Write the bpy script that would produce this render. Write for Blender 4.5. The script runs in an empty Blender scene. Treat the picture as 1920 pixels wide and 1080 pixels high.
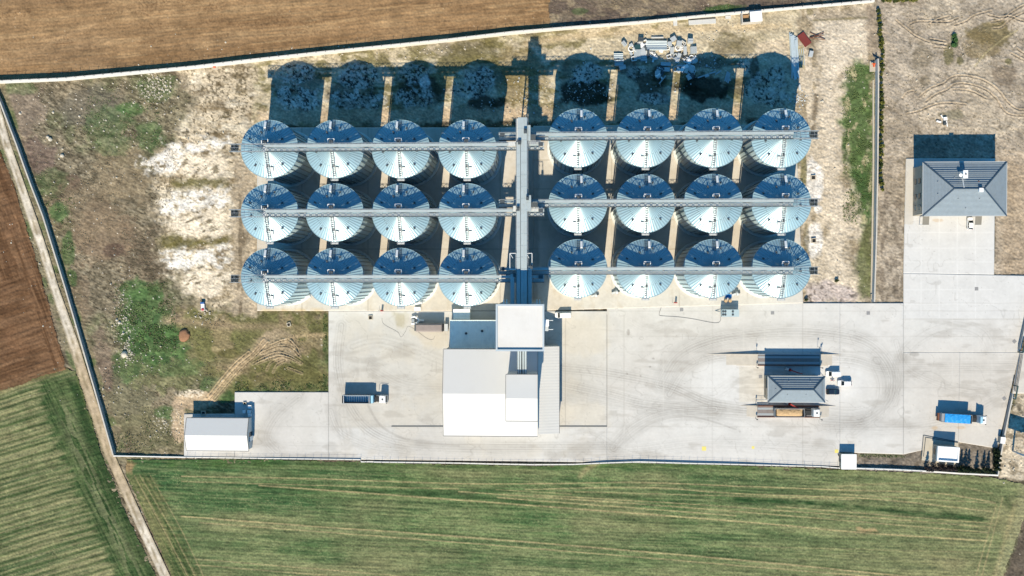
import bpy, math, random
import numpy as np
from mathutils import Vector, Matrix

S = bpy.context.scene
COL = S.collection
random.seed(7)
RAD = math.radians

# ------------------------------------------------------------------ camera
F = 1650.0                      # focal length in pixels of a 1920 px wide picture
H = 285.0                       # flying height in metres
cam_d = bpy.data.cameras.new("camera")
cam_d.sensor_width = 36.0
cam_d.lens = F / 1920.0 * 36.0
cam_d.clip_start = 1.0
cam_d.clip_end = 12000.0
cam = bpy.data.objects.new("camera", cam_d)
COL.objects.link(cam)
cam.location = (0, 0, H)
Q = Vector((63.0, 21.0, -F)).normalized().rotation_difference(Vector((0, 0, -1)))
cam.rotation_mode = 'QUATERNION'
cam.rotation_quaternion = Q
S.camera = cam
RM = np.array(Q.to_matrix())

# ------------------------------------------------------------------ sky, sun, exposure
TANE = 0.94
SUN = Vector((-0.1, -1.0, TANE)).normalized()
world = bpy.data.worlds.new("World")
S.world = world
world.use_nodes = True
wn = world.node_tree
sky = wn.nodes.new("ShaderNodeTexSky")
sky.sky_type = 'NISHITA'
sky.sun_disc = False
sky.sun_elevation = math.asin(SUN.z)
sky.sun_rotation = math.atan2(SUN.x, SUN.y)
sky.ozone_density = 10.0
sky.air_density = 1.0
sky.dust_density = 0.0
wn.nodes['Background'].inputs[1].default_value = 0.096
tint = wn.nodes.new("ShaderNodeVectorMath")          # red cut from the sky light to turn shadows teal
tint.operation = 'MULTIPLY'
tint.inputs[1].default_value = (0.48, 1.02, 0.97)
wn.links.new(sky.outputs[0], tint.inputs[0])
wn.links.new(tint.outputs[0], wn.nodes['Background'].inputs[0])
sun_d = bpy.data.lights.new("sun", 'SUN')
sun_d.energy = 3.9
sun_d.color = (1.0, 0.875, 0.675)
sun_d.angle = RAD(0.5)
sun = bpy.data.objects.new("sun", sun_d)
COL.objects.link(sun)
sun.location = (-60, -400, 400)
sun.rotation_mode = 'QUATERNION'
sun.rotation_quaternion = (-SUN).to_track_quat('-Z', 'Y')
S.view_settings.view_transform = 'Standard'
S.view_settings.look = 'None'
S.view_settings.exposure = 0.9
S.view_settings.gamma = 1.0
S.cycles.max_bounces = 5
S.cycles.diffuse_bounces = 3
S.cycles.glossy_bounces = 2
EX = np.array([.882, .896, .902]) * 2 ** 0.9            # what a flat sunlit white sheet reads


def s2l(c):
    c = np.asarray(c, dtype=np.float64) / 255.0
    return np.where(c <= 0.04045, c / 12.92, ((c + 0.055) / 1.055) ** 2.4)


def A(r, g, b):
    """base colour of a surface that reads r,g,b when it lies flat in the sun"""
    return np.clip(s2l((r, g, b)) / EX, 0.0, 0.9)


# ------------------------------------------------------------------ picture pixel (1920x1080) at height z -> metres
def P(px, py, z=0.0):
    d = RM @ np.array([(px - 960.0) / F, -(py - 540.0) / F, -1.0])
    k = (z - H) / d[2]
    return (float(d[0] * k), float(d[1] * k))


def P3(px, py, z=0.0):
    x, y = P(px, py, z)
    return Vector((x, y, z))


def PN(px, py, z):
    X = (px - 960.0) / F
    Y = -(py - 540.0) / F
    dx = RM[0, 0] * X + RM[0, 1] * Y - RM[0, 2]
    dy = RM[1, 0] * X + RM[1, 1] * Y - RM[1, 2]
    dz = RM[2, 0] * X + RM[2, 1] * Y - RM[2, 2]
    k = (z - H) / dz
    return dx * k, dy * k


# ------------------------------------------------------------------ mesh builder
class MB:
    def __init__(s):
        s.v = []
        s.f = []
        s.mi = []

    def add(s, vs, fs, m=0):
        o = len(s.v)
        s.v.extend([tuple(v) for v in vs])
        s.f.extend([tuple(i + o for i in f) for f in fs])
        s.mi.extend([m] * len(fs))
        return s

    def box(s, x0, y0, z0, x1, y1, z1, m=0):
        v = [(x0, y0, z0), (x1, y0, z0), (x1, y1, z0), (x0, y1, z0), (x0, y0, z1), (x1, y0, z1), (x1, y1, z1), (x0, y1, z1)]
        return s.add(v, [(3, 2, 1, 0), (4, 5, 6, 7), (0, 1, 5, 4), (1, 2, 6, 5), (2, 3, 7, 6), (3, 0, 4, 7)], m)

    def obox(s, c, sx, sy, sz, rot=None, m=0):
        R = rot if rot is not None else Matrix.Identity(3)
        v = []
        for dz in (-.5, .5):
            for dx, dy in ((-.5, -.5), (.5, -.5), (.5, .5), (-.5, .5)):
                v.append(Vector(c) + R @ Vector((dx * sx, dy * sy, dz * sz)))
        return s.add(v, [(3, 2, 1, 0), (4, 5, 6, 7), (0, 1, 5, 4), (1, 2, 6, 5), (2, 3, 7, 6), (3, 0, 4, 7)], m)

    def bar(s, p, q, w, h, up=(0, 0, 1), m=0):
        p, q = Vector(p), Vector(q)
        d = q - p
        L = d.length
        if L < 1e-6:
            return s
        x = d / L
        u = Vector(up)
        if abs(x.dot(u)) > .98:
            u = Vector((0, 1, 0))
        y = u.cross(x).normalized()
        z = x.cross(y)
        R = Matrix((x, y, z)).transposed()
        return s.obox((p + q) / 2, L, w, h, R, m)

    def tube(s, pts, r, n=6, m=0):
        pts = [Vector(p) for p in pts]
        rings = []
        for i, p in enumerate(pts):
            a = pts[max(i - 1, 0)]
            b = pts[min(i + 1, len(pts) - 1)]
            t = (b - a).normalized()
            u = Vector((0, 0, 1)) if abs(t.z) < .95 else Vector((1, 0, 0))
            e1 = u.cross(t).normalized()
            e2 = t.cross(e1)
            rr = r[i] if isinstance(r, (list, tuple)) else r
            rings.append([p + (e1 * math.cos(2 * math.pi * k / n) + e2 * math.sin(2 * math.pi * k / n)) * rr for k in range(n)])
        v = [q for R in rings for q in R]
        f = []
        for i in range(len(rings) - 1):
            for k in range(n):
                k2 = (k + 1) % n
                f.append((i * n + k, i * n + k2, (i + 1) * n + k2, (i + 1) * n + k))
        f.append(tuple(reversed(range(n))))
        f.append(tuple((len(rings) - 1) * n + k for k in range(n)))
        return s.add(v, f, m)

    def cyl(s, cx, cy, z0, z1, r0, r1=None, n=32, top=True, bot=False, m=0):
        r1 = r0 if r1 is None else r1
        v = []
        for z, r in ((z0, r0), (z1, r1)):
            for k in range(n):
                a = 2 * math.pi * k / n
                v.append((cx + r * math.cos(a), cy + r * math.sin(a), z))
        f = [(k, (k + 1) % n, n + (k + 1) % n, n + k) for k in range(n)]
        if top:
            f.append(tuple(n + k for k in range(n)))
        if bot:
            f.append(tuple(reversed(range(n))))
        return s.add(v, f, m)

    def prism(s, poly, z0, z1, m=0, bot=True):
        """poly counter-clockwise seen from above; z0, z1 numbers"""
        a = sum(poly[i][0] * poly[(i + 1) % len(poly)][1] - poly[(i + 1) % len(poly)][0] * poly[i][1] for i in range(len(poly)))
        if a < 0:
            poly = list(reversed(poly))
        n = len(poly)
        v = [(x, y, z0) for x, y in poly] + [(x, y, z1) for x, y in poly]
        f = [(k, (k + 1) % n, n + (k + 1) % n, n + k) for k in range(n)]
        f.append(tuple(n + k for k in range(n)))
        if bot:
            f.append(tuple(reversed(range(n))))
        return s.add(v, f, m)

    def loft(s, rings, m=0, cap0=True, cap1=True):
        n = len(rings[0])
        v = [q for R in rings for q in R]
        f = []
        for i in range(len(rings) - 1):
            for k in range(n):
                k2 = (k + 1) % n
                f.append((i * n + k, i * n + k2, (i + 1) * n + k2, (i + 1) * n + k))
        if cap0:
            f.append(tuple(reversed(range(n))))
        if cap1:
            f.append(tuple((len(rings) - 1) * n + k for k in range(n)))
        return s.add(v, f, m)

    def build(s, name, mat, parent=None, rel=None, smooth=False):
        me = bpy.data.meshes.new(name)
        off = Vector(rel.location) if rel is not None else Vector((0, 0, 0))
        me.from_pydata([(v[0] - off.x, v[1] - off.y, v[2] - off.z) for v in s.v], [], s.f)
        mats = mat if isinstance(mat, (list, tuple)) else [mat]
        for mm in mats:
            me.materials.append(mm)
        if len(mats) > 1:
            me.polygons.foreach_set('material_index', s.mi)
        if smooth:
            me.polygons.foreach_set('use_smooth', [True] * len(me.polygons))
        me.update()
        o = bpy.data.objects.new(name, me)
        COL.objects.link(o)
        if parent is not None:
            o.parent = parent
        return o


def tag(o, label=None, cat=None, group=None, kind=None):
    if label:
        o['label'] = label
    if cat:
        o['category'] = cat
    if group:
        o['group'] = group
    if kind:
        o['kind'] = kind
    return o


def thing(name, label, cat, loc=(0, 0, 0), rotz=0.0, group=None):
    o = bpy.data.objects.new(name, None)
    o.empty_display_size = .5
    COL.objects.link(o)
    o.location = loc
    o.rotation_euler = (0, 0, rotz)
    return tag(o, label, cat, group)


def dup(root, loc, rotz=0.0, label=None, group=None, scale=None):
    """a copy of a thing, its parts and their sub-parts (mesh data shared)"""
    r = root.copy()
    COL.objects.link(r)
    r.location = loc
    r.rotation_euler = (0, 0, rotz)
    if scale:
        r.scale = (scale, scale, scale)
    if label:
        r['label'] = label
    if group:
        r['group'] = group
    for ch in list(root.children):
        c = ch.copy()
        COL.objects.link(c)
        c.parent = r
        for g in list(ch.children):
            d = g.copy()
            COL.objects.link(d)
            d.parent = c
    return r


# ------------------------------------------------------------------ materials
def mat(name, col, rough=.6, metal=0.0, spec=.3, vary=0.0, vscale=.6, bump=0.0, bscale=2.0, stripe=None, dirt=None, coat=0.0, objvar=0.0):
    """procedural material; stripe = (axis, period m, depth) makes sheet ribs, dirt = (colour, amount, scale) makes weather stains"""
    m = bpy.data.materials.new(name)
    m.use_nodes = True
    nt = m.node_tree
    b = nt.nodes['Principled BSDF']
    col = (float(col[0]), float(col[1]), float(col[2]), 1)
    b.inputs['Base Color'].default_value = col
    b.inputs['Roughness'].default_value = rough
    b.inputs['Metallic'].default_value = metal
    b.inputs['Specular IOR Level'].default_value = spec
    if coat:
        b.inputs['Coat Weight'].default_value = coat
    tc = nt.nodes.new('ShaderNodeTexCoord')
    last = None
    if vary:
        n = nt.nodes.new('ShaderNodeTexNoise')
        n.inputs['Scale'].default_value = vscale
        n.inputs['Detail'].default_value = 5
        n.inputs['Roughness'].default_value = .65
        nt.links.new(tc.outputs['Object'], n.inputs['Vector'])
        r = nt.nodes.new('ShaderNodeMapRange')
        r.inputs['From Min'].default_value = .25
        r.inputs['From Max'].default_value = .75
        r.inputs['To Min'].default_value = 1 - vary
        r.inputs['To Max'].default_value = 1 + vary
        nt.links.new(n.outputs['Fac'], r.inputs['Value'])
        mx = nt.nodes.new('ShaderNodeVectorMath')
        mx.operation = 'SCALE'
        mx.inputs[0].default_value = col[:3]
        nt.links.new(r.outputs[0], mx.inputs['Scale'])
        last = mx.outputs[0]
    if dirt:
        n = nt.nodes.new('ShaderNodeTexNoise')
        n.inputs['Scale'].default_value = dirt[2]
        n.inputs['Detail'].default_value = 8
        n.inputs['Roughness'].default_value = .7
        nt.links.new(tc.outputs['Object'], n.inputs['Vector'])
        r = nt.nodes.new('ShaderNodeMapRange')
        r.inputs['From Min'].default_value = .48
        r.inputs['From Max'].default_value = .72
        r.inputs['To Max'].default_value = dirt[1]
        nt.links.new(n.outputs['Fac'], r.inputs['Value'])
        mx = nt.nodes.new('ShaderNodeMix')
        mx.data_type = 'RGBA'
        nt.links.new(r.outputs[0], mx.inputs['Factor'])
        if last:
            nt.links.new(last, mx.inputs[6])
        else:
            mx.inputs[6].default_value = col
        mx.inputs[7].default_value = (*[float(x) for x in dirt[0]], 1)
        last = mx.outputs[2]
    if objvar:                                           # every copy weathers a little differently
        oi = nt.nodes.new('ShaderNodeObjectInfo')
        r = nt.nodes.new('ShaderNodeMapRange')
        r.inputs['To Min'].default_value = 1 - objvar
        r.inputs['To Max'].default_value = 1 + objvar
        nt.links.new(oi.outputs['Random'], r.inputs['Value'])
        mx = nt.nodes.new('ShaderNodeVectorMath')
        mx.operation = 'SCALE'
        mx.inputs[0].default_value = col[:3]
        if last:
            nt.links.new(last, mx.inputs[0])
        nt.links.new(r.outputs[0], mx.inputs['Scale'])
        last = mx.outputs[0]
        ad = nt.nodes.new('ShaderNodeVectorMath')        # shift the stains from copy to copy
        ad.operation = 'ADD'
        cb = nt.nodes.new('ShaderNodeCombineXYZ')
        ml = nt.nodes.new('ShaderNodeMath')
        ml.operation = 'MULTIPLY'
        ml.inputs[1].default_value = 90.0
        nt.links.new(oi.outputs['Random'], ml.inputs[0])
        nt.links.new(ml.outputs[0], cb.inputs[0])
        nt.links.new(ml.outputs[0], cb.inputs[2])
        nt.links.new(tc.outputs['Object'], ad.inputs[0])
        nt.links.new(cb.outputs[0], ad.inputs[1])
        for n in nt.nodes:
            if n.type == 'TEX_NOISE':
                nt.links.new(ad.outputs[0], n.inputs['Vector'])
    if last:
        nt.links.new(last, b.inputs['Base Color'])
    h = None
    if bump:
        n = nt.nodes.new('ShaderNodeTexNoise')
        n.inputs['Scale'].default_value = bscale
        n.inputs['Detail'].default_value = 4
        nt.links.new(tc.outputs['Object'], n.inputs['Vector'])
        bp = nt.nodes.new('ShaderNodeBump')
        bp.inputs['Distance'].default_value = bump
        nt.links.new(n.outputs['Fac'], bp.inputs['Height'])
        h = bp
    if stripe:
        ax, per, dep = stripe
        w = nt.nodes.new('ShaderNodeTexWave')
        w.wave_type = 'BANDS'
        w.bands_direction = ax
        w.wave_profile = 'SIN'
        w.inputs['Scale'].default_value = 2 * math.pi / (20.0 * per)
        nt.links.new(tc.outputs['Object'], w.inputs['Vector'])
        bp = nt.nodes.new('ShaderNodeBump')
        bp.inputs['Distance'].default_value = dep
        nt.links.new(w.outputs['Fac'], bp.inputs['Height'])
        if h:
            nt.links.new(h.outputs[0], bp.inputs['Normal'])
        h = bp
    if h:
        nt.links.new(h.outputs[0], b.inputs['Normal'])
    return m


def sheet_mat(name, nscale=1.2, namt=.25, bump=.05, bscale=1.5, spec=.12, n2=.25):
    """ground sheets: the colour laid down per vertex, broken up with two grains of noise and a bump"""
    m = bpy.data.materials.new(name)
    m.use_nodes = True
    nt = m.node_tree
    b = nt.nodes['Principled BSDF']
    b.inputs['Roughness'].default_value = .95
    b.inputs['Specular IOR Level'].default_value = spec
    at = nt.nodes.new('ShaderNodeAttribute')
    at.attribute_name = 'Col'
    tc = nt.nodes.new('ShaderNodeTexCoord')
    prev = at.outputs['Color']
    for sc, am in ((nscale, namt), (nscale * .17, n2)):
        n = nt.nodes.new('ShaderNodeTexNoise')
        n.inputs['Scale'].default_value = sc
        n.inputs['Detail'].default_value = 4
        n.inputs['Roughness'].default_value = .6
        nt.links.new(tc.outputs['Object'], n.inputs['Vector'])
        r = nt.nodes.new('ShaderNodeMapRange')
        r.inputs['From Min'].default_value = .3
        r.inputs['From Max'].default_value = .7
        r.inputs['To Min'].default_value = 1 - am
        r.inputs['To Max'].default_value = 1 + am
        r.clamp = False
        nt.links.new(n.outputs['Fac'], r.inputs['Value'])
        mx = nt.nodes.new('ShaderNodeVectorMath')
        mx.operation = 'SCALE'
        nt.links.new(prev, mx.inputs[0])
        nt.links.new(r.outputs[0], mx.inputs['Scale'])
        prev = mx.outputs[0]
    nt.links.new(prev, b.inputs['Base Color'])
    if bump:
        n = nt.nodes.new('ShaderNodeTexNoise')
        n.inputs['Scale'].default_value = bscale
        n.inputs['Detail'].default_value = 5
        nt.links.new(tc.outputs['Object'], n.inputs['Vector'])
        bp = nt.nodes.new('ShaderNodeBump')
        bp.inputs['Distance'].default_value = bump
        nt.links.new(n.outputs['Fac'], bp.inputs['Height'])
        nt.links.new(bp.outputs[0], b.inputs['Normal'])
    return m


# ------------------------------------------------------------------ numpy noise and masks (x, y in picture pixels on the ground)
_rng = np.random.default_rng(11)
_T = _rng.random((256, 256))


def vn(x, y, s, seed=0):
    x = x / s + seed * 17.31
    y = y / s + seed * 9.77
    xi = np.floor(x).astype(np.int64)
    yi = np.floor(y).astype(np.int64)
    fx = x - xi
    fy = y - yi
    fx = fx * fx * (3 - 2 * fx)
    fy = fy * fy * (3 - 2 * fy)
    a = _T[xi & 255, yi & 255]
    b = _T[(xi + 1) & 255, yi & 255]
    c = _T[xi & 255, (yi + 1) & 255]
    d = _T[(xi + 1) & 255, (yi + 1) & 255]
    return (a * (1 - fx) + b * fx) * (1 - fy) + (c * (1 - fx) + d * fx) * fy


def fbm(x, y, s, seed=0, o=4, g=.5):
    t = 0.0
    w = 1.0
    n = 0.0
    for i in range(o):
        t = t + w * vn(x, y, s / 2 ** i, seed + i * 3)
        n += w
        w *= g
    return t / n


def sm(a, b, x):
    t = np.clip((x - a) / (b - a), 0, 1)
    return t * t * (3 - 2 * t)


def rot(x, y, deg):
    c, s = math.cos(RAD(deg)), math.sin(RAD(deg))
    return x * c + y * s, -x * s + y * c


def _near(x, y, pts, m):
    xs = [p[0] for p in pts]
    ys = [p[1] for p in pts]
    return (x > min(xs) - m) & (x < max(xs) + m) & (y > min(ys) - m) & (y < max(ys) + m)


def dline(x, y, pts, far=46.0):
    """distance to a polyline (only worked out near it)"""
    out = np.full(x.shape, 1e3)
    near = _near(x, y, pts, far)
    if not near.any():
        return out
    if not near.all():
        out[near] = dline(x[near], y[near], pts, 1e9)
        return out
    if len(pts) > 8:                                     # long curves: a piece at a time
        k = len(pts) // 2
        a = dline(x, y, pts[:k + 1], far if far < 1e8 else 46.0)
        return np.minimum(a, dline(x, y, pts[k:], far if far < 1e8 else 46.0))
    best = np.full(x.shape, 1e3)
    for (x0, y0), (x1, y1) in zip(pts[:-1], pts[1:]):
        dx, dy = x1 - x0, y1 - y0
        L = dx * dx + dy * dy + 1e-9
        t = np.clip(((x - x0) * dx + (y - y0) * dy) / L, 0, 1)
        d = np.hypot(x - x0 - t * dx, y - y0 - t * dy)
        best = np.minimum(best, d)
    return best


def inpoly(x, y, poly):
    r = np.zeros(x.shape, dtype=bool)
    n = len(poly)
    for i in range(n):
        x0, y0 = poly[i]
        x1, y1 = poly[(i + 1) % n]
        if y0 == y1:
            continue
        c = ((y0 > y) != (y1 > y)) & (x < (x1 - x0) * (y - y0) / (y1 - y0) + x0)
        r ^= c
    return r


def polymask(x, y, poly, soft, seed=0, amp=None):
    """soft-edged, ragged polygon: 1 inside"""
    amp = soft if amp is None else amp
    near = _near(x, y, poly, 3 * soft + 3 * amp)
    if not near.all():
        out = np.zeros(x.shape)
        if near.any():
            out[near] = polymask(x[near], y[near], poly, soft, seed, amp)
        return out
    ox = (fbm(x, y, 14, seed + 5) - .5) * 4 * amp
    oy = (fbm(x, y, 14, seed + 8) - .5) * 4 * amp
    xx, yy = x + ox, y + oy
    ins = inpoly(xx, yy, poly)
    d = dline(xx, yy, list(poly) + [poly[0]])
    return np.clip(.5 + np.where(ins, d, -d) / (2 * soft), 0, 1)


def blob(x, y, cx, cy, rx, ry, seed=0, rag=.5, ang=0):
    R = max(rx, ry) * 2.2
    near = (np.abs(x - cx) < R) & (np.abs(y - cy) < R)
    if not near.all():
        out = np.zeros(x.shape)
        if near.any():
            out[near] = blob(x[near], y[near], cx, cy, rx, ry, seed, rag, ang)
        return out
    u, v = rot(x - cx, y - cy, ang)
    d = np.hypot(u / rx, v / ry) + (fbm(x, y, 18, seed, 4, .6) - .5) * 2 * rag
    return 1 - sm(.75, 1.1, d)


def mixc(c, col, m):
    m = np.clip(m, 0, 1)
    k = np.flatnonzero(m > .002)
    if len(k) < .6 * len(m):
        if len(k):
            cc = np.asarray(col)
            c[k] = c[k] * (1 - m[k][:, None]) + (cc[None, :] if cc.ndim == 1 else cc[k]) * m[k][:, None]
        return c
    m = m[:, None]
    return c * (1 - m) + np.asarray(col)[None, :] * m if np.ndim(col) == 1 else c * (1 - m) + col * m


def curve(pts, n=12):
    """Catmull-Rom through points"""
    out = []
    p = [pts[0]] + list(pts) + [pts[-1]]
    for i in range(1, len(p) - 2):
        for k in range(n):
            t = k / n
            q = []
            for c in range(len(pts[0])):
                a, b, cc, d = p[i - 1][c], p[i][c], p[i + 1][c], p[i + 2][c]
                q.append(.5 * ((2 * b) + (cc - a) * t + (2 * a - 5 * b + 4 * cc - d) * t * t + (3 * b - a - 3 * cc + d) * t ** 3))
            out.append(tuple(q))
    out.append(tuple(pts[-1]))
    return out


def grid_sheet(name, quads, step, z, colfn, material, zfn=None, drop=None, skirt=0.0, kind='structure'):
    """a ground sheet: each quad (TL, TR, BR, BL in pixels) is divided finely, coloured per vertex"""
    V, C, Fc = [], [], []
    base = 0
    for q in quads:
        q = np.array(q, dtype=float)
        w = max(np.hypot(*(q[1] - q[0])), np.hypot(*(q[2] - q[3])))
        h = max(np.hypot(*(q[3] - q[0])), np.hypot(*(q[2] - q[1])))
        nu, nv = max(2, int(w / step) + 1), max(2, int(h / step) + 1)
        u, v = np.meshgrid(np.linspace(0, 1, nu), np.linspace(0, 1, nv))
        u = u.ravel()
        v = v.ravel()
        px = (q[0, 0] * (1 - u) + q[1, 0] * u) * (1 - v) + (q[3, 0] * (1 - u) + q[2, 0] * u) * v
        py = (q[0, 1] * (1 - u) + q[1, 1] * u) * (1 - v) + (q[3, 1] * (1 - u) + q[2, 1] * u) * v
        i = np.arange(nu * nv).reshape(nv, nu)
        f = np.stack([i[:-1, :-1], i[1:, :-1], i[1:, 1:], i[:-1, 1:]], -1).reshape(-1, 4)
        if drop is not None:
            dv = drop(px, py)
            f = f[~dv[f].all(axis=1)]
            used = np.unique(f)
            re = np.zeros(nu * nv, dtype=np.int64)
            re[used] = np.arange(len(used))
            f = re[f]
            px, py = px[used], py[used]
        c = colfn(px, py)
        X, Y = PN(px, py, z)
        Z = np.full(px.shape, z)
        if zfn is not None:
            Z = Z + zfn(px, py)
        V.append(np.stack([X, Y, Z], -1))
        C.append(c)
        Fc.append(f + base)
        nn = len(px)
        base += nn
        if skirt:
            ring = np.concatenate([i[0, :], i[1:, -1], i[-1, -2::-1], i[-2:0:-1, 0]])
            n = len(ring)
            low = np.stack([X[ring], Y[ring], Z[ring] - skirt], -1)
            V.append(low)
            C.append(c[ring])
            k = np.arange(n)
            k2 = (k + 1) % n
            Fc.append(np.stack([ring[k] + (base - nn), ring[k2] + (base - nn), base + k2, base + k], -1))
            base += n
    V = np.concatenate(V)
    C = np.concatenate(C)
    Fc = np.concatenate(Fc)
    me = bpy.data.meshes.new(name)
    me.vertices.add(len(V))
    me.vertices.foreach_set('co', V.astype(np.float32).ravel())
    me.loops.add(Fc.size)
    me.loops.foreach_set('vertex_index', Fc.astype(np.int32).ravel())
    me.polygons.add(len(Fc))
    me.polygons.foreach_set('loop_start', np.arange(0, Fc.size, 4, dtype=np.int32))
    me.update(calc_edges=True)
    if zfn is not None:
        me.polygons.foreach_set('use_smooth', np.ones(len(Fc), dtype=bool))
    a = me.attributes.new('Col', 'FLOAT_COLOR', 'POINT')
    rgba = np.concatenate([np.clip(C, 0.002, .85), np.ones((len(C), 1))], 1)
    a.data.foreach_set('color', rgba.astype(np.float32).ravel())
    me.materials.append(material)
    o = bpy.data.objects.new(name, me)
    COL.objects.link(o)
    if kind:
        o['kind'] = kind
    return o

# ================================================================== THE GROUND
WALL_N = [(-80, 156), (0, 152), (120, 147), (240, 136), (360, 125), (480, 111), (600, 98), (720, 86), (840, 74), (960, 60),
          (1080, 50), (1200, 41), (1320, 29), (1440, 18.5), (1560, 8), (1640, 1)]
TRACK = [(-20, -120, -95), (120, -48, -28), (205, -16, 2), (270, 4, 20), (337, 28, 43), (405, 50, 67), (470, 73, 89), (540, 94, 110), (640, 127, 146),
         (740, 158, 177), (853, 197, 215), (960, 243, 263), (1080, 299, 319), (1180, 345, 366)]
TAN = [(-130, -130), (1033, -130), (1029, 20), (1031, 52)] + WALL_N[::-1][6:] + [(-130, 158)]
BROWN = [(-130, 120), (-62, 150), (-22, 225), (0, 286), (22, 337), (42, 405), (82, 540), (100, 610), (123, 691), (0, 733), (-130, 776)]
GREENL = [(-130, 776), (0, 733), (123, 691), (141, 696), (158, 752), (191, 856), (236, 964), (291, 1080), (338, 1180), (-130, 1180)]
GREENB = [(238, 862), (450, 862), (690, 868), (1000, 875), (1200, 868), (1380, 874), (1575, 882), (1760, 889), (1868, 897), (1930, 912),
          (1924, 960), (1886, 1063), (1850, 1180), (372, 1180), (324, 1080), (269, 960), (236, 885)]
YARD = [[(616, 583), (1138, 583), (1138, 867), (616, 861)],
        [(1138, 568), (1575, 568), (1575, 874), (1138, 867)],
        [(1575, 568), (1694, 568), (1694, 852), (1575, 848)],
        [(1699, 297), (1866, 297), (1864, 514.9), (1694, 512)],
        [(1694, 512), (1936, 517), (1912, 660), (1694, 660)],
        [(1694, 660), (1800, 660), (1797, 829), (1694, 852)],
        [(1800, 660), (1912, 660), (1870, 841), (1797, 829)],
        [(440, 735), (616, 735), (616, 861), (440, 858)],
        [(345, 776), (440, 776), (440, 858), (345, 857)]]
PAD = [[(482, 239), (1000, 239), (1000, 583), (482, 583)],
       [(1000, 236), (1492, 233), (1506, 568.5), (1000, 583)]]


def t3(r, g, b):
    return A(r, g, b)


def interp_track(y):
    t = np.array(TRACK, dtype=float)
    return np.interp(y, t[:, 0], t[:, 1]), np.interp(y, t[:, 0], t[:, 2])


def c_tan(x, y):
    u, v = rot(x, y, -5.0)
    n = fbm(u, v * 9, 160, 1, 4)
    n2 = fbm(u, v * 14, 70, 2, 3)
    big = fbm(u, v * 2.2, 300, 4, 3)
    c = np.tile(t3(172, 138, 96), (len(x), 1))
    c = mixc(c, t3(150, 118, 80), sm(.42, .7, n) * .9)
    c = mixc(c, t3(192, 158, 112), sm(.52, .75, n2) * .7)
    c = mixc(c, t3(158, 130, 96), sm(.5, .7, big) * .5)
    ln = vn(u * .02, v, 7.5, 9)
    thin = sm(.68, .86, fbm(u, v * 22, 90, 6, 3)) * sm(.45, .7, ln)
    c = mixc(c, t3(112, 84, 56), thin * .85)
    c = mixc(c, t3(122, 92, 62), sm(.7, .78, vn(u, v * 6, 60, 14)) * sm(.55, .8, vn(u, v, 2.2, 15)) * .6)
    for p, w, k in (([(0, 70), (20, 92), (45, 102), (75, 95), (110, 72), (180, 45)], 3.0, .35), ([(-40, 120), (10, 110), (40, 118)], 5, .35)):
        c = mixc(c, t3(196, 162, 118), np.exp(-(dline(x, y, curve(p)) / w) ** 2) * k)
    g = c.mean(axis=1, keepdims=True)
    c = g + (c - g) * .9
    dot = vn(x, y, 1.9, 33)
    c = mixc(c, t3(225, 205, 175), (dot > .985) * .8)
    c = mixc(c, t3(120, 92, 62), (vn(x, y, 1.7, 35) > .95) * .5)
    return c


def c_brown(x, y):
    u, v = rot(x, y, -18)
    a, b = rot(x, y, 70.0)
    xl, _ = interp_track(y)
    head = sm(52, 34, xl - x) * sm(770, 640, y + 0 * x)
    head = np.maximum(head, sm(560, 470, y + (x - 50) * .3))
    n = np.where(head > .5, fbm(b * 9, a, 60, 5, 3), fbm(u, v * 10, 70, 5, 3))
    m = np.where(head > .5, vn(b * 1.0, a * .03, 2.1, 7), vn(u * .03, v, 2.6, 7))
    c = np.tile(t3(134, 104, 78), (len(x), 1))
    c = mixc(c, t3(102, 75, 52), sm(.4, .7, n) * .8)
    c = mixc(c, t3(148, 114, 84), sm(.55, .9, m) * .6)
    c = mixc(c, t3(92, 66, 46), sm(.55, .1, m) * .45)
    c = mixc(c, t3(150, 112, 82), sm(.6, .8, fbm(x, y, 60, 8)) * .35)
    edge = 1 - sm(0, 14, dline(x, y, [(-130, 776), (0, 733), (123, 691)]))
    c = mixc(c, t3(150, 125, 92), edge * .6 * vn(x, y, 5, 3))
    return c


def rows_green(x, y, ang, per, seed, lite, mid, dark, wob=5):
    u, v = rot(x, y, ang)
    v = v + (fbm(u, v, 160, seed) - .5) * wob
    fine = vn(u * .05, v, 1.25, seed + 1)
    med = fbm(u, v * 10, 120, seed + 2, 4)
    big = fbm(u, v * 2.5, 260, seed + 3, 4)
    c = np.tile(mid, (len(x), 1))
    c = mixc(c, lite, sm(.42, .68, med) * .6)
    c = mixc(c, dark, sm(.52, .34, med) * .45)
    c = mixc(c, dark, sm(.53, .72, big) * .45)
    c = mixc(c, lite, sm(.6, .95, fine) * .5)
    c = mixc(c, dark, sm(.4, .05, fine) * .5)
    row = vn(u * .025, v, 2.7, seed + 6)
    c = mixc(c, dark * .85, sm(.42, .12, row) * .55)
    c = mixc(c, lite, sm(.62, .92, row) * .4)
    c = mixc(c, lite * 1.12, (vn(x, y, 1.5, seed + 9) > .86) * .55)
    c = mixc(c, dark * .8, (vn(x, y, 1.6, seed + 10) > .87) * .5)
    return c, u, v


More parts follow.
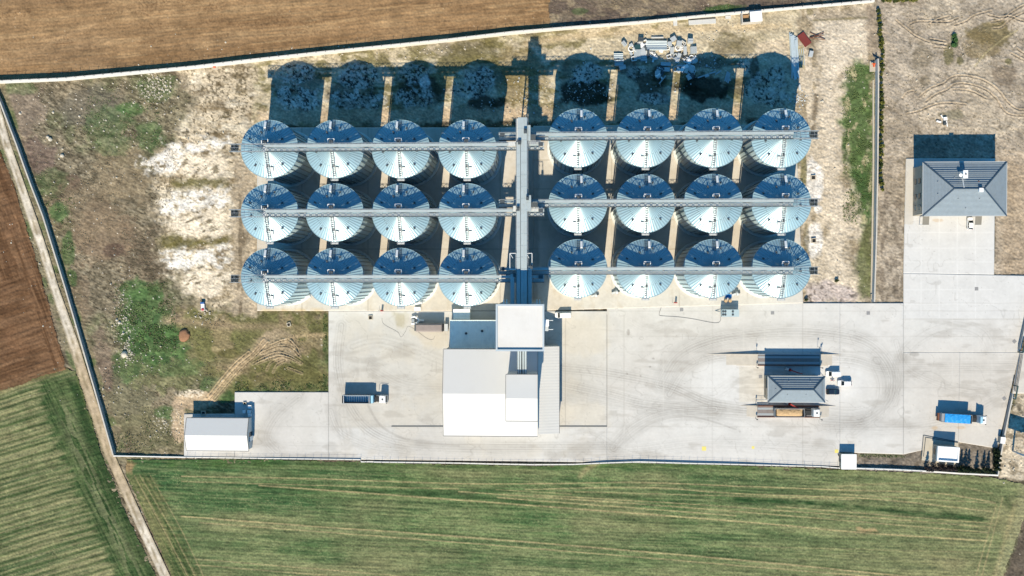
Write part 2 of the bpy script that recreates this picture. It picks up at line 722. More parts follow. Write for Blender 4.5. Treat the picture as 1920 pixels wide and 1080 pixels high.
def c_greenl(x, y):
    lite, mid, dark = t3(160, 158, 118), t3(124, 134, 94), t3(60, 90, 54)
    c, u, v = rows_green(x, y, -17.0, 15, 40, lite, mid, dark)
    vv = v + (fbm(u, v, 120, 47) - .5) * 8
    k = np.floor(vv / 16.5)
    off = (vn(k * 3.1, k * 0, 1, 48) - .5) * 8
    ph = np.abs((vv + off) / 16.5 - k - .5) * 16.5
    amp = .35 + .65 * vn(u, k * 7, 60, 49)
    c = mixc(c, t3(62, 84, 46), np.exp(-(ph / 2.3) ** 2) * amp * .95)
    c = mixc(c, t3(184, 174, 130), np.exp(-((ph - 5.0) / 1.6) ** 2) * .35)
    xl, _ = interp_track(y)
    d = xl - x
    h = sm(88, 70, d + (vn(u * .08, v, 4.5, 50) - .5) * 26) * sm(690, 720, y)
    band, _, _ = rows_green(x, y, 63.0, 10, 60, t3(112, 128, 84), t3(62, 92, 52), t3(34, 66, 34), 3)
    a, b = rot(x, y, 65.5)
    inner = np.exp(-((d - 45) / 16) ** 2) * sm(735, 770, y)
    band = mixc(band, t3(150, 152, 116), inner * .5 * (vn(a * .1, b, 3.2, 66) > .45))
    band = mixc(band, t3(38, 66, 36), np.exp(-((d - 14) / 9) ** 2) * .6)
    c = mixc(c, band, h * .92)
    ed = sm(8, 2, d)
    c = mixc(c, t3(112, 120, 72), ed * .6)
    top = 1 - sm(0, 12, dline(x, y, [(-130, 776), (0, 733), (123, 691)]))
    c = mixc(c, t3(158, 140, 100), top * .4)
    return c


TRAM = [([(340, 893), (600, 898), (860, 907), (1050, 906.6), (1196, 904.5), (1380, 911.5), (1582, 918.6), (1740, 924), (1802, 931), (1866, 942.5)], 1.0, .8),
        ([(340, 902.6), (486, 907), (860, 917)], .9, .6), ([(486, 910), (860, 937.5), (1380, 977.3), (1616, 998.7), (1850, 1014)], 1.3, .85),
        ([(985, 918), (1212, 914), (1380, 925.6), (1633, 935.5), (1858, 959)], 1.0, .75), ([(1077, 922), (1380, 930), (1600, 937)], .9, .6),
        ([(930, 918), (1071, 926)], 1.0, .5), ([(933, 933), (1380, 967)], 1.0, .75), ([(860, 922), (1100, 938), (1380, 959), (1852, 998.7)], 1.0, .7),
        ([(1000, 928), (1380, 951), (1864, 989)], .9, .7), ([(1456, 949.5), (1633, 963.6), (1864, 982)], .9, .7), ([(1577, 927), (1774, 938), (1866, 944)], .8, .6),
        ([(340, 968), (600, 988), (860, 1006), (1380, 1049.5), (1689, 1080), (1800, 1090)], 1.3, .85), ([(375, 980), (860, 1017), (1380, 1060), (1700, 1087)], 1.0, .75),
        ([(367, 1048), (740, 1079), (900, 1092)], 1.0, .65), ([(367, 1059), (612, 1079)], 1.0, .6), ([(1380, 1024), (1840, 1036)], .8, .35),
        ([(1880, 934), (1841, 1080), (1820, 1150)], 1.1, .6), ([(1868, 948), (1830, 1080), (1810, 1150)], 1.1, .55), ([(1902, 950), (1866, 1080)], 5, .35),
        ([(252, 892), (300, 980), (352, 1080)], 1.2, .5), ([(282, 892), (330, 975), (372, 1060), (385, 1090)], 1.0, .55), ([(262, 900), (318, 1010)], 1.5, .35),
        ([(1570, 912), (1680, 906), (1760, 906), (1860, 925)], 1.6, .35)]
DARKL = [([(486, 914), (700, 922), (860, 931), (1100, 950)], 3.2, .6), ([(1380, 935), (1470, 941), (1560, 946), (1700, 961), (1840, 974)], 5.5, .8),
         ([(340, 992), (860, 1036), (1200, 1058)], 1.5, .5), ([(340, 965), (600, 985), (860, 1003), (1380, 1046), (1689, 1077)], 2.2, .55),
         ([(860, 918), (960, 922)], 4, .5), ([(1075, 924), (1200, 932)], 4, .55), ([(1345, 935), (1420, 942)], 5, .6), ([(780, 919), (860, 925)], 4, .5),
         ([(600, 936), (800, 946), (1000, 956)], 5, .35), ([(1150, 972), (1300, 985)], 8, .25), ([(367, 1063), (612, 1083)], 1.5, .45),
         ([(245, 890), (275, 895), (320, 965), (372, 1075)], 8, .5), ([(1618, 998), (1645, 998)], 3.4, .8), ([(240, 868), (700, 872), (1000, 878), (1250, 873), (1570, 886)], 2.5, .45),
         ([(1380, 922), (1560, 929), (1640, 940)], 2, .4), ([(1770, 960), (1850, 975)], 3, .5), ([(1886, 935), (1900, 960)], 6, .5), ([(340, 920), (420, 925)], 1.2, .4)]


def c_greenb(x, y):
    lite, mid, dark = t3(146, 154, 110), t3(106, 130, 84), t3(52, 92, 56)
    c, u, v = rows_green(x, y, 2.6, 9, 80, lite, mid, dark, 7)
    c = mixc(c, t3(158, 150, 114), sm(1150, 1750, x) * .3 + sm(1000, 1080, y) * .14 + sm(.55, .75, fbm(x, y * 3, 260, 92)) * .3)
    c = mixc(c, t3(84, 110, 64), sm(.5, .7, fbm(x, y * 2.5, 330, 95)) * sm(1500, 900, x) * .4)
    c = mixc(c, t3(74, 110, 52), sm(884, 872, y - (x - 600) * .004) * .55 * vn(x, y, 16, 93))
    for p, w, k in DARKL:
        d = dline(x, y, curve(p, 6))
        c = mixc(c, t3(40, 76, 42), np.exp(-(d / w) ** 2) * k * (.5 + .8 * vn(u * .2, v, 3, 97)))
    for p, w, k in TRAM:
        d = dline(x, y, curve(p, 6))
        c = mixc(c, t3(196, 180, 136), np.exp(-(d / w) ** 2) * k * (.72 + .5 * vn(x, y, 14, 98)))
    # head of the field beside the track: rows turn along it
    _, xr = interp_track(y)
    hd = sm(64, 40, x - xr + (vn(v * .2, v, 3, 101) - .5) * 22) * sm(880, 900, y)
    band, _, _ = rows_green(x, y, 62.5, 9, 110, t3(146, 142, 100), t3(92, 108, 66), t3(48, 76, 42), 3)
    for p in ([(252, 892), (300, 980), (352, 1080)], [(262, 890), (320, 990), (366, 1080)]):
        band = mixc(band, t3(188, 172, 130), np.exp(-(dline(x, y, p) / 1.2) ** 2) * .6)
    c = mixc(c, band, hd * .9)
    c = mixc(c, t3(178, 148, 112), polymask(x, y, [(216, 855), (250, 866), (246, 888), (232, 885)], 5, 4) * .8)
    c = mixc(c, t3(184, 172, 130), np.exp(-(dline(x, y, [(1120, 868), (1100, 880), (1088, 893)]) / 5) ** 2) * .55)
    c = mixc(c, t3(186, 162, 122), polymask(x, y, [(1604, 990), (1640, 990), (1646, 996), (1608, 996)], 2, 8) * .8)
    redge = sm(26, 6, np.abs(dline(x, y, [(1930, 912), (1924, 960), (1886, 1063), (1850, 1180)])))
    c = mixc(c, t3(170, 168, 130), redge * .55)
    return c


def spots(x, y, s, thr, seed):
    return (vn(x, y, s, seed) > thr).astype(float)


RUTS = [[(1723, 182), (1744, 166), (1769, 156), (1780, 147), (1796, 142), (1822, 144), (1849, 153), (1871, 169), (1887, 189), (1902, 202), (1920, 206), (1990, 200)],
        [(1736, 191), (1753, 178), (1776, 168), (1793, 157), (1822, 159), (1849, 169), (1867, 184), (1880, 204), (1893, 214), (1920, 217), (1990, 214)],
        [(1702, 213), (1724, 208), (1753, 196), (1780, 193), (1810, 196)], [(1787, 168), (1818, 170), (1850, 185)],
        [(1858, 41), (1876, 38), (1902, 20), (1920, 10), (1960, -4)], [(1862, 53), (1878, 51), (1893, 38), (1920, 24), (1960, 16)],
        [(1853, 28), (1876, 33), (1893, 31), (1920, 40), (1960, 44)], [(1707, 45), (1722, 40), (1753, 41), (1778, 41), (1796, 34)],
        [(1789, 47), (1811, 40), (1827, 29), (1858, 20)], [(1680, 38), (1696, 51), (1716, 67), (1742, 79)], [(1744, 73), (1773, 78)], [(1748, 80), (1775, 84)], [(1752, 88), (1774, 90)],
        [(1896, 100), (1920, 113), (1960, 130)], [(1907, 91), (1920, 100), (1960, 118)], [(1692, 185), (1700, 174), (1712, 170)], [(1780, 30), (1760, 36), (1742, 46)]]
RUTS_L = [[(482, 682), (517, 669), (541, 671), (563, 682)], [(474, 682), (515, 663), (541, 667), (566, 681)], [(506, 648), (541, 637), (554, 658), (561, 667)],
          [(490, 662), (520, 650), (545, 652), (562, 668)], [(500, 694), (508, 680), (524, 672)], [(512, 698), (520, 684), (536, 676)], [(545, 640), (556, 652), (564, 670)],
          [(395, 746), (441, 691), (473, 663), (495, 637)], [(402, 750), (447, 697), (480, 667), (503, 642)], [(388, 745), (436, 687), (467, 660)], [(540, 690), (556, 696), (566, 700)]]
_R = [curve(r, 5) for r in RUTS]
_RL = [curve(r, 5) for r in RUTS_L]


def c_waste(x, y):
    N = len(x)
    n1 = fbm(x, y, 110, 201, 5)
    n2 = fbm(x, y, 34, 205, 4)
    n3 = fbm(x, y, 9, 209, 3)
    u, v = rot(x, y, 24)
    gr = fbm(u, v * 3.0, 11, 213, 3, .65)          # wind-combed dry grass
    sp = vn(x, y, 2.1, 217)
    sp2 = vn(x, y, 3.4, 219)
    # ---- dry weeds of the western plot
    c = np.tile(t3(126, 116, 94), (N, 1))
    c = mixc(c, t3(104, 90, 72), sm(.45, .62, n1) * .8)
    c = mixc(c, t3(104, 110, 76), sm(.5, .66, fbm(x, y, 80, 221, 4)) * .75)
    c = mixc(c, t3(148, 134, 108), sm(.52, .68, n2) * .6)
    c = mixc(c, t3(70, 66, 50), sm(.5, .3, gr) * .65)
    c = mixc(c, t3(168, 158, 130), sm(.55, .75, gr) * .5)
    c = mixc(c, t3(60, 54, 40), sm(.38, .26, fbm(u, v * 2.2, 6, 215, 2, .7)) * .75)
    for cx, cy, rx, ry, col, k in ((40, 205, 50, 45, (132, 118, 102), .8), (60, 290, 45, 40, (112, 94, 86), .7), (130, 340, 30, 16, (98, 78, 66), .7), (190, 440, 60, 60, (136, 116, 92), .7),
                                   (215, 470, 22, 14, (88, 70, 60), .7), (230, 330, 60, 60, (140, 124, 96), .6), (150, 400, 80, 60, (126, 110, 86), .5), (120, 560, 50, 60, (120, 104, 84), .6),
                                   (190, 690, 22, 80, (126, 108, 94), .6), (245, 750, 50, 60, (116, 114, 86), .7), (290, 810, 80, 44, (116, 112, 80), .7), (310, 690, 90, 46, (112, 118, 72), .6), (380, 640, 60, 40, (126, 122, 76), .5), (170, 200, 70, 40, (104, 100, 88), .6)):
        c = mixc(c, t3(*col) * (.75 + .5 * gr[:, None]), blob(x, y, cx, cy, rx, ry, int(cx), .5) * k)
    # ---- green patches
    for cx, cy, rx, ry, k in ((110, 400, 22, 20, .75), (128, 470, 14, 34, .65), (135, 520, 12, 20, .7), (90, 340, 40, 30, .4), (270, 590, 55, 62, .85), (300, 640, 62, 40, .85), (330, 630, 22, 20, .9),
                              (255, 545, 34, 22, .7), (240, 680, 26, 34, .6), (330, 690, 60, 20, .5), (420, 672, 22, 10, .6), (200, 230, 50, 30, .45), (40, 165, 35, 14, .4), (240, 205, 24, 14, .75),
                              (300, 165, 40, 26, .45), (280, 255, 30, 26, .5), (210, 270, 34, 24, .4), (420, 745, 22, 12, .9), (440, 722, 30, 12, .7), (510, 729, 110, 13, .95), (611, 660, 6, 90, .85),
                              (590, 690, 22, 20, .7), (365, 790, 30, 12, .6), (320, 775, 26, 14, .6), (400, 720, 26, 18, .65), (560, 725, 60, 16, .7)):
        g = blob(x, y, cx, cy, rx, ry, int(cx) + 3, .55)
        c = mixc(c, t3(74, 106, 56) * (.6 + .9 * gr[:, None]), g * k)
        c = mixc(c, t3(46, 80, 44), g * k * sm(.5, .7, n3) * .7)
    # ---- olive rough grass south of the silos
    ol = polymask(x, y, [(330, 580), (610, 580), (612, 730), (430, 735), (390, 690), (350, 640)], 12, 3)
    c = mixc(c, t3(152, 136, 96) * (.7 + .6 * gr[:, None]), ol * .7)
    c = mixc(c, t3(104, 108, 58) * (.6 + .8 * gr[:, None]), ol * sm(.46, .58, fbm(x, y, 40, 231, 4)) * .8)
    c = mixc(c, t3(112, 108, 60), polymask(x, y, [(470, 690), (610, 690), (605, 722), (460, 724)], 8, 6) * .6)
    c = mixc(c, t3(94, 92, 44), blob(x, y, 430, 663, 30, 9, 71, .4) * .7)
    # tracks over it
    c = mixc(c, t3(188, 166, 132), np.exp(-(dline(x, y, [(395, 746), (441, 691), (473, 663), (497, 637)]) / 11) ** 2) * .85 * (.55 + .6 * n3))
    c = mixc(c, t3(176, 156, 128), blob(x, y, 520, 650, 45, 30, 77, .4) * .75)
    c = mixc(c, t3(186, 164, 124), np.exp(-(dline(x, y, [(536, 640), (560, 630), (610, 628)]) / 4) ** 2) * .8)
    c = mixc(c, t3(196, 172, 138), blob(x, y, 370, 750, 40, 18, 79, .4) * .85)
    c = mixc(c, t3(190, 166, 136), blob(x, y, 335, 790, 16, 40, 81, .4) * .8)
    c = mixc(c, t3(222, 208, 182), blob(x, y, 355, 738, 30, 8, 83, .5) * .8 * (sp > .4))
    c = mixc(c, t3(172, 150, 118), np.exp(-(dline(x, y, [(310, 600), (360, 605), (450, 612), (530, 612)]) / 8) ** 2) * .6)
    # ---- sandy belt west of the silos with the chalk heaps
    belt = polymask(x, y, [(330, 128), (520, 105), (520, 240), (482, 250), (482, 570), (400, 585), (330, 520), (300, 470), (300, 420), (290, 330), (330, 250), (370, 190)], 14, 9)
    c = mixc(c, t3(214, 198, 168), belt * .92)
    c = mixc(c, t3(120, 106, 76), belt * sm(.56, .7, fbm(x, y * 1.6, 26, 241, 5, .62)) * .85)
    c = mixc(c, t3(88, 82, 60), belt * sm(.64, .74, fbm(x, y, 7, 245, 3)) * .75)
    c = mixc(c, t3(92, 82, 58), belt * sm(.60, .68, fbm(x, y, 4.2, 246, 2, .7)) * .8)
    c = mixc(c, t3(130, 112, 80), belt * sm(.52, .66, fbm(x, y * 2.2, 34, 248, 4, .6)) * .6)
    c = mixc(c, t3(232, 222, 198), belt * sm(.56, .72, fbm(x, y * 2, 30, 247, 4)) * .55)
    for pl in ([(308, 274), (324, 268), (362, 266), (424, 256), (430, 274), (398, 284), (345, 287), (312, 284)], [(266, 294), (300, 288), (338, 290), (346, 304), (332, 320), (272, 322)],
               [(303, 370), (330, 364), (426, 352), (430, 384), (366, 398), (300, 410)], [(309, 474), (350, 468), (428, 458), (430, 494), (360, 500), (318, 504)]):
        m = polymask(x, y, pl, 5, 13, 11) * sm(.30, .5, fbm(x, y * 1.5, 12, 253, 4, .6))
        c = mixc(c, t3(238, 234, 224), m * .85)
        c = mixc(c, t3(150, 144, 128), m * sm(.6, .72, fbm(x, y * 1.8, 10, 251, 4)) * .6)
    for pl in ([(336, 292), (424, 286), (428, 330), (380, 336), (340, 326)], [(330, 402), (432, 392), (432, 440), (352, 456), (318, 440)], [(344, 510), (420, 506), (436, 526), (410, 548), (346, 552)]):
        m = polymask(x, y, pl, 6, 17, 9)
        uu, vv = rot(x, y, -22)
        c = mixc(c, t3(236, 222, 196), m * .85)
        c = mixc(c, t3(104, 92, 62), m * sm(.54, .66, fbm(uu, vv * 2.4, 16, 255, 4, .6)) * .8)
    for pl in ([(318, 340), (350, 336), (420, 334), (424, 346), (360, 356), (325, 356)], [(298, 446), (320, 436), (370, 450), (430, 442), (424, 456), (340, 468), (300, 466)]):
        c = mixc(c, t3(104, 98, 46) * (.6 + .8 * gr[:, None]), polymask(x, y, pl, 5, 19) * .85)
    strip = polymask(x, y, [(440, 300), (482, 300), (482, 590), (430, 590), (436, 480), (432, 400)], 5, 23)
    su = fbm(x * 4, y, 40, 261, 4)
    c = mixc(c, t3(184, 168, 142), strip * .85)
    c = mixc(c, t3(112, 98, 76), strip * sm(.5, .7, su) * .7)
    c = mixc(c, t3(216, 196, 164), strip * sm(465, 474, x) * .6)
    # ---- strip north of the silos
    nst = polymask(x, y, [(480, 112), (600, 99), (840, 75), (1080, 51), (1320, 30), (1500, 14), (1510, 236), (480, 240)], 8, 29)
    c = mixc(c, t3(212, 198, 166), nst * .95)
    rough = fbm(x, y * 1.7, 60, 265, 5, .6)
    c = mixc(c, t3(128, 120, 72) * (.65 + .7 * gr[:, None]), nst * sm(.47, .58, rough) * .85 * sm(1460, 1380, x))
    c = mixc(c, t3(226, 214, 180), nst * sm(.58, .7, fbm(x, y * 2.6, 26, 267, 4)) * .7)
    c = mixc(c, t3(140, 132, 118), blob(x, y, 860, 92, 70, 16, 93, .5) * .5)
    c = mixc(c, t3(112, 104, 52), blob(x, y, 900, 100, 60, 26, 95, .6) * .6)
    c = mixc(c, t3(150, 132, 84), blob(x, y, 975, 140, 50, 60, 97, .5) * .7)
    c = mixc(c, t3(216, 194, 152), np.exp(-(dline(x, y, [(990, 82), (1080, 68), (1180, 60), (1300, 55), (1480, 48)]) / 7) ** 2) * .8)
    c = mixc(c, t3(132, 120, 88), blob(x, y, 1375, 85, 55, 24, 99, .6) * .7)
    c = mixc(c, t3(214, 196, 166), blob(x, y, 1450, 95, 40, 24, 101, .4) * .8)
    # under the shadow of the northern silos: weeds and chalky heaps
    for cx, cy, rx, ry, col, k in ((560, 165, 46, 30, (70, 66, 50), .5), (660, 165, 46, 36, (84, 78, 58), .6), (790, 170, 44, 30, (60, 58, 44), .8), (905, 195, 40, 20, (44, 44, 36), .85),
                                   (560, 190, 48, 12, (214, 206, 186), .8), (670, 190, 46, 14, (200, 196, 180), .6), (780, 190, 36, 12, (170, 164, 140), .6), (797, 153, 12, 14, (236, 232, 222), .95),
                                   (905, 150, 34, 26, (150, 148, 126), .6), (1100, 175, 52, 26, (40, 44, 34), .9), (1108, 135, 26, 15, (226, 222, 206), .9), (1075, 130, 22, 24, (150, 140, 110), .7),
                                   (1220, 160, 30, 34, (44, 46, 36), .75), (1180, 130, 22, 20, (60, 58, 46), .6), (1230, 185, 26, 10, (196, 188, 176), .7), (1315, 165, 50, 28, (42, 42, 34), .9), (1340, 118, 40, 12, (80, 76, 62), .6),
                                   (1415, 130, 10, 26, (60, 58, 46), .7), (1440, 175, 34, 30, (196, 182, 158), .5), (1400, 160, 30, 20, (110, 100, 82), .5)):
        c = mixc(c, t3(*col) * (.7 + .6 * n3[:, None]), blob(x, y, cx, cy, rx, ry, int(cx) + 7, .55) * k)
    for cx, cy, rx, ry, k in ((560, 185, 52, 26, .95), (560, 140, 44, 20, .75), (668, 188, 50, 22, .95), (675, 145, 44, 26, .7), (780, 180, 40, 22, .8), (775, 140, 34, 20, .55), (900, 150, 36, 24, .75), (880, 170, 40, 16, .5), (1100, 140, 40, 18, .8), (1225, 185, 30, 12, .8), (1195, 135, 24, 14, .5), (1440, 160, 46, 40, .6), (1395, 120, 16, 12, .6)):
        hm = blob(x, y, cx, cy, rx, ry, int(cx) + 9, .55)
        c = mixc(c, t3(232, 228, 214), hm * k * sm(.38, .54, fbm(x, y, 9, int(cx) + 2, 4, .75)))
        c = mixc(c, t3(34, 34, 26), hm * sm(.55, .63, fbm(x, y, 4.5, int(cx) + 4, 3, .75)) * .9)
    c = mixc(c, t3(212, 188, 154), polymask(x, y, [(484, 205), (1000, 203), (1500, 196), (1506, 226), (1000, 228), (484, 232)], 5, 37) * .85)
    c = mixc(c, t3(90, 78, 56), polymask(x, y, [(484, 229), (1020, 226), (1492, 221), (1492, 236), (484, 242)], 3, 39) * sm(.4, .6, fbm(x, y * 2, 24, 269)) * .8)
    # ---- belt between silos and the eastern wall
    est = polymask(x, y, [(1496, 20), (1640, 5), (1642, 570), (1506, 570), (1494, 240)], 5, 43)
    c = mixc(c, t3(217, 202, 176), est * .95)
    c = mixc(c, t3(150, 134, 102), est * sm(.52, .66, fbm(x * 2.2, y, 46, 271, 5, .6)) * .75)
    c = mixc(c, t3(226, 212, 188), polymask(x, y, [(1524, 40), (1628, 36), (1626, 90), (1580, 130), (1560, 200), (1575, 330), (1588, 440), (1580, 540), (1550, 540), (1552, 380), (1538, 240), (1536, 120)], 8, 47) * .8)
    c = mixc(c, t3(168, 152, 130), polymask(x, y, [(1622, 10), (1645, 8), (1645, 110), (1624, 92)], 4, 49) * .9)
    c = mixc(c, t3(178, 164, 140), polymask(x, y, [(1524, 24), (1626, 14), (1624, 34), (1526, 38)], 3, 51) * .85)
    c = mixc(c, t3(112, 104, 60), np.exp(-(dline(x, y, [(1525, 38), (1626, 33)]) / 2.2) ** 2) * .7 + blob(x, y, 1519, 22, 7, 7, 3, .3) * .7)
    c = mixc(c, t3(120, 106, 84), np.exp(-(dline(x, y, [(1520, 50), (1524, 110), (1532, 170), (1527, 215), (1523, 250)]) / 6) ** 2) * .85 * sm(.42, .6, fbm(x, y, 12, 279, 3)))
    grn = polymask(x, y, [(1600, 118), (1636, 122), (1638, 420), (1618, 430), (1604, 370), (1590, 330), (1582, 260), (1574, 190), (1584, 150)], 9, 53)
    c = mixc(c, t3(86, 116, 58) * (.55 + .9 * n3[:, None]), grn * .95)
    c = mixc(c, t3(56, 92, 44), grn * sm(.48, .6, fbm(x, y, 30, 275, 4)) * .7 * sm(140, 220, y))
    c = mixc(c, t3(196, 184, 142), grn * sm(.6, .68, fbm(x * 2, y, 20, 277, 4)) * .8)
    g2 = polymask(x, y, [(1620, 420), (1638, 420), (1638, 560), (1612, 560), (1602, 500), (1612, 460)], 5, 57)
    c = mixc(c, t3(98, 110, 60) * (.6 + .8 * n3[:, None]), g2 * .85)
    for cx, cy, rx, ry, ang in ((1527, 338, 18, 42, -4), (1526, 452, 17, 38, 3), (1534, 392, 8, 8, 0)):
        m = blob(x, y, cx, cy, rx, ry, int(cy), .3, ang)
        c = mixc(c, t3(244, 240, 232), m * .95)
        c = mixc(c, t3(168, 160, 148), m * sm(.62, .72, fbm(x, y, 6, 281, 3)) * .7)
    m = polymask(x, y, [(1510, 535), (1560, 525), (1600, 545), (1604, 566), (1508, 566)], 5, 61)
    c = mixc(c, t3(206, 192, 186), m * .85)
    c = mixc(c, t3(120, 108, 98), m * sm(.58, .7, fbm(x, y, 7, 283, 3)) * .8)
    c = mixc(c, t3(120, 116, 58), blob(x, y, 1507, 315, 6, 60, 5, .5) * .75)
    c = mixc(c, t3(120, 110, 66), blob(x, y, 1512, 470, 6, 60, 6, .5) * .6)
    # ---- eastern plot
    eas = polymask(x, y, [(1643, -130), (2060, -130), (2060, 520), (1865, 515), (1866, 297), (1699, 297), (1694, 570), (1642, 572)], 3, 63)
    c = mixc(c, t3(188, 175, 155) * (.86 + .28 * gr[:, None]), eas)
    c = mixc(c, t3(158, 144, 122), eas * sm(.5, .68, n2) * .55)
    c = mixc(c, t3(204, 190, 166), eas * sm(.55, .7, fbm(x, y, 46, 287, 4)) * .6)
    c = mixc(c, t3(110, 100, 80), eas * sm(.62, .74, fbm(x, y, 6, 289, 3)) * .5)
    c = mixc(c, t3(124, 112, 70), eas * blob(x, y, 1858, 62, 44, 26, 67, .6) * .85)
    c = mixc(c, t3(134, 118, 78), eas * blob(x, y, 1840, 85, 36, 26, 68, .6) * .7)
    c = mixc(c, t3(52, 92, 52), eas * (blob(x, y, 1789, 72, 8, 8, 69, .4) + blob(x, y, 1790, 83, 8, 7, 70, .4)) * .9)
    c = mixc(c, t3(112, 108, 66), eas * (blob(x, y, 1778, 102, 10, 20, 71, .6) + blob(x, y, 1800, 115, 8, 10, 72, .6) + blob(x, y, 1890, 115, 7, 6, 73, .5)) * .8)
    c = mixc(c, t3(112, 100, 72), eas * (blob(x, y, 1728, 105, 22, 24, 74, .7) + blob(x, y, 1735, 152, 10, 10, 75, .6)) * .5)
    c = mixc(c, t3(120, 104, 84), eas * blob(x, y, 1885, 145, 22, 26, 76, .6) * .6)
    c = mixc(c, t3(196, 182, 132), eas * np.exp(-(dline(x, y, [(1828, 124), (1849, 98), (1880, 73), (1907, 57)]) / 1.4) ** 2) * .8)
    c = mixc(c, t3(112, 112, 84), eas * blob(x, y, 1785, 215, 26, 10, 78, .6) * .55)
    c = mixc(c, t3(184, 162, 132), eas * sm(250, 330, y) * sm(1860, 1890, x) * .7)
    c = mixc(c, t3(124, 112, 96), eas * polymask(x, y, [(1646, 360), (1700, 360), (1694, 568), (1645, 568)], 4, 79) * sm(.48, .62, fbm(x * 2, y, 16, 291, 4)) * .6)
    for r in _R:
        d = dline(x, y, r)
        c = mixc(c, t3(196, 180, 154), np.exp(-((d - 1.5) / 1.3) ** 2) * .5)
        c = mixc(c, t3(150, 136, 116), np.exp(-(d / 1.0) ** 2) * .3)
    for r in _RL:
        d = dline(x, y, r)
        c = mixc(c, t3(206, 186, 150), np.exp(-((d - 1.4) / 1.2) ** 2) * .5)
    # ---- scrub north of the wall
    scr = polymask(x, y, [(1029, -130), (1660, -130), (1642, 0), (1320, 28), (1031, 54)], 3, 83)
    c = mixc(c, t3(136, 122, 102) * (.6 + .8 * gr[:, None]), scr)
    c = mixc(c, t3(98, 84, 76), scr * sm(.48, .62, fbm(x, y * 1.6, 40, 293, 4)) * .7)
    c = mixc(c, t3(176, 158, 124), scr * sm(.56, .7, fbm(x, y * 2, 30, 295, 4)) * .6)
    c = mixc(c, t3(70, 104, 54) * (.6 + .8 * n3[:, None]), blob(x, y, 1355, 16, 40, 7, 85, .5, -6) * .9 + scr * blob(x, y, 1085, 22, 16, 7, 86, .6) * .6)
    # ---- verge between west wall and the track
    xl, xr = interp_track(y)
    ver = sm(-14, -8, x - xl) * sm(26, 20, x - xr) * (y < 870)
    c = mixc(c, t3(126, 118, 92) * (.7 + .6 * gr[:, None]), ver * .9)
    c = mixc(c, t3(84, 104, 58), ver * sm(.52, .64, fbm(x, y, 26, 297, 4)) * .7)
    c = mixc(c, t3(196, 184, 156), ver * sm(2.5, 0, np.minimum(np.abs(x - xr), np.abs(x - xl))) * .4)
    # ---- south-eastern corner outside the gate
    se = polymask(x, y, [(1912, 735), (2060, 735), (2060, 905), (1872, 898), (1878, 830)], 3, 87)
    c = mixc(c, t3(214, 200, 174), se)
    c = mixc(c, t3(132, 118, 92), se * sm(.54, .66, fbm(x, y, 14, 301, 4, .6)) * .7)
    c = mixc(c, t3(100, 96, 84), se * polymask(x, y, [(1898, 745), (1922, 770), (1922, 782), (1898, 756)], 2, 88) * .7)
    soil = polymask(x, y, [(1932, 915), (2060, 905), (2060, 1190), (1852, 1180), (1890, 1063), (1926, 965)], 3, 89)
    c = mixc(c, t3(104, 94, 80) * (.7 + .6 * n3[:, None]), soil)
    # ---- planted bed in the south-eastern corner of the yard
    bed = polymask(x, y, [(1604, 846), (1800, 828), (1872, 842), (1870, 892), (1604, 884)], 2, 91)
    c = mixc(c, t3(146, 136, 122) * (.75 + .5 * n3[:, None]), bed)
    c = mixc(c, t3(106, 98, 84), bed * sm(.5, .66, fbm(x, y, 9, 303, 4)) * .6)
    c = mixc(c, t3(92, 106, 66), bed * np.exp(-(dline(x, y, [(1612, 854), (1640, 852), (1690, 855)]) / 2.5) ** 2) * .7)
    # ---- white stones and litter everywhere in the plot
    c = mixc(c, t3(238, 230, 214), spots(x, y, 1.8, .972, 311) * .85 * (1 - eas * .6))
    lit = blob(x, y, 290, 165, 30, 34, 401, .6) + blob(x, y, 235, 610, 18, 60, 402, .7) * .7 + blob(x, y, 240, 665, 10, 14, 403, .5) + blob(x, y, 320, 790, 30, 26, 404, .7) * .6 + blob(x, y, 1080, 165, 40, 26, 405, .7) * .6 + blob(x, y, 1000, 185, 50, 40, 406, .6) * .5
    c = mixc(c, t3(236, 228, 210), np.clip(lit, 0, 1) * (vn(x, y, 2.0, 313) > .84) * .9)
    g = c.mean(axis=1, keepdims=True)
    c = g + (c - g) * .86
    c = c * (1.02 + .26 * (sp[:, None] - .3)) * (.8 + .4 * vn(u * .6, v * 1.6, 2.6, 317)[:, None])
    wl = (1 - eas * .75) * sm(520, 300, x)
    c = c * (1 + .3 * wl[:, None])
    return c


def z_waste(x, y):
    z = (fbm(x, y, 9, 501, 3) - .5) * .34 + (fbm(x, y, 60, 505, 2) - .5) * .25 - .08
    u, v = rot(x, y, 24)
    z = z + (fbm(u, v * 2.6, 5, 509, 2) - .5) * .26
    inside = (x > 1640) & (y < 570)
    for r in _R:
        d = dline(x, y, r)
        z = z + inside * (.30 * np.exp(-((d - 2.2) / 1.3) ** 2) - .24 * np.exp(-(d / 1.3) ** 2))
    il = (x < 620) & (y > 560)
    for r in _RL:
        d = dline(x, y, r)
        z = z + il * (.4 * np.exp(-((d - 1.9) / 1.1) ** 2) - .28 * np.exp(-(d / 1.0) ** 2))
    return z


def in_quads(x, y, qs, grow=0):
    r = np.zeros(x.shape, dtype=bool)
    for q in qs:
        q = np.array(q, dtype=float)
        c = q.mean(axis=0)
        k = q + np.sign(q - c) * grow
        r |= inpoly(x, y, [tuple(p) for p in k])
    return r


def drop_waste(x, y):
    r = in_quads(x, y, YARD + PAD, -4)
    for pl in (TAN, BROWN, GREENL, GREENB):
        ins = inpoly(x, y, pl)
        d = dline(x, y, list(pl) + [pl[0]], 8)
        r |= ins & (d > 6)
    return r


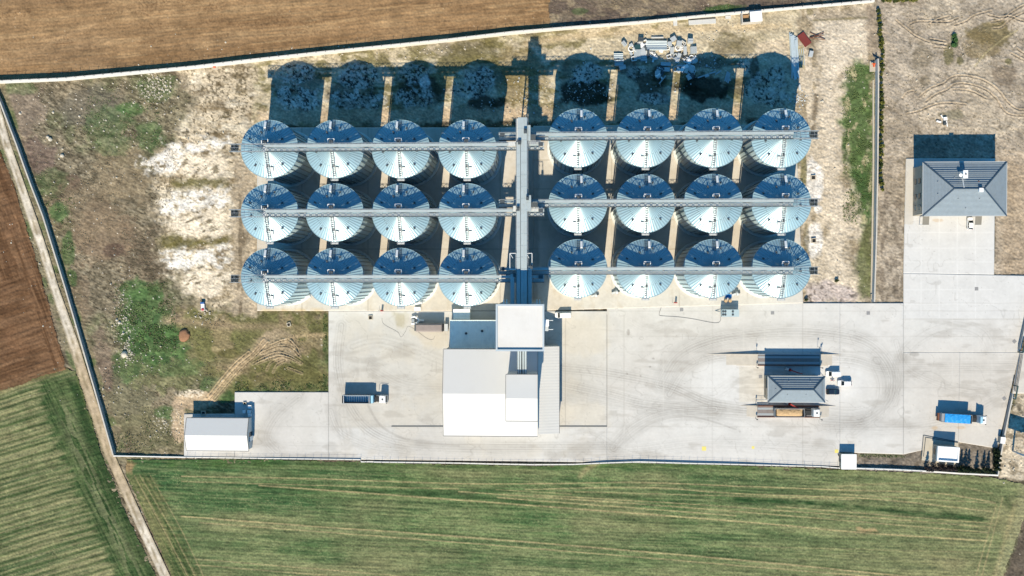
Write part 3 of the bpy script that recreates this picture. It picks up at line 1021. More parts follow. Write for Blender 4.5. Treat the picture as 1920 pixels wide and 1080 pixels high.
# ---- concrete
LANES = [([(640, 610), (634, 680), (650, 750), (690, 805), (760, 832), (900, 838), (1150, 838)], 17, .5), ([(660, 650), (720, 640), (830, 680)], 16, .32), ([(700, 690), (760, 720), (830, 725)], 18, .28),
         ([(690, 760), (716, 800), (770, 826), (860, 836)], 7, .5), ([(620, 770), (640, 812), (700, 838), (760, 846)], 12, .35), ([(560, 745), (520, 780), (500, 820), (520, 846)], 18, .35),
         ([(480, 800), (520, 838), (640, 842), (800, 846)], 10, .3), ([(660, 700), (640, 760), (650, 830)], 16, .3), ([(840, 840), (1000, 845), (1180, 845), (1330, 830), (1560, 840)], 14, .28),
         ([(1048, 690), (1140, 700), (1250, 722), (1330, 755), (1420, 768)], 17, .5), ([(1048, 720), (1140, 740), (1230, 760), (1420, 774)], 14, .45), ([(1048, 745), (1150, 760), (1260, 765)], 9, .35),
         ([(1150, 840), (1190, 800), (1250, 775), (1340, 768)], 14, .5), ([(1170, 830), (1230, 790), (1300, 782), (1380, 805)], 6, .35), ([(1130, 820), (1160, 835), (1172, 800)], 8, .3),
         ([(1240, 720), (1270, 670), (1330, 640), (1420, 625), (1520, 622), (1620, 640), (1670, 690), (1668, 750), (1620, 790), (1540, 790)], 18, .5), ([(1255, 740), (1290, 690), (1345, 668), (1420, 668)], 12, .42),
         ([(1545, 672), (1600, 676), (1650, 690), (1700, 690), (1900, 688)], 14, .4), ([(1545, 770), (1600, 775), (1650, 760), (1680, 720), (1690, 670), (1730, 630), (1790, 610), (1840, 625), (1860, 660)], 10, .45),
         ([(1640, 680), (1655, 720), (1645, 770), (1600, 810)], 10, .5), ([(1680, 640), (1700, 690), (1760, 720), (1830, 735), (1890, 720)], 12, .3), ([(1670, 700), (1700, 730), (1760, 745)], 3, .5),
         ([(1682, 690), (1712, 722), (1770, 735)], 3, .4), ([(1560, 800), (1700, 800), (1800, 780), (1880, 740)], 18, .28), ([(1250, 650), (1235, 700), (1255, 740), (1285, 742), (1290, 715), (1262, 712)], 4, .35),
         ([(1400, 700), (1300, 760), (1200, 770)], 10, .25), ([(1180, 600), (1220, 620), (1260, 600)], 12, .15), ([(1730, 725), (1760, 710), (1790, 730)], 2, .4), ([(1728, 702), (1745, 697), (1768, 710), (1772, 730)], 1.5, .4),
         ([(1752, 530), (1770, 517), (1790, 530)], 1.3, .35), ([(1800, 528), (1850, 536), (1862, 560)], 1.6, .25)]
_L = [(curve(p, 5), w, k) for p, w, k in LANES]
STAINS = [(1178, 623, 3, 6, .4), (1219, 688, 3, 2, .45), (1225, 672, 3, 2, .4), (1176, 701, 2, 2, .4), (1201, 705, 2, 2, .4), (1714, 664, 10, 5, .35), (1662, 630, 3, 22, .0), (750, 600, 10, 14, .22), (1143, 640, 10, 5, .1)]


def c_yard(x, y):
    N = len(x)
    n1 = fbm(x, y, 120, 601, 4)
    n2 = fbm(x, y, 30, 605, 4)
    c = np.tile(t3(233, 233, 230), (N, 1))
    c = mixc(c, t3(218, 215, 209), sm(.42, .64, n1) * .6)
    c = mixc(c, t3(233, 231, 227), sm(.5, .7, n2) * .4)
    west = sm(612, 660, x) * sm(1200, 1060, x)
    c = mixc(c, t3(217, 215, 208), west * sm(583, 600, y) * sm(806, 800, y) * .7)
    c = mixc(c, t3(224, 217, 202), west * sm(.45, .65, n2) * .3)
    c = mixc(c, t3(232, 226, 212), polymask(x, y, [(1046, 590), (1138, 590), (1138, 665), (1046, 662)], 8, 4) * .6 + polymask(x, y, [(1046, 756), (1138, 760), (1138, 798), (1046, 798)], 8, 5) * .6)
    c = mixc(c, t3(226, 216, 194), polymask(x, y, [(770, 612), (842, 620), (840, 655), (800, 652), (775, 630)], 4, 6) * .55)
    house = sm(1690, 1696, x) * sm(664, 512, y + 100 * (y < 597) * 0)
    c = mixc(c, t3(234, 235, 234), (x > 1692) * (y < 597) * .85)
    c = mixc(c, t3(224, 219, 208), (x > 1692) * (x < 1713) * (y < 420) * .8)
    isl = (1 - sm(.86, 1.1, np.hypot((x - 1465) / 165, (y - 712) / 62)))
    c = mixc(c, t3(240, 241, 240), isl * .75)
    c = mixc(c, t3(236, 231, 219), polymask(x, y, [(1386, 687), (1432, 687), (1432, 754), (1386, 754)], 1.2, 7, .2) * .8)
    c = mixc(c, t3(222, 216, 206), sm(1600, 1800, x) * sm(600, 700, y) * .6)
    # tyre lanes with streaks running along them
    for p, w, k in _L:
        d = dline(x, y, p)
        st = .25 + 1.1 * sm(.35, .8, vn(d * 1.0, d * 0 + w, 1.3, int(w * 10) % 97)) * (.35 + .9 * vn(x, y, 20, 611))
        c = mixc(c, t3(164, 161, 155), np.exp(-(d / w) ** 2) * k * .82 * st)
    c = mixc(c, t3(168, 162, 152), sm(.58, .72, fbm(x, y * 3.2, 60, 615, 4, .6)) * .3 * (y > 600))
    for cx, cy, rx, ry, k in STAINS:
        c = mixc(c, t3(120, 114, 104), blob(x, y, cx, cy, rx, ry, int(cx), .3) * k)
    c = mixc(c, t3(196, 186, 150), polymask(x, y, [(738, 588), (760, 588), (758, 612), (742, 616)], 4, 9) * .5)
    c = mixc(c, t3(214, 180, 128), blob(x, y, 1752, 802, 7, 5, 44, .5) * .45 + blob(x, y, 1802, 802, 8, 3, 45, .5) * .4 + blob(x, y, 1758, 413, 10, 3, 46, .5) * .4)
    # slab joints
    jl = np.zeros(N)
    for gx in (1138, 1170, 1060):
        jl = np.maximum(jl, np.exp(-((x - gx) / .8) ** 2) * (y > 590) * (y < 800))
    for gx in (440, 616, 1336, 1505, 1694):
        jl = np.maximum(jl, np.exp(-((x - gx) / .7) ** 2) * .6)
    for gy in (583, 800, 568.5, 660, 727, 631):
        jl = np.maximum(jl, np.exp(-((y - gy) / .7) ** 2) * .5 * ((x > 1138) | (gy in (583, 800))))
    jl = np.maximum(jl, np.exp(-((y - 598.5) / .8) ** 2) * (x > 1692) * .7)
    c = mixc(c, t3(168, 164, 156), jl * .55)
    hl = np.zeros(N)
    for gx in (1727, 1761, 1795, 1829):
        hl = np.maximum(hl, np.exp(-((x - gx) / .9) ** 2))
    for gy in (436, 465, 491, 517, 543, 570):
        hl = np.maximum(hl, np.exp(-((y - gy) / .9) ** 2))
    c = mixc(c, t3(247, 248, 247), hl * (x > 1694) * (x < 1864) * (y < 596) * .7)
    wl = np.zeros(N)
    for gx in range(640, 1900, 38):
        wl = np.maximum(wl, np.exp(-((x - gx - 6 * math.sin(gx)) / .8) ** 2))
    for gy in (614, 640, 668, 690, 720, 760, 780, 820, 845):
        wl = np.maximum(wl, np.exp(-((y - gy) / .8) ** 2) * .7)
    c = mixc(c, t3(238, 236, 230), wl * .32 * vn(x, y, 50, 617))
    # cracks
    c = c * np.array([1.025, 1.03, 1.03])
    cr = np.abs(fbm(x, y, 46, 621, 3) - .5)
    c = mixc(c, t3(150, 146, 138), sm(.008, .002, cr) * .25)
    c = mixc(c, t3(140, 134, 124), (vn(x, y, 2.0, 625) > .972) * .35)
    return c


def c_pad(x, y):
    n = fbm(x + 9 * vn(x, y, 7, 2), y + 9 * vn(x, y, 7, 5), 46, 641, 5, .6)
    c = np.tile(t3(233, 229, 219), (len(x), 1))
    c = mixc(c, t3(224, 214, 196), sm(.45, .66, n) * .5)
    c = mixc(c, t3(230, 227, 218), sm(1140, 1240, x) * sm(500, 540, y) * .7)
    c = mixc(c, t3(206, 192, 168), sm(.58, .78, fbm(x * 2.5 + 6 * vn(x, y, 5, 8), y, 26, 645, 5, .6)) * .35)
    c = mixc(c, t3(226, 196, 132), sm(574, 582, y) * sm(620, 600, x) * vn(x, y, 9, 3) * .6)
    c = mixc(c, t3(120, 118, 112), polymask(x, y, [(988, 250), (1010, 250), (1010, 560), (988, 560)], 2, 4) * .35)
    j = np.zeros(len(x))
    for gx in (566, 690, 815, 938, 1147, 1274, 1401):
        j = np.maximum(j, np.exp(-((x - gx) / .6) ** 2))
    for gy in (354, 467, 300, 412):
        j = np.maximum(j, np.exp(-((y - gy) / .6) ** 2))
    return mixc(c, t3(160, 150, 132), j * .45)


def c_track(x, y):
    xl, xr = interp_track(y)
    t = (x - xl) / (xr - xl)
    n = fbm(x * 2, y, 16, 661, 4)
    c = np.tile(t3(236, 227, 210), (len(x), 1))
    tan = sm(610, 700, y) * sm(1000, 900, y)
    c = mixc(c, t3(206, 184, 150), tan * .8)
    mid = np.exp(-((t - .45 - .1 * (vn(y * 1.0, y * 0, 40, 663) - .5)) / .12) ** 2)
    c = mixc(c, t3(150, 140, 112), mid * sm(.35, .6, n) * .8)
    c = mixc(c, t3(178, 160, 128), sm(.5, .7, n) * .5)
    e = np.minimum(t, 1 - t)
    return mixc(c, t3(150, 138, 104), sm(.18, .0, e + (n - .5) * .3) * .7)


M_SOIL = sheet_mat('ploughed_soil', 1.4, .22, .08, 1.2)
M_CROP = sheet_mat('young_crop', 1.6, .3, .1, 1.6)
M_WASTE = sheet_mat('waste_ground', 1.3, .3, .12, 1.3)
M_CONC = sheet_mat('yard_concrete', 1.2, .035, .01, 2.0, .25, .05)
M_PADC = sheet_mat('pad_concrete', 1.0, .06, .01, 2.0, .25, .06)
M_TRACK = sheet_mat('dirt_track', 1.5, .14, .06, 1.5)

mb = MB()
mb.add([(-4500, -4500, -.9), (4500, -4500, -.9), (4500, 4500, -.9), (-4500, 4500, -.9)], [(0, 1, 2, 3)])
tag(mb.build('ground', mat('far_fields', A(150, 146, 104), .95, 0, .1, .3, .012, dirt=(A(160, 130, 92), .8, .009))), kind='structure')

STEP = 1.55
FULL = [(-130, -130), (2060, -130), (2060, 1190), (-130, 1190)]
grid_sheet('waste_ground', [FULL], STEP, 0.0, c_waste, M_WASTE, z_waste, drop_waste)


def field(name, poly, col, material, z, amp, seed, zf=None):
    xs = [p[0] for p in poly]
    ys = [p[1] for p in poly]
    q = [(min(xs), min(ys)), (max(xs), min(ys)), (max(xs), max(ys)), (min(xs), max(ys))]

    def dr(x, y):
        return ~inpoly(x + (fbm(x, y, 9, seed) - .5) * amp, y + (fbm(x, y, 9, seed + 4) - .5) * amp, poly)
    return grid_sheet(name, [q], STEP, z, col, material, zf, dr)


def z_rows(ang, per, h):
    def f(x, y):
        u, v = rot(x, y, ang)
        return (vn(u * .06, v, per, 701) - .5) * h + (vn(x, y, 3, 705) - .5) * h
    return f


field('ploughed_field', TAN, c_tan, M_SOIL, .1, 5, 31, z_rows(-5, 2.4, .16))
field('brown_ploughed_field', BROWN, c_brown, M_SOIL, .1, 5, 35, z_rows(-18, 2.6, .2))
field('crop_field', GREENL, c_greenl, M_CROP, .12, 6, 39, z_rows(-17, 2.4, .22))
field('striped_crop_field', GREENB, c_greenb, M_CROP, .12, 6, 43, z_rows(2.6, 2.4, .22))
tq = [[(a[1], a[0]), (a[2], a[0]), (b[2], b[0]), (b[1], b[0])] for a, b in zip(TRACK[:-1], TRACK[1:])]
grid_sheet('dirt_track', tq, 1.8, .22, c_track, M_TRACK)
grid_sheet('concrete_yard', YARD, STEP, .24, c_yard, M_CONC, skirt=.5)
grid_sheet('silo_pad', PAD, 2.0, .36, c_pad, M_PADC, skirt=.6)
grid_sheet('access_road', [[(1912, 660), (2060, 655), (2060, 738), (1898, 738)]], 2.5, .2, c_yard, M_CONC, skirt=.3)

# ================================================================== MATERIALS OF THE BUILT THINGS
M_GALV = mat('galvanised_sheet', (.275, .42, .485), .32, .14, .45, .06, .5, objvar=.06, dirt=((.30, .33, .33), .35, .35))
M_GALVW = mat('galvanised_wall', (.44, .57, .61), .5, .1, .4, .05, .4)
M_RIB_SHADE = mat('galvanised_rib_shade', (.21, .27, .29), .5, .3, .4)  # same metal as the sheet, darkened to paint the shading along ribs
M_STEEL = mat('galvanised_steel', (.30, .33, .35), .5, .3, .4, .1, .8)
M_LATT = mat('lattice_steel', (.07, .085, .09), .55, .3, .4)
M_STEELD = mat('dark_steel', (.07, .085, .095), .6, .3, .4)
M_CASE = mat('conveyor_casing', (.40, .46, .47), .5, .25, .4, .06, .4, dirt=((.3, .3, .28), .4, .9))
M_DECK = mat('walkway_deck', (.52, .55, .55), .6, .3, .3, .12, 1.5)
M_CONCF = mat('foundation_concrete', A(214, 206, 188), .9, 0, .2, .1, .6)
M_WHITE = mat('white_sheet_roof', (.575, .575, .565), .5, 0, .3, .03, .12, stripe=('X', .33, .02), dirt=((.42, .42, .40), .25, .12))
M_WHITEY = mat('white_sheet_roof_cross', (.51, .505, .49), .55, 0, .3, .04, .12, stripe=('Y', .9, .02), dirt=((.42, .42, .40), .3, .15))
M_WALLG = mat('grey_wall_sheet', (.46, .48, .48), .6, .1, .3, .04, .3, stripe=('X', .3, .03))
M_GREY = mat('light_grey_metal', (.5, .52, .52), .55, .2, .3, .06, .5)
M_TRIM = mat('dark_trim', (.09, .10, .11), .6, .1, .3)
M_EDGE = mat('roof_edge_grey', (.30, .33, .35), .55, .2, .3)
M_TEAL = mat('bluegrey_sheet_roof', (.78, .86, .84), .5, .2, .4, .04, .3, stripe=('X', .5, .05), dirt=((.5, .56, .56), .5, .35))
M_WHITEP = mat('white_paint', (.78, .78, .77), .45, 0, .4, .03, .6)
M_REDP = mat('red_paint', (.42, .045, .035), .5, 0, .4, .1, 1.5)
M_RUST = mat('rusty_steel', (.16, .07, .045), .8, .1, .2, .3, 1.2)
M_BLACK = mat('black_rubber', (.018, .018, .02), .75, 0, .3)
M_GLASS = mat('dark_glass', (.012, .02, .026), .12, 0, .6)
M_WALLC = mat('boundary_wall_concrete', A(226, 222, 212), .85, 0, .2, .12, .5, dirt=((.25, .23, .2), .4, .3))
M_WALLB = mat('rough_wall_concrete', A(196, 196, 194), .9, 0, .2, .15, .6, dirt=((.2, .19, .17), .45, .4))
M_POST = mat('fence_post', (.12, .12, .12), .6, .3, .3)

# ================================================================== BOUNDARY WALLS AND FENCES


def wall_run(t, pts, th, name='wall_body', material=None, cope=None):
    """pts = [(px, py, height)] picked along the top of the wall"""
    w = [P3(x, y, h) for x, y, h in pts]
    mb, mc = MB(), MB()
    n = len(w)
    L, R = [], []
    for i in range(n):
        a = w[max(i - 1, 0)]
        b = w[min(i + 1, n - 1)]
        d = Vector((b.x - a.x, b.y - a.y, 0)).normalized()
        nn = Vector((-d.y, d.x, 0))
        L.append(w[i] + nn * th / 2)
        R.append(w[i] - nn * th / 2)
    for i in range(n - 1):
        for grow, z0, m in ((0, None, mb),) + (((.06, .1, mc),) if cope else ()):
            vs = []
            for k in (i, i + 1):
                c = (L[k] + R[k]) / 2
                e = (L[k] - R[k]).normalized() * grow
                top = w[k].z + (0 if z0 is None else z0)
                bot = -.4 if z0 is None else w[k].z + .002
                vs += [(L[k].x + e.x, L[k].y + e.y, bot), (R[k].x - e.x, R[k].y - e.y, bot), (R[k].x - e.x, R[k].y - e.y, top), (L[k].x + e.x, L[k].y + e.y, top)]
            m.add(vs, [(0, 1, 2, 3)[::-1], (4, 5, 6, 7), (3, 2, 6, 7)[::-1], (0, 3, 7, 4)[::-1], (1, 5, 6, 2)[::-1]])
    mb.build(name, material or M_WALLC, t, rel=t)
    if cope:
        mc.build('coping', cope, t, rel=t)
    return w


def along(w, spacing, maxn=100):
    out = []
    acc = 0.0
    for a, b in zip(w[:-1], w[1:]):
        L = (b - a).length
        s = (spacing - acc) if out else 0.0
        while s < L and len(out) < maxn:
            out.append((a.lerp(b, s / L), (b - a).normalized()))
            s += spacing
        acc = (acc + L) % spacing if out else 0
        acc = L - (s - spacing)
    return out


def posts(t, w, spacing, h, r=.05, wires=2, name='fence_post', maxn=100):
    sp = along(w, spacing, maxn)
    pm = MB()
    pm.box(-r, -r, 0, r, r, h)
    pm.bar((0, 0, h - .02), (0, .22, h + .18), r * 1.6, r * 1.6)
    first = None
    for p, d in sp:
        if first is None:
            first = pm.build(name, M_POST, t)
            o = first
        else:
            o = first.copy()
            COL.objects.link(o)
            o.parent = t
        o.location = p - Vector(t.location)
    for k in range(wires):
        m = MB()
        z = h * (k + 1) / wires - .03
        m.tube([p + Vector((0, 0, z)) for p, d in sp], .022, 4)
        m.build('fence_wire', M_POST, t, rel=t)


nw = thing('boundary_wall', 'long white concrete wall with wire fence posts along the brown field and scrub at the top', 'wall', P3(800, 80))
hs = [2.3, 2.3, 2.3, 2.25, 2.2, 2.2, 2.15, 2.1, 2.1, 2.1, 1.9, 1.7, 1.5, 1.35, 1.25, 1.2]
w = wall_run(nw, [(x, y, h) for (x, y), h in zip(WALL_N, hs)], .6, material=mat('white_wall_paint', (.62, .61, .58), .85, 0, .2, .08, .4, dirt=((.38, .36, .32), .3, .4)), cope=None)
posts(nw, w, 3.06, 1.15, .045)

ww = thing('boundary_wall', 'bluish concrete wall running along the dirt track on the left', 'wall', P3(110, 540))
w = wall_run(ww, [(-62, 60, 1.7), (0, 192, 1.7), (30, 270, 1.7), (46, 315, 1.7), (58, 348, 1.7), (80, 405, 1.7), (122, 540, 1.7), (151, 640, 1.7), (180, 740, 1.7), (212, 853, 1.7)], .32, material=M_WALLB, cope=M_WALLC)

sw = thing('boundary_wall', 'low white wall with wire fence posts between the yard and the striped green field', 'wall', P3(900, 868))
SWP = [(212, 855, .8), (350, 857.5, .5), (450, 859, .5), (560, 860.5, .6), (676, 862, .65), (677, 866, .4), (700, 866, .4), (701, 866.5, .75), (860, 868.5, .5), (915, 870, .6),
       (1000, 871.5, .65), (1075, 871, .5), (1130, 868.5, .9), (1200, 866, .9), (1290, 869, .95), (1380, 871, .9), (1540, 875, .5), (1575, 878, .7)]
w = wall_run(sw, SWP, .34, material=mat('white_wall_south', (.66, .65, .62), .85, 0, .2, .08, .4, dirt=((.42, .4, .35), .3, .4)), cope=None)
posts(sw, [p for p in w[1:]], 2.62, 1.1, .035)
se_ = thing('boundary_wall', 'white wall behind the dark cypress row at the bottom right corner of the yard', 'wall', P3(1740, 884))
w = wall_run(se_, [(1605, 878.5, 1.0), (1680, 881, 1.05), (1740, 884, 1.1), (1800, 888, 1.1), (1872, 891.5, 1.1)], .45, material=mat('white_wall_corner', (.66, .65, .62), .85, 0, .2, .08, .4))
posts(se_, w[:3], 2.9, 1.0, .035)
ge = thing('boundary_wall', 'grey wall leading from the gate down to the bottom right corner', 'wall', P3(1885, 810))
wall_run(ge, [(1900, 738, 1.6), (1893, 770, 1.6), (1884, 815, 1.6), (1874, 868, 1.6), (1872, 890, 1.6)], .3, material=M_WALLB, cope=M_WALLC)
gn = thing('boundary_wall', 'short grey wall above the sliding gate at the right edge', 'wall', P3(1918, 620))
wall_run(gn, [(1938, 560, 1.6), (1924, 605, 1.6), (1913, 655, 1.6)], .3, material=M_WALLB, cope=M_WALLC)
ew = thing('boundary_wall', 'straight grey retaining wall with white top beside the shrub hedge', 'wall', P3(1640, 330))
wall_run(ew, [(1646.5, 110, 2.3), (1647, 160, 2.3), (1645.8, 300, 2.3), (1643.5, 440, 2.3), (1641, 520, 2.3), (1639.5, 566, 2.3)], .3, material=mat('pale_retaining_wall', A(226, 230, 234), .85, 0, .2, .06, .5), cope=M_WALLC)
mb = MB()
for (a, b) in zip([(1637.5, 150), (1637.5, 300), (1635.5, 440), (1633.5, 560)][:-1], [(1637.5, 150), (1637.5, 300), (1635.5, 440), (1633.5, 560)][1:]):
    mb.bar(P3(*a, .08), P3(*b, .08), .5, .16)
mb.build('kerb_strip', M_CONCF, ew, rel=ew)

M_RING = mat('silo_ring_concrete', (.62, .64, .62), .9, 0, .2, .08, .6)

# ================================================================== SILOS
EAVE = 21.4
APEX = 24.8
RS = 8.52
BASEZ = .36
ROOFK = (APEX - EAVE) / (RS - .8)


def zroof(r):
    return EAVE + (RS - r) * ROOFK


def make_silo(mir):
    t = thing('grain_silo', 'x', 'silo')
    m = MB()
    m.cyl(0, 0, 0, .6, RS + .7, RS + .62, 64)
    m.build('foundation_ring', M_RING, t)
    m = MB()
    m.cyl(0, 0, .5, EAVE - .05, RS - .2, RS - .2, 72, top=False)
    for k in range(36):
        a = 2 * math.pi * (k + .5) / 36
        c, s = math.cos(a), math.sin(a)
        R = Matrix.Rotation(a, 3, 'Z')
        m.obox((c * (RS - .12), s * (RS - .12), EAVE / 2 + .2), .2, .2, EAVE - 1.0, R, 1)
    for z in ():
        for k in range(72):
            a0, a1 = 2 * math.pi * k / 72, 2 * math.pi * (k + 1) / 72
            m.bar((math.cos(a0) * RS, math.sin(a0) * RS, z), (math.cos(a1) * RS, math.sin(a1) * RS, z), .12, .12, m=1)
    m.build('wall', [M_GALVW, M_RIB_SHADE], t)
    # roof: sixty pressed sectors, each a little hollow between its ribs
    m = MB()
    n = 60
    rr = [RS + .22, RS * .62, .8]
    for k in range(n):
        a0, a1 = 2 * math.pi * k / n, 2 * math.pi * (k + 1) / n
        am = (a0 + a1) / 2
        v = []
        for r in rr:
            dz = .05 * r / RS
            for a, d in ((a0, 0), (am, -dz), (a1, 0)):
                v.append((r * math.cos(a), r * math.sin(a), zroof(r) + d))
        m.add(v, [(0, 1, 4, 3), (1, 2, 5, 4), (3, 4, 7, 6), (4, 5, 8, 7)], 0)
        p = Vector((.8 * math.cos(a0), .8 * math.sin(a0), zroof(.8) + .03))
        q = Vector(((RS + .2) * math.cos(a0), (RS + .2) * math.sin(a0), zroof(RS + .2) + .03))
        m.bar(p, q, .055, .13, m=1)
        r = RS * .62
        if k % 2 == 0:
            m.bar((r * math.cos(a0), r * math.sin(a0), zroof(r) + .03), (r * math.cos(a1), r * math.sin(a1), zroof(r) + .03), .1, .08, m=1)
    # eave curl
    for k in range(72):
        a0, a1 = 2 * math.pi * k / 72, 2 * math.pi * (k + 1) / 72
        R = RS + .22
        m.bar((math.cos(a0) * R, math.sin(a0) * R, zroof(R) - .03), (math.cos(a1) * R, math.sin(a1) * R, zroof(R) - .03), .12, .2, m=0)
    m.build('roof', [M_GALV, M_RIB_SHADE], t)
    m = MB()
    m.cyl(0, 0, APEX - .1, APEX + .35, .85, .8, 24)
    m.cyl(0, 0, APEX + .35, APEX + .9, .35, .35, 12)
    m.build('roof_collar', M_STEEL, t)
    # stair up the southern slope
    x0 = 0.0
    up = Vector((0, -1, -ROOFK)).normalized()
    m = MB()
    for sx in (-.42, .42):
        m.bar((x0 + sx, -1.0, zroof(1.0) + .25), (x0 + sx, -RS, zroof(RS) + .25), .1, .16)
        m.bar((x0 + sx, -1.6, zroof(1.6) + 1.1), (x0 + sx, -RS, zroof(RS) + 1.1), .1, .1)
        for k in range(6):
            y = -1.6 - k * (RS - 1.6) / 5
            m.bar((x0 + sx, y, zroof(-y) + .2), (x0 + sx, y, zroof(-y) + 1.1), .06, .06)
    for k in range(12):
        y = -1.3 - k * .62
        m.box(x0 - .42, y - .12, zroof(-y) + .26, x0 + .42, y + .12, zroof(-y) + .31)
    m.build('roof_stair', M_STEEL, t)
    m = MB()
    m.box(-1.05, -RS - .95, EAVE - .55, 1.05, -RS - .25, EAVE - .47)
    for z in (.0, .55, 1.05):
        for p, q in (((-1.05, -RS - .95), (1.05, -RS - .95)), ((-1.05, -RS - .95), (-1.05, -RS - .3)), ((1.05, -RS - .95), (1.05, -RS - .3))):
            m.bar((p[0], p[1], EAVE - .5 + z), (q[0], q[1], EAVE - .5 + z), .06, .06)
    for x in (-1.05, 0, 1.05):
        m.bar((x, -RS - .95, EAVE - .5), (x, -RS - .95, EAVE + .6), .06, .06)
    m.build('eave_platform', M_GREY, t)
    m = MB()                                             # caged ladder down the wall
    for sx in (-.25, .25):
        m.bar((mir * .7 + sx, -RS - .25, .5), (mir * .7 + sx, -RS - .25, EAVE - .5), .07, .07)
    for k in range(34):
        m.bar((mir * .7 - .25, -RS - .25, .8 + k * .6), (mir * .7 + .25, -RS - .25, .8 + k * .6), .05, .05)
    m.build('wall_ladder', M_STEEL, t)
    # roof hatch beside the stair
    R = Matrix((Vector((1, 0, 0)), -up, Vector((1, 0, 0)).cross(-up))).transposed()
    m = MB()
    y = -6.3
    m.obox((mir * 1.1, y, zroof(-y) + .22), .8, 1.25, .45, R)
    m.obox((mir * 1.1, y, zroof(-y) + .47), .95, 1.4, .06, R)
    h = m.build('roof_hatch', M_STEEL, t)
    # northern ladder and inspection cover
    m = MB()
    for sx in (-.4, .4):
        m.bar((-mir * .1 + sx, 5.4, zroof(5.4) + .15), (-mir * .1 + sx, RS + .1, zroof(RS) + .15), .07, .1)
    for k in range(6):
        y = 5.6 + k * .5
        m.bar((-mir * .1 - .5, y, zroof(y) + .18), (-mir * .1 + .5, y, zroof(y) + .18), .09, .08)
    m.build('roof_ladder', M_STEELD, t)
    m = MB()
    y = 7.1
    R2 = Matrix((Vector((1, 0, 0)), Vector((0, 1, -ROOFK)).normalized(), Vector((1, 0, 0)).cross(Vector((0, 1, -ROOFK)).normalized()))).transposed()
    m.obox((-mir * 1.0, y, zroof(y) + .3), .65, 2.1, .55, R2)
    m.build('inspection_cover', M_WHITEP, t)
    vm = MB()
    vm.box(-.17, -.17, -.1, .17, .17, .34)
    vm.box(-.24, -.42, .3, .24, .24, .46)
    first = None
    for k in range(9):
        a = math.pi / 9 + 2 * math.pi * k / 9 + .21
        r = RS * (.74 if k % 2 else .6)
        o = vm.build('roof_vent', M_STEELD, t) if first is None else first.copy()
        if first is None:
            first = o
        else:
            COL.objects.link(o)
            o.parent = t
        o.location = (r * math.cos(a), r * math.sin(a), zroof(r))
        o.rotation_euler = (0, 0, a + math.pi / 2)
    return t


COLX_L = [506.2, 628, 752, 876.2]
COLX_R = [1083.5, 1210, 1336.7, 1464.5]
ROWY_L = [279.9, 398.9, 519.6]
ROWY_R = [259.2, 381.7, 503.6]
ROWN = ['top row', 'middle row', 'bottom row']
CNL = ['outermost on the left', 'second from the left', 'third from the left', 'next to the central conveyor']
CNR = ['next to the central conveyor', 'second from the central conveyor', 'third from the central conveyor', 'outermost on the right']
SILO = {}
for side, cx, cy, names, mir in (('left', COLX_L, ROWY_L, CNL, 1), ('right', COLX_R, ROWY_R, CNR, -1)):
    proto = None
    if side == 'right':                                  # the right block is a little lower
        EAVE, APEX = EAVE - 1.25, APEX - 1.25
    for r in range(3):
        for k in range(4):
            x, y = P(cx[k], cy[r], EAVE)
            lab = 'galvanised grain silo, %s of the %s in the %s block' % (names[k], ROWN[r], side)
            if proto is None:
                o = make_silo(mir)
                proto = o
                o['label'] = lab
                o['group'] = 'corrugated steel grain silos in two blocks'
                o.location = (x, y, BASEZ)
            else:
                o = dup(proto, (x, y, BASEZ), 0, lab)
            SILO[(side, r, k)] = (x, y)

# ================================================================== CONVEYOR BRIDGES
BZ = 26.3


def lattice(m, x0, x1, y, z0, z1, step, d=.07, ch=.1):
    n = max(1, int(round((x1 - x0) / step)))
    m.bar((x0, y, z0), (x1, y, z0), ch, ch)
    m.bar((x0, y, z1), (x1, y, z1), ch, ch)
    for i in range(n):
        a = x0 + (x1 - x0) * i / n
        b = x0 + (x1 - x0) * (i + 1) / n
        m.bar((a, y, z0), (b, y, z1), d, d)
        m.bar((a, y + .004, z1), (b, y + .004, z0), d, d)
        m.bar((a, y, z0), (a, y, z1), d, d)
    m.bar((x1, y, z0), (x1, y, z1), d, d)


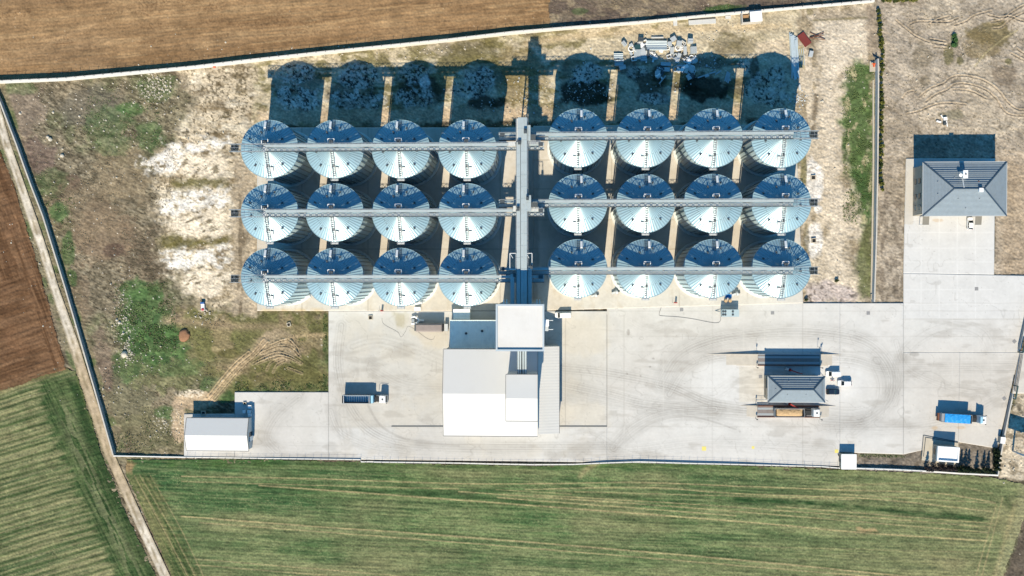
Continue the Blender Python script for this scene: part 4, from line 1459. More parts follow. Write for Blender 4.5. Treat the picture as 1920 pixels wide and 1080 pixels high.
def bridge(pyc, pxa, pxb, far, sil, lab):
    """pyc picture row of its axis; pxa..pxb covered length; far = picture x where the open end frame stops"""
    xa, yc = P(pxa, pyc, BZ)
    xb, _ = P(pxb, pyc, BZ)
    xf, _ = P(far, pyc, BZ)
    t = thing('conveyor_bridge', lab, 'conveyor', ((xa + xb) / 2, yc, 0), 0, 'conveyor bridges over the silo rows')
    m = MB()
    m.box(xa, yc + .1, BZ + .1, xb, yc + .84, BZ + 1.05)
    n = int((xb - xa) / 3)
    for i in range(n + 1):
        x = xa + (xb - xa) * i / n
        m.box(x - .05, yc + .06, BZ + .06, x + .05, yc + .88, BZ + 1.1)
    m.build('conveyor_casing', M_CASE, t, rel=t)
    m = MB()
    m.box(xa, yc - 1.12, BZ - .06, xb, yc - .12, BZ)
    m.build('walkway_deck', M_DECK, t, rel=t)
    m = MB()
    lattice(m, xa, xb, yc - 1.15, BZ - .1, BZ + 1.15, 1.75, .17, .12)
    m.build('lattice_railing', M_LATT, t, rel=t)
    m = MB()
    lattice(m, xa, xb, yc + 1.0, BZ + .2, BZ + 1.95, 1.9, .1, .1)
    m.build('lattice_railing', M_STEEL, t, rel=t)
    # open frame past the last silo
    xe = xa if abs(xf - xa) < abs(xf - xb) else xb
    lo, hi = min(xf, xe), max(xf, xe)
    m = MB()
    for y in (yc - 1.15, yc + 1.0):
        lattice(m, lo, hi, y, BZ - .1, BZ + 1.6, 1.7, .12, .14)
    m.bar((lo, yc, BZ + 1.1), (hi, yc, BZ + 1.1), .07, .07)
    k = int((hi - lo) / 1.2)
    for i in range(k + 1):
        x = lo + (hi - lo) * i / k
        m.bar((x, yc - 1.15, BZ - .1), (x, yc + 1.0, BZ - .1), .07, .07)
        if i % 2:
            m.bar((x, yc - 1.15, BZ + 1.1), (x, yc + 1.0, BZ + 1.1), .06, .06)
    m.build('end_frame', M_STEEL, t, rel=t)
    s = 1 if xf > xe else -1
    m = MB()
    m.box(min(xf - s * 2.1, xf), yc - 1.1, BZ - .12, max(xf - s * 2.1, xf), yc + 1.1, BZ - .05)
    for i in range(6):
        x = xf - s * (.2 + i * .38)
        m.bar((x, yc - 1.05, BZ), (x - s * .3, yc + 1.05, BZ), .12, .3)
    m.build('end_platform', M_LATT, t, rel=t)
    # lattice legs in the gaps between the silos and little gate platforms above each silo
    for i, (sx, sy) in enumerate(sil):
        m = MB()
        px = sx
        for a, b in (((-.95, 1.25), (.95, 1.25)), ((-.95, 2.55), (.95, 2.55)), ((-.95, 1.25), (-.95, 2.55)), ((.95, 1.25), (.95, 2.55))):
            m.bar((px + a[0], yc + a[1], BZ + .1), (px + b[0], yc + b[1], BZ + .1), .2, .16)
        m.box(px - .55, yc + 1.25, BZ - .3, px + .75, yc + 2.3, BZ + .05)
        m.build('gate_platform', M_WHITEP, t, rel=t)
        m = MB()
        m.box(px - .5, yc + 1.35, BZ + .06, px + .7, yc + 2.25, BZ + .5)
        m.build('gate_drive', M_STEELD, t, rel=t)
        m = MB()
        m.cyl(px, yc + .5, APEX + .8, BZ + .12, .4, .4, 12)
        m.box(px - .65, yc - 1.1, BZ + .012, px + .75, yc + .1, BZ + .08)
        m.build('filling_spout', M_GREY, t, rel=t)
    for i in range(3):
        gx = (sil[i][0] + sil[i + 1][0]) / 2
        for dx in (-1.45, 1.2):
            m = MB()
            for y in (yc - 1.0, yc + 1.0):
                m.bar((gx + dx, y, BASEZ), (gx + dx, y, BZ - .1), .22, .22, up=(1, 0, 0))
            for k in range(12):
                z = 1 + k * 2.1
                m.bar((gx + dx, yc - 1.0, z), (gx + dx, yc + 1.0, z + 2.0), .1, .1)
                m.bar((gx + dx, yc - 1.0, z), (gx + dx, yc + 1.0, z), .1, .1)
            m.build('support_leg', M_STEEL, t, rel=t)
    m = MB()
    m.box(xb - 1.6 if s < 0 else xa + .3, yc - .1, BZ + 1.05, xb - .3 if s < 0 else xa + 1.6, yc + 1.1, BZ + 1.6)
    m.build('drive_unit', M_STEELD, t, rel=t)
    return t


BZR = BZ - 1.25
APL = APEX + 1.25
for r in range(3):
    BZ, APEX = BZR + 1.25, APL
    bridge([277.2, 399.6, 522.0][r], 500, 1020, 433, [SILO[('left', r, k)] for k in range(4)],
           'lattice conveyor bridge crossing the %s of the left silo block' % ROWN[r])
    BZ, APEX = BZR, APL - 1.25
    bridge([256.6, 381.5, 507.2][r], 936, 1486, 1533, [SILO[('right', r, k)] for k in range(4)],
           'lattice conveyor bridge crossing the %s of the right silo block' % ROWN[r])

# ================================================================== CENTRAL GALLERY
gx, gy = P(978, 400, 28)
gal = thing('conveyor_gallery', 'long grey elevated conveyor gallery running up between the two silo blocks to the tower', 'conveyor', (gx, gy, 0))


def rbox(m, x0, y0, x1, y1, z0, z1, mi=0):
    """box whose top face covers picture x0..x1, y0..y1"""
    a = P(x0, y1, z1)
    b = P(x1, y0, z1)
    m.box(a[0], a[1], z0, b[0], b[1], z1, mi)
    return m


def seamed(x0, y0, x1, y1, z0, z1, name, material, every=3.2, nx=1):
    m = MB()
    rbox(m, x0, y0, x1, y1, z0, z1)
    a = P(x0, y1, z1)
    b = P(x1, y0, z1)
    k = max(1, int((b[1] - a[1]) / every))
    for i in range(1, k):
        y = a[1] + (b[1] - a[1]) * i / k
        m.box(a[0] - .03, y - .05, z0 - .03, b[0] + .03, y + .05, z1 + .05)
    for i in range(1, nx):
        x = a[0] + (b[0] - a[0]) * i / nx
        m.box(x - .05, a[1], z1 - .02, x + .05, b[1], z1 + .07)
    return m.build(name, material, gal, rel=gal)


seamed(971, 220, 988, 262, 28.35, 29.55, 'conveyor_casing', M_CASE, 2.6, 3)
seamed(976.5, 262.3, 988, 592, 28.35, 29.5, 'conveyor_casing', M_CASE, 3.2, 2)
seamed(969, 266, 975.6, 592, 28.3, 29.2, 'conveyor_casing', M_CASE, 3.2, 1)
seamed(988.6, 234.5, 994.6, 263, 28.0, 29.0, 'conveyor_casing', M_CASE, 3.2, 1)
seamed(986.5, 366, 995.6, 396, 28.0, 29.3, 'conveyor_casing', M_CASE, 2.2, 1)
seamed(957, 514, 964.5, 592, 27.7, 28.7, 'conveyor_casing', M_CASE, 2.6, 1)
seamed(989.5, 500, 997, 592, 27.7, 28.7, 'conveyor_casing', M_CASE, 2.6, 1)
m = MB()
rbox(m, 968, 222, 989.6, 592, 27.95, 28.05)
m.build('walkway_deck', M_DECK, gal, rel=gal)
for x in (967.5, 990.2):
    m = MB()
    a = P(x, 592, 28.1)
    b = P(x, 224, 28.1)
    for z in (28.2, 28.7, 29.2):
        m.bar((a[0], a[1], z), (b[0], b[1], z), .05, .05)
    k = 40
    for i in range(k + 1):
        y = a[1] + (b[1] - a[1]) * i / k
        m.bar((a[0], y, 28.0), (a[0], y, 29.2), .05, .05)
    m.build('railing', M_STEEL, gal, rel=gal)
for x0, x1 in ((956, 967.5), (986.5, 997.5)):
    m = MB()
    z = 28.9
    c = [P3(x0, 475, z), P3(x1, 475, z), P3(x1, 505, z), P3(x0, 505, z)]
    for i in range(4):
        m.bar(c[i], c[(i + 1) % 4], .16, .16)
    m.bar(c[0], P3((x0 + x1) / 2, 484, z), .12, .12)
    for p in c:
        m.bar(p, p - Vector((0, 0, 1.6)), .12, .12)
    m.build('platform_frame', M_WHITEP, gal, rel=gal)
for x0, y0, x1, y1, z in ((982, 241, 987.5, 249.5, 30.4), (971, 262, 977, 270, 30.3), (986.5, 367, 991.5, 375, 30.1), (968.5, 387, 974, 395, 30.1), (994, 497, 999, 504, 29.6), (962, 512, 967, 519, 29.6)):
    m = MB()
    rbox(m, x0, y0, x1, y1, 29.2, z)
    a = P(x0, y1, z)
    b = P(x1, y0, z)
    m.cyl((a[0] + b[0]) / 2, (a[1] + b[1]) / 2, z, z + .25, .3, .3, 12)
    m.build('drive_motor', M_STEELD, gal, rel=gal)
for x0, y0, x1, y1, z0, z1, mm in ((995, 252, 1004, 262, 27.8, 28.6, M_STEELD), (988.5, 263, 1004, 270, 27.4, 28.2, M_STEEL), (1004, 263, 1013, 270, 27.2, 27.6, M_EDGE),
                                   (962, 386, 968, 396, 27.6, 28.4, M_GREY), (996, 379, 1008, 388, 27.7, 28.5, M_STEELD), (988, 388, 1018, 396, 27.2, 27.5, M_GREY), (953, 266, 966, 273, 27.9, 28.5, M_GREY)):
    m = MB()
    rbox(m, x0, y0, x1, y1, z0, z1)
    a = P(x0, y1, z1)
    b = P(x1, y0, z1)
    for i in range(4):
        xx = a[0] + (b[0] - a[0]) * (i + .5) / 4
        m.bar((xx, a[1], z1 + .05), (xx + .3, b[1], z1 + .35), .12, .12)
    m.build('transfer_box', mm, gal, rel=gal)
for y in (232, 330, 440):
    a = P3(969.5, y, 28)
    b = P3(987.5, y, 28)
    m = MB()
    for p in (a, b):
        for dy in (-.9, .9):
            m.bar((p.x, p.y + dy, BASEZ), (p.x, p.y + dy, 27.95), .26, .26, up=(1, 0, 0))
    for k in range(9):
        z = 1 + k * 2.95
        m.bar((a.x, a.y - .9, z), (b.x, b.y - .9, z + 2.9), .12, .12)
        m.bar((a.x, a.y + .9, z + 2.9), (b.x, b.y + .9, z), .12, .12)
    m.build('support_tower', M_STEEL, gal, rel=gal)

# ================================================================== HEAD HOUSE TOWER
TZ = 38.6


def roofrect(x0, y0, x1, y1, z):
    a = P(x0, y1, z)
    b = P(x1, y0, z)
    return a[0], a[1], b[0], b[1]


x0, y0, x1, y1 = roofrect(929.5, 570.5, 1020.5, 658.5, TZ)
tw = thing('elevator_tower', 'tall grey elevator tower with square white parapet roof beside the main hall', 'tower', ((x0 + x1) / 2, (y0 + y1) / 2, 0))
m = MB()
m.box(x0 + .25, y0 + .25, 0, x1 - .25, y1 - .25, TZ - .9)
m.build('wall', M_WALLG, tw, rel=tw)
m = MB()
for a in ((x0, y0, x1, y0 + .5), (x0, y1 - .5, x1, y1), (x0, y0 + .5, x0 + .5, y1 - .5), (x1 - .5, y0 + .5, x1, y1 - .5)):
    m.box(a[0], a[1], TZ - 1.3, a[2], a[3], TZ)
m.build('parapet', mat('parapet_sheet', (.40, .46, .5), .5, .2, .3, .05, .4), tw, rel=tw)
m = MB()
m.box(x0 + .5, y0 + .5, TZ - 1.0, x1 - .5, y1 - .5, TZ - .55)
for k in range(14):
    xx = x0 + 1.0 + k * (x1 - x0 - 2.0) / 13
    m.box(xx - .05, y0 + .55, TZ - .56, xx + .05, y1 - .55, TZ - .48)
m.build('roof', mat('tower_roof_sheet', (.575, .57, .555), .55, 0, .3, .04, .2, dirt=((.44, .43, .40), .3, .25)), tw, rel=tw)
a = P3(1024.5, 610, 24)
m = MB()
m.box(x1 - .25, a.y - 1.7, 21.5, x1 + 1.2, a.y + 1.6, 24)
m.build('side_cabin', M_GREY, tw, rel=tw)
m = MB()
m.box(x1 - .25, a.y - .3, 24.0, x1 + 1.35, a.y + 1.7, 24.12)
m.build('cabin_roof', M_WHITEP, tw, rel=tw)
for dy in (-1.3, 1.4):
    m = MB()
    m.tube([(x1 + 1.2, a.y + dy, 22.5), (x1 + 2.6, a.y + dy, 22.2)], .09, 6)
    m.build('outlet_pipe', M_WHITEP, tw, rel=tw)
for px_ in (945, 950.5, 1007, 1012):
    q = P3(px_, 566, 29)
    m = MB()
    m.tube([(q.x, y1 - .2, 30.5), (q.x, y1 + .9, 30.7), (q.x, y1 + 1.0, 29)], .16, 6)
    m.build('vent_pipe', M_WHITEP, tw, rel=tw)
m = MB()
for k in range(5):
    for xx in (x0 + 2.2, x0 + 6.2, x0 + 10.2):
        m.box(xx, y0 + .22, 16 + k * 4, xx + 1.6, y0 + .3, 17.3 + k * 4)
m.build('window', M_GLASS, tw, rel=tw)

# bridge between the tower and the rooftop block
# ================================================================== MAIN HALL
HZ, HR = 12.8, 15.1
ax0, ay0, ax1, ay1 = roofrect(831.5, 655, 1008.5, 817, HZ)
ymid = P(900, 738.3, HR)[1]
hall = thing('grain_hall', 'large white gabled grain intake hall with a tall rooftop block and ribbed lean-to', 'building', ((ax0 + ax1) / 2, (ay0 + ay1) / 2, 0))


def gable(par, x0, y0, x1, y1, ym, ze, zr, z0, wallm, roofm, th=.22, over=.25, names=('wall', 'roof'), edge=M_TRIM):
    """ridge along x"""
    m = MB()
    v = [(x0, y0, z0), (x1, y0, z0), (x1, y1, z0), (x0, y1, z0), (x0, y0, ze), (x1, y0, ze), (x1, ym, zr), (x1, y1, ze), (x0, y1, ze), (x0, ym, zr)]
    m.add(v, [(0, 1, 5, 4), (1, 2, 7, 6, 5), (2, 3, 8, 7), (3, 0, 4, 9, 8)])
    m.build(names[0], wallm, par, rel=par)
    m = MB()
    k0 = (zr - ze) / (ym - y0)
    k1 = (zr - ze) / (y1 - ym)
    o = over
    v = []
    for x in (x0 - o, x1 + o):
        v += [(x, y0 - o, ze - k0 * o), (x, ym, zr), (x, y1 + o, ze - k1 * o)]
    v2 = [(a, b, c + th) for a, b, c in v]
    m.add(v + v2, [(6, 9, 10, 7), (7, 10, 11, 8), (0, 1, 4, 3), (1, 2, 5, 4), (0, 3, 9, 6), (2, 8, 11, 5), (0, 6, 7, 1), (1, 7, 8, 2), (3, 4, 10, 9), (4, 5, 11, 10)], 0)
    m.build(names[1], roofm, par, rel=par)
    if edge:
        m = MB()
        e = .09
        for x in (x0 - o - e / 2, x1 + o + e / 2):
            m.bar((x, y0 - o, ze - k0 * o + th), (x, ym, zr + th), e, .32)
            m.bar((x, ym, zr + th), (x, y1 + o, ze - k1 * o + th), e, .32)
        for y, z in ((y0 - o - .08, ze - k0 * o), (y1 + o + .08, ze - k1 * o)):
            m.box(x0 - o, y - .08, z - .1, x1 + o, y + .08, z + th + .03)
        m.build('gutter', edge, par, rel=par)


gable(hall, ax0 + .3, ay0 + .3, ax1 - .3, ay1 - .3, ymid, HZ, HR, 0, M_WALLG, M_WHITE)
# rooftop block
BE, BR = 25.4, 26.7
bx0, by0, bx1, by1 = roofrect(948.5, 702.5, 1008, 789, BE)
bm_ = P(975, 747, BR)[1]
gable(hall, bx0 + .25, by0 + .25, bx1 - .25, by1 - .25, bm_, BE, BR, 12, M_WALLG, M_WHITE, names=('block_wall', 'block_roof'))
# lean-to on the eastern side
m = MB()
l0 = roofrect(1009, 651, 1047.5, 812, 9.6)
zl, zh = 8.6, 10.6
m.add([(ax1 - .02, l0[1], 0), (l0[2], l0[1], 0), (l0[2], l0[3], 0), (ax1 - .02, l0[3], 0), (ax1 - .02, l0[1], zh), (l0[2], l0[1], zl), (l0[2], l0[3], zl), (ax1 - .02, l0[3], zh)],
      [(0, 1, 5, 4), (1, 2, 6, 5), (2, 3, 7, 6)])
m.build('lean_to_wall', M_WALLG, hall, rel=hall)
m = MB()
v = [(ax1 + .01, l0[1] - .2, zh), (l0[2] + .2, l0[1] - .2, zl), (l0[2] + .2, l0[3] + .2, zl), (ax1 + .01, l0[3] + .2, zh)]
m.add(v + [(a, b, c + .2) for a, b, c in v], [(4, 5, 6, 7), (0, 3, 2, 1), (0, 1, 5, 4), (1, 2, 6, 5), (2, 3, 7, 6), (3, 0, 4, 7)])
m.build('lean_to_roof', M_WHITEY, hall, rel=hall)
m = MB()
m.box(l0[2] + .2, l0[1] - .2, zl - .1, l0[2] + .34, l0[3] + .2, zl + .24)
m.build('gutter', M_TRIM, hall, rel=hall)
m = MB()
for k in range(2):
    m.box(l0[2] - .02, l0[1] + 5 + k * 9, 0, l0[2] + .08, l0[1] + 10.5 + k * 9, 5.2)
m.build('roller_door', mat('roller_door_grey', (.3, .32, .34), .5, .3, .3, stripe=('Z', .3, .03)), hall, rel=hall)
m = MB()
for k in range(2):
    m.box(ax0 + .22, ay0 + 5 + k * 9, 0, ax0 + .28, ay0 + 10.5 + k * 9, 5.2)
m.build('roller_door', mat('roller_door_grey', (.3, .32, .34), .5, .3, .3, stripe=('Z', .3, .03)), hall, rel=hall)

for xa_, xb_, lb in ((734, 831, 'left'), (1048, 1138, 'right')):  # dark strips that paint the shade line of a low kerb
    t = thing('kerb_shade_strip', 'long dark strip painting the shade of a low kerb on the %s side of the hall' % lb, 'channel', P3((xa_ + xb_) / 2, 799.5, .245))
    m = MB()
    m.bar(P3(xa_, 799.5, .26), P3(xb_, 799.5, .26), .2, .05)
    m.build('shade_strip', M_STEELD, t, rel=t)
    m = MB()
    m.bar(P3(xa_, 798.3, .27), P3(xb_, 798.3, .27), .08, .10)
    m.build('shade_edge', M_STEELD, t, rel=t)
pb = thing('feed_conveyor', 'three parallel grey conveyors joining the tower to the rooftop block of the hall', 'conveyor', P3(978, 680, 0))
for a, b, ma, sh in ((970.5, 973.5, M_CASE, 0), (974.5, 977.3, M_CASE, 3), (979.5, 982.3, M_CASE, 3), (983.5, 986.8, M_CASE, 0)):
    m = MB()
    rbox(m, a, 650, b, 701.5, 23.4, 24.4)
    m.build('conveyor_casing', ma, pb, rel=pb)
m = MB()
rbox(m, 969.8, 650, 987.4, 702, 22.9, 23.2)
m.build('walkway_deck', M_STEELD, pb, rel=pb)
for x in (969.8, 987.4):
    m = MB()
    a = P(x, 702, 24)
    b = P(x, 650, 24)
    for z in (23.9, 24.4):
        m.bar((a[0], a[1], z), (b[0], b[1], z), .06, .06)
    for i in range(6):
        m.bar((a[0], a[1] + (b[1] - a[1]) * i / 5, 23.2), (a[0], a[1] + (b[1] - a[1]) * i / 5, 24.4), .06, .06)
    m.build('railing', M_STEEL, pb, rel=pb)

# annex north of the hall, in its shadow
an = thing('annex_building', 'low annex with blue-grey ribbed roof in the shadow between tower and hall', 'building', P3(886, 625))
n0 = roofrect(843.5, 600, 930, 650.5, 5.2)
m = MB()
m.box(n0[0] + .2, n0[1] - .6, 0, n0[2], n0[3] - .2, 4.9)
m.build('wall', M_WALLG, an, rel=an)
m = MB()
m.add([(n0[0], n0[1] - .8, 5.5), (n0[2], n0[1] - .8, 5.5), (n0[2], n0[3], 5.0), (n0[0], n0[3], 5.0), (n0[0], n0[1] - .8, 5.7), (n0[2], n0[1] - .8, 5.7), (n0[2], n0[3], 5.2), (n0[0], n0[3], 5.2)],
      [(4, 5, 6, 7), (3, 2, 1, 0), (0, 1, 5, 4), (1, 2, 6, 5), (2, 3, 7, 6), (3, 0, 4, 7)])
m.build('roof', M_TEAL, an, rel=an)
for px_, py_ in ((904, 620.5), (874, 625)):
    q = P3(px_, py_, 5.7)
    m = MB()
    m.cyl(q.x, q.y, 5.2, 5.95, .26, .26, 10)
    m.cyl(q.x, q.y, 5.95, 6.1, .42, .2, 10)
    m.build('roof_vent', M_STEELD, an, rel=an)
pc = thing('plant_container', 'small grey plant container with a white roof strip beside the annex', 'container', P3(866, 589))
n1 = roofrect(850, 580, 881, 599.3, 3.0)
m = MB()
m.box(n1[0], n1[1], 0, n1[2], n1[3], 3.0)
m.build('body', M_TEAL, pc, rel=pc)
m = MB()
m.box(n1[0] - .05, n1[3] - 1.0, 3.0, n1[2] + .05, n1[3] + .05, 3.12)
m.build('roof_strip', M_WHITEP, pc, rel=pc)
m = MB()
m.box(n1[0] + 1.6, n1[3], .2, n1[0] + 2.6, n1[3] + .06, 2.3)
m.build('door', M_EDGE, pc, rel=pc)

# ================================================================== HIPPED-ROOF HOUSES
M_TILE = mat('blue_grey_roof_tiles', A(160, 176, 188), .6, 0, .3, .08, 1.2, stripe=('Y', .36, .09), dirt=(A(146, 160, 168), .5, .5))
M_TILEX = mat('blue_grey_roof_tiles_side', A(160, 176, 188), .6, 0, .3, .08, 1.2, stripe=('X', .36, .09), dirt=(A(146, 160, 168), .5, .5))
M_RIDGE = mat('dark_ridge_tiles', A(70, 92, 112), .6, 0, .3, .1, 1.0)
M_RENDER = mat('beige_render', A(206, 200, 184), .85, 0, .2, .06, .5)
M_RENDERD = mat('grey_render', A(150, 148, 140), .85, 0, .2, .06, .5)
M_BLUEG = mat('blue_glass', (.02, .10, .14), .15, 0, .6)
M_YARDSLAB = mat('pavement_slab', A(220, 212, 194), .9, 0, .2, .08, .8)


def hip(par, x0, y0, x1, y1, rxa, rxb, ym, ze, zr, bands=True):
    """hipped roof: eaves rectangle, ridge from rxa to rxb at ym"""
    A0, B0, C0, D0 = (x0, y0, ze), (x1, y0, ze), (x1, y1, ze), (x0, y1, ze)
    R0, R1 = (rxa, ym, zr), (rxb, ym, zr)
    m = MB()
    m.add([A0, B0, R1, R0], [(0, 1, 2, 3)], 0)
    m.add([C0, D0, R0, R1], [(0, 1, 2, 3)], 0)
    m.add([D0, A0, R0], [(0, 1, 2)], 1)
    m.add([B0, C0, R1], [(0, 1, 2)], 1)
    if bands:                                            # courses of tiles stand out as low steps on the northern slope
        n = int((y1 - ym) / .62)
        for i in range(1, n):
            f = i / n
            xa = D0[0] + (R0[0] - D0[0]) * f
            xb = C0[0] + (R1[0] - C0[0]) * f
            y = y1 + (ym - y1) * f
            z = ze + (zr - ze) * f
            m.bar((xa + .1, y, z + .03), (xb - .1, y, z + .03), .14, .12, m=0)
    o = m.build('roof', [M_TILE, M_TILEX], par, rel=par)
    m = MB()
    for p, q in ((A0, R0), (D0, R0), (B0, R1), (C0, R1), (R0, R1)):
        p2 = (p[0], p[1], p[2] + .08)
        q2 = (q[0], q[1], q[2] + .08)
        m.bar(p2, q2, .34, .2)
    m.build('ridge_cap', M_RIDGE, par, rel=par)
    m = MB()
    for p, q in ((A0, B0), (B0, C0), (C0, D0), (D0, A0)):
        m.bar((p[0], p[1], ze - .08), (q[0], q[1], ze - .08), .16, .26)
    m.build('gutter', M_GREY, par, rel=par)


hz = 9.1
x0, y0, x1, y1 = roofrect(1730, 303, 1888, 405, hz)
ra, ry = P(1789.5, 353.5, hz + 3.2)
rb, _ = P(1845.5, 353.5, hz + 3.2)
house = thing('office_house', 'beige three-storey office house with blue-grey hipped roof on the paved lot', 'house', ((x0 + x1) / 2, (y0 + y1) / 2, 0))
hip(house, x0, y0, x1, y1, ra, rb, ry, hz, hz + 3.2)
wx0, wy0, wx1, wy1 = x0 + .75, y0 + .75, x1 - .75, y1 - .75
m = MB()
m.box(wx0, wy0, 0, wx1, wy1, hz - .1)
m.build('wall', M_RENDER, house, rel=house)
m = MB()
m.box(wx0 - .12, wy0 - .12, 0, wx1 + .12, wy1 + .12, .5)
m.build('plinth', M_RENDERD, house, rel=house)
first = None
for fl in range(3):
    for yy in (wy0 + 2.2, wy0 + 5.8, wy0 + 10.5, wy0 + 14.6):
        if yy > wy1 - 1:
            continue
        m = MB()
        m.box(wx0 - .1, yy - .85, 1.4 + fl * 2.9, wx0 - .004, yy + .85, 2.95 + fl * 2.9)
        o = m.build('window', M_RENDERD, house, rel=house)
        m = MB()
        m.box(wx0 - .14, yy - .7, 1.5 + fl * 2.9, wx0 - .102, yy + .7, 2.85 + fl * 2.9)
        g = m.build('pane', M_GLASS if yy > wy0 + 3 else M_BLUEG, o)
        g.data.transform(Matrix.Translation(-Vector(house.location)))
    for k in range(5):
        xx = wx0 + 2.4 + k * 5.2
        if xx > wx1 - 1.5 or (fl == 0 and k in (0, 3)):
            continue
        m = MB()
        m.box(xx - .9, wy0 - .1, 1.4 + fl * 2.9, xx + .9, wy0 - .004, 2.95 + fl * 2.9)
        o = m.build('window', M_RENDERD, house, rel=house)
        m = MB()
        m.box(xx - .75, wy0 - .14, 1.5 + fl * 2.9, xx + .75, wy0 - .102, 2.85 + fl * 2.9)
        g = m.build('pane', M_GLASS, o)
        g.data.transform(Matrix.Translation(-Vector(house.location)))
m = MB()
a = roofrect(1806.5, 320, 1814, 333.5, hz + 3.4)
m.box(a[0], a[1], hz + .8, a[2], a[3], hz + 3.4)
m.box(a[0] - .12, a[1] - .12, hz + 3.4, a[2] + .12, a[3] + .12, hz + 3.55)
c = m.build('chimney', M_WHITEP, house, rel=house)
m = MB()
m.cyl((a[0] + a[2]) / 2, (a[1] + a[3]) / 2, hz + 3.55, hz + 3.9, .22, .2, 10)
g = m.build('chimney_pot', M_STEELD, c)
g.data.transform(Matrix.Translation(-Vector(house.location)))
m = MB()
a = roofrect(1837, 353, 1843.5, 359.5, hz + 4.0)
m.box(a[0], a[1], hz + 2.0, a[2], a[3], hz + 3.9)
m.box(a[0] - .1, a[1] - .1, hz + 3.9, a[2] + .1, a[3] + .1, hz + 4.02)
m.build('chimney', M_WHITEP, house, rel=house)
m = MB()
q = P3(1801.5, 328.5, hz + 2.9)
m.tube([(q.x, q.y - .2, hz + 1.4), (q.x, q.y, hz + 2.6)], .06, 6)
m.cyl(q.x, q.y, hz + 2.6, hz + 2.95, .1, .55, 16)
m.build('satellite_dish', M_WHITEP, house, rel=house)
m = MB()
m.tube([P3(1805, 337, hz + 2.2), P3(1807.5, 351, hz + 3.3)], .13, 6)
m.build('vent_pipe', M_WHITEP, house, rel=house)
for px_, py_ in ((1758, 341), (1758, 364), (1868, 341), (1868, 367), (1795, 373), (1835, 373), (1788, 334), (1812, 390)):
    q = P3(px_, py_, hz + 1.5)
    m = MB()
    dx = min(px_ - 1730, 1888 - px_) / 59 * 3.2
    dy = min(py_ - 303, 405 - py_) / 51 * 3.2
    z = hz + min(dx, dy)
    m.cyl(q.x, q.y, z - .1, z + .3, .16, .14, 8)
    m.build('roof_vent', M_EDGE, house, rel=house)
q = P3(1834.5, 340.5, hz + 2.2)
m = MB()
m.cyl(q.x, q.y, hz + 1.9, hz + 2.5, .35, .2, 10)
m.build('roof_outlet', M_RUST, house, rel=house)
for cx_, kk in ((1736, 0), (1834.5, 1)):
    a = roofrect(cx_ - 6, 404, cx_ + 6, 421.5, 3.1)
    m = MB()
    m.add([(a[0], a[1], 2.9), (a[2], a[1], 2.9), (a[2], wy0 - .02, 3.3), (a[0], wy0 - .02, 3.3), (a[0], a[1], 3.02), (a[2], a[1], 3.02), (a[2], wy0 - .02, 3.42), (a[0], wy0 - .02, 3.42)],
          [(4, 5, 6, 7), (3, 2, 1, 0), (0, 1, 5, 4), (1, 2, 6, 5), (2, 3, 7, 6), (3, 0, 4, 7)])
    m.build('porch_canopy', M_RENDERD, house, rel=house)
    m = MB()
    for xx in (a[0] + .1, a[2] - .1):
        m.box(xx - .08, a[1] + .05, .2, xx + .08, a[1] + .21, 2.92)
    m.build('porch_post', M_WHITEP, house, rel=house)
    m = MB()
    m.box((a[0] + a[2]) / 2 - .6, wy0 - .05, .2, (a[0] + a[2]) / 2 + .6, wy0 - .003, 2.4)
    m.build('door', M_GLASS, house, rel=house)

# scale house on the island
sz = 7.7
x0, y0, x1, y1 = roofrect(1440, 705.5, 1547, 754, sz)
ra, ry = P(1467, 730.5, sz + 1.9)
rb, _ = P(1525.5, 730.5, sz + 1.9)
sch = thing('scale_house', 'two-storey beige scale house with blue-grey hipped roof between the two weighbridges', 'house', ((x0 + x1) / 2, (y0 + y1) / 2, 0))
hip(sch, x0, y0, x1, y1, ra, rb, ry, sz, sz + 1.9)
wx0, wy0, wx1, wy1 = x0 + .55, y0 + .55, x1 - .55, y1 - .55
m = MB()
m.box(wx0, wy0, 0, wx1, wy1, sz - .1)
m.build('wall', M_RENDER, sch, rel=sch)
for fl in range(2):
    m = MB()
    m.box(wx0 - .1, wy0 + 1.0, 1.3 + fl * 3.4, wx0 - .003, wy1 - 1.0, 2.7 + fl * 3.4)
    m.build('window', M_GLASS, sch, rel=sch)
    for k in range(5):
        xx = wx0 + 1.6 + k * 3.4
        m = MB()
        m.box(xx - .9, wy0 - .1, 1.3 + fl * 3.4, xx + .9, wy0 - .003, 2.7 + fl * 3.4)
        m.build('window', M_GLASS, sch, rel=sch)
m = MB()
m.box(x0 + .3, y0 + .3, 3.6, wx0, y1 - .3, 3.75)
m.build('balcony_slab', M_RENDERD, sch, rel=sch)
m = MB()
q = [P3(1541.5, 712, sz + .5), P3(1541.5, 746, sz + .5), P3(1553, 752.5, sz - 1)]
m.tube(q, .07, 6)
m.build('cable', M_TRIM, sch, rel=sch)
for px_, py_ in ((1479, 715), (1519, 715), (1476, 740), (1511, 740), (1454, 730), (1534, 730)):
    q = P3(px_, py_, sz + .9)
    z = sz + .04 + 1.9 * min(abs(py_ - (705.5 if py_ < 730 else 754)) / 24.5, min(px_ - 1440, 1547 - px_) / 27)
    m = MB()
    m.cyl(q.x, q.y, z - .1, z + .28, .15, .13, 8)
    m.build('roof_vent', M_EDGE, sch, rel=sch)

# ---- weighbridges and their ramps
M_DECKS = mat('weighbridge_deck', A(152, 144, 142), .7, .1, .3, .15, 1.0, stripe=('X', .5, .02))
M_RAMP = mat('ramp_concrete', A(222, 216, 204), .9, 0, .2, .08, .5, dirt=(A(190, 184, 172), .6, .35))


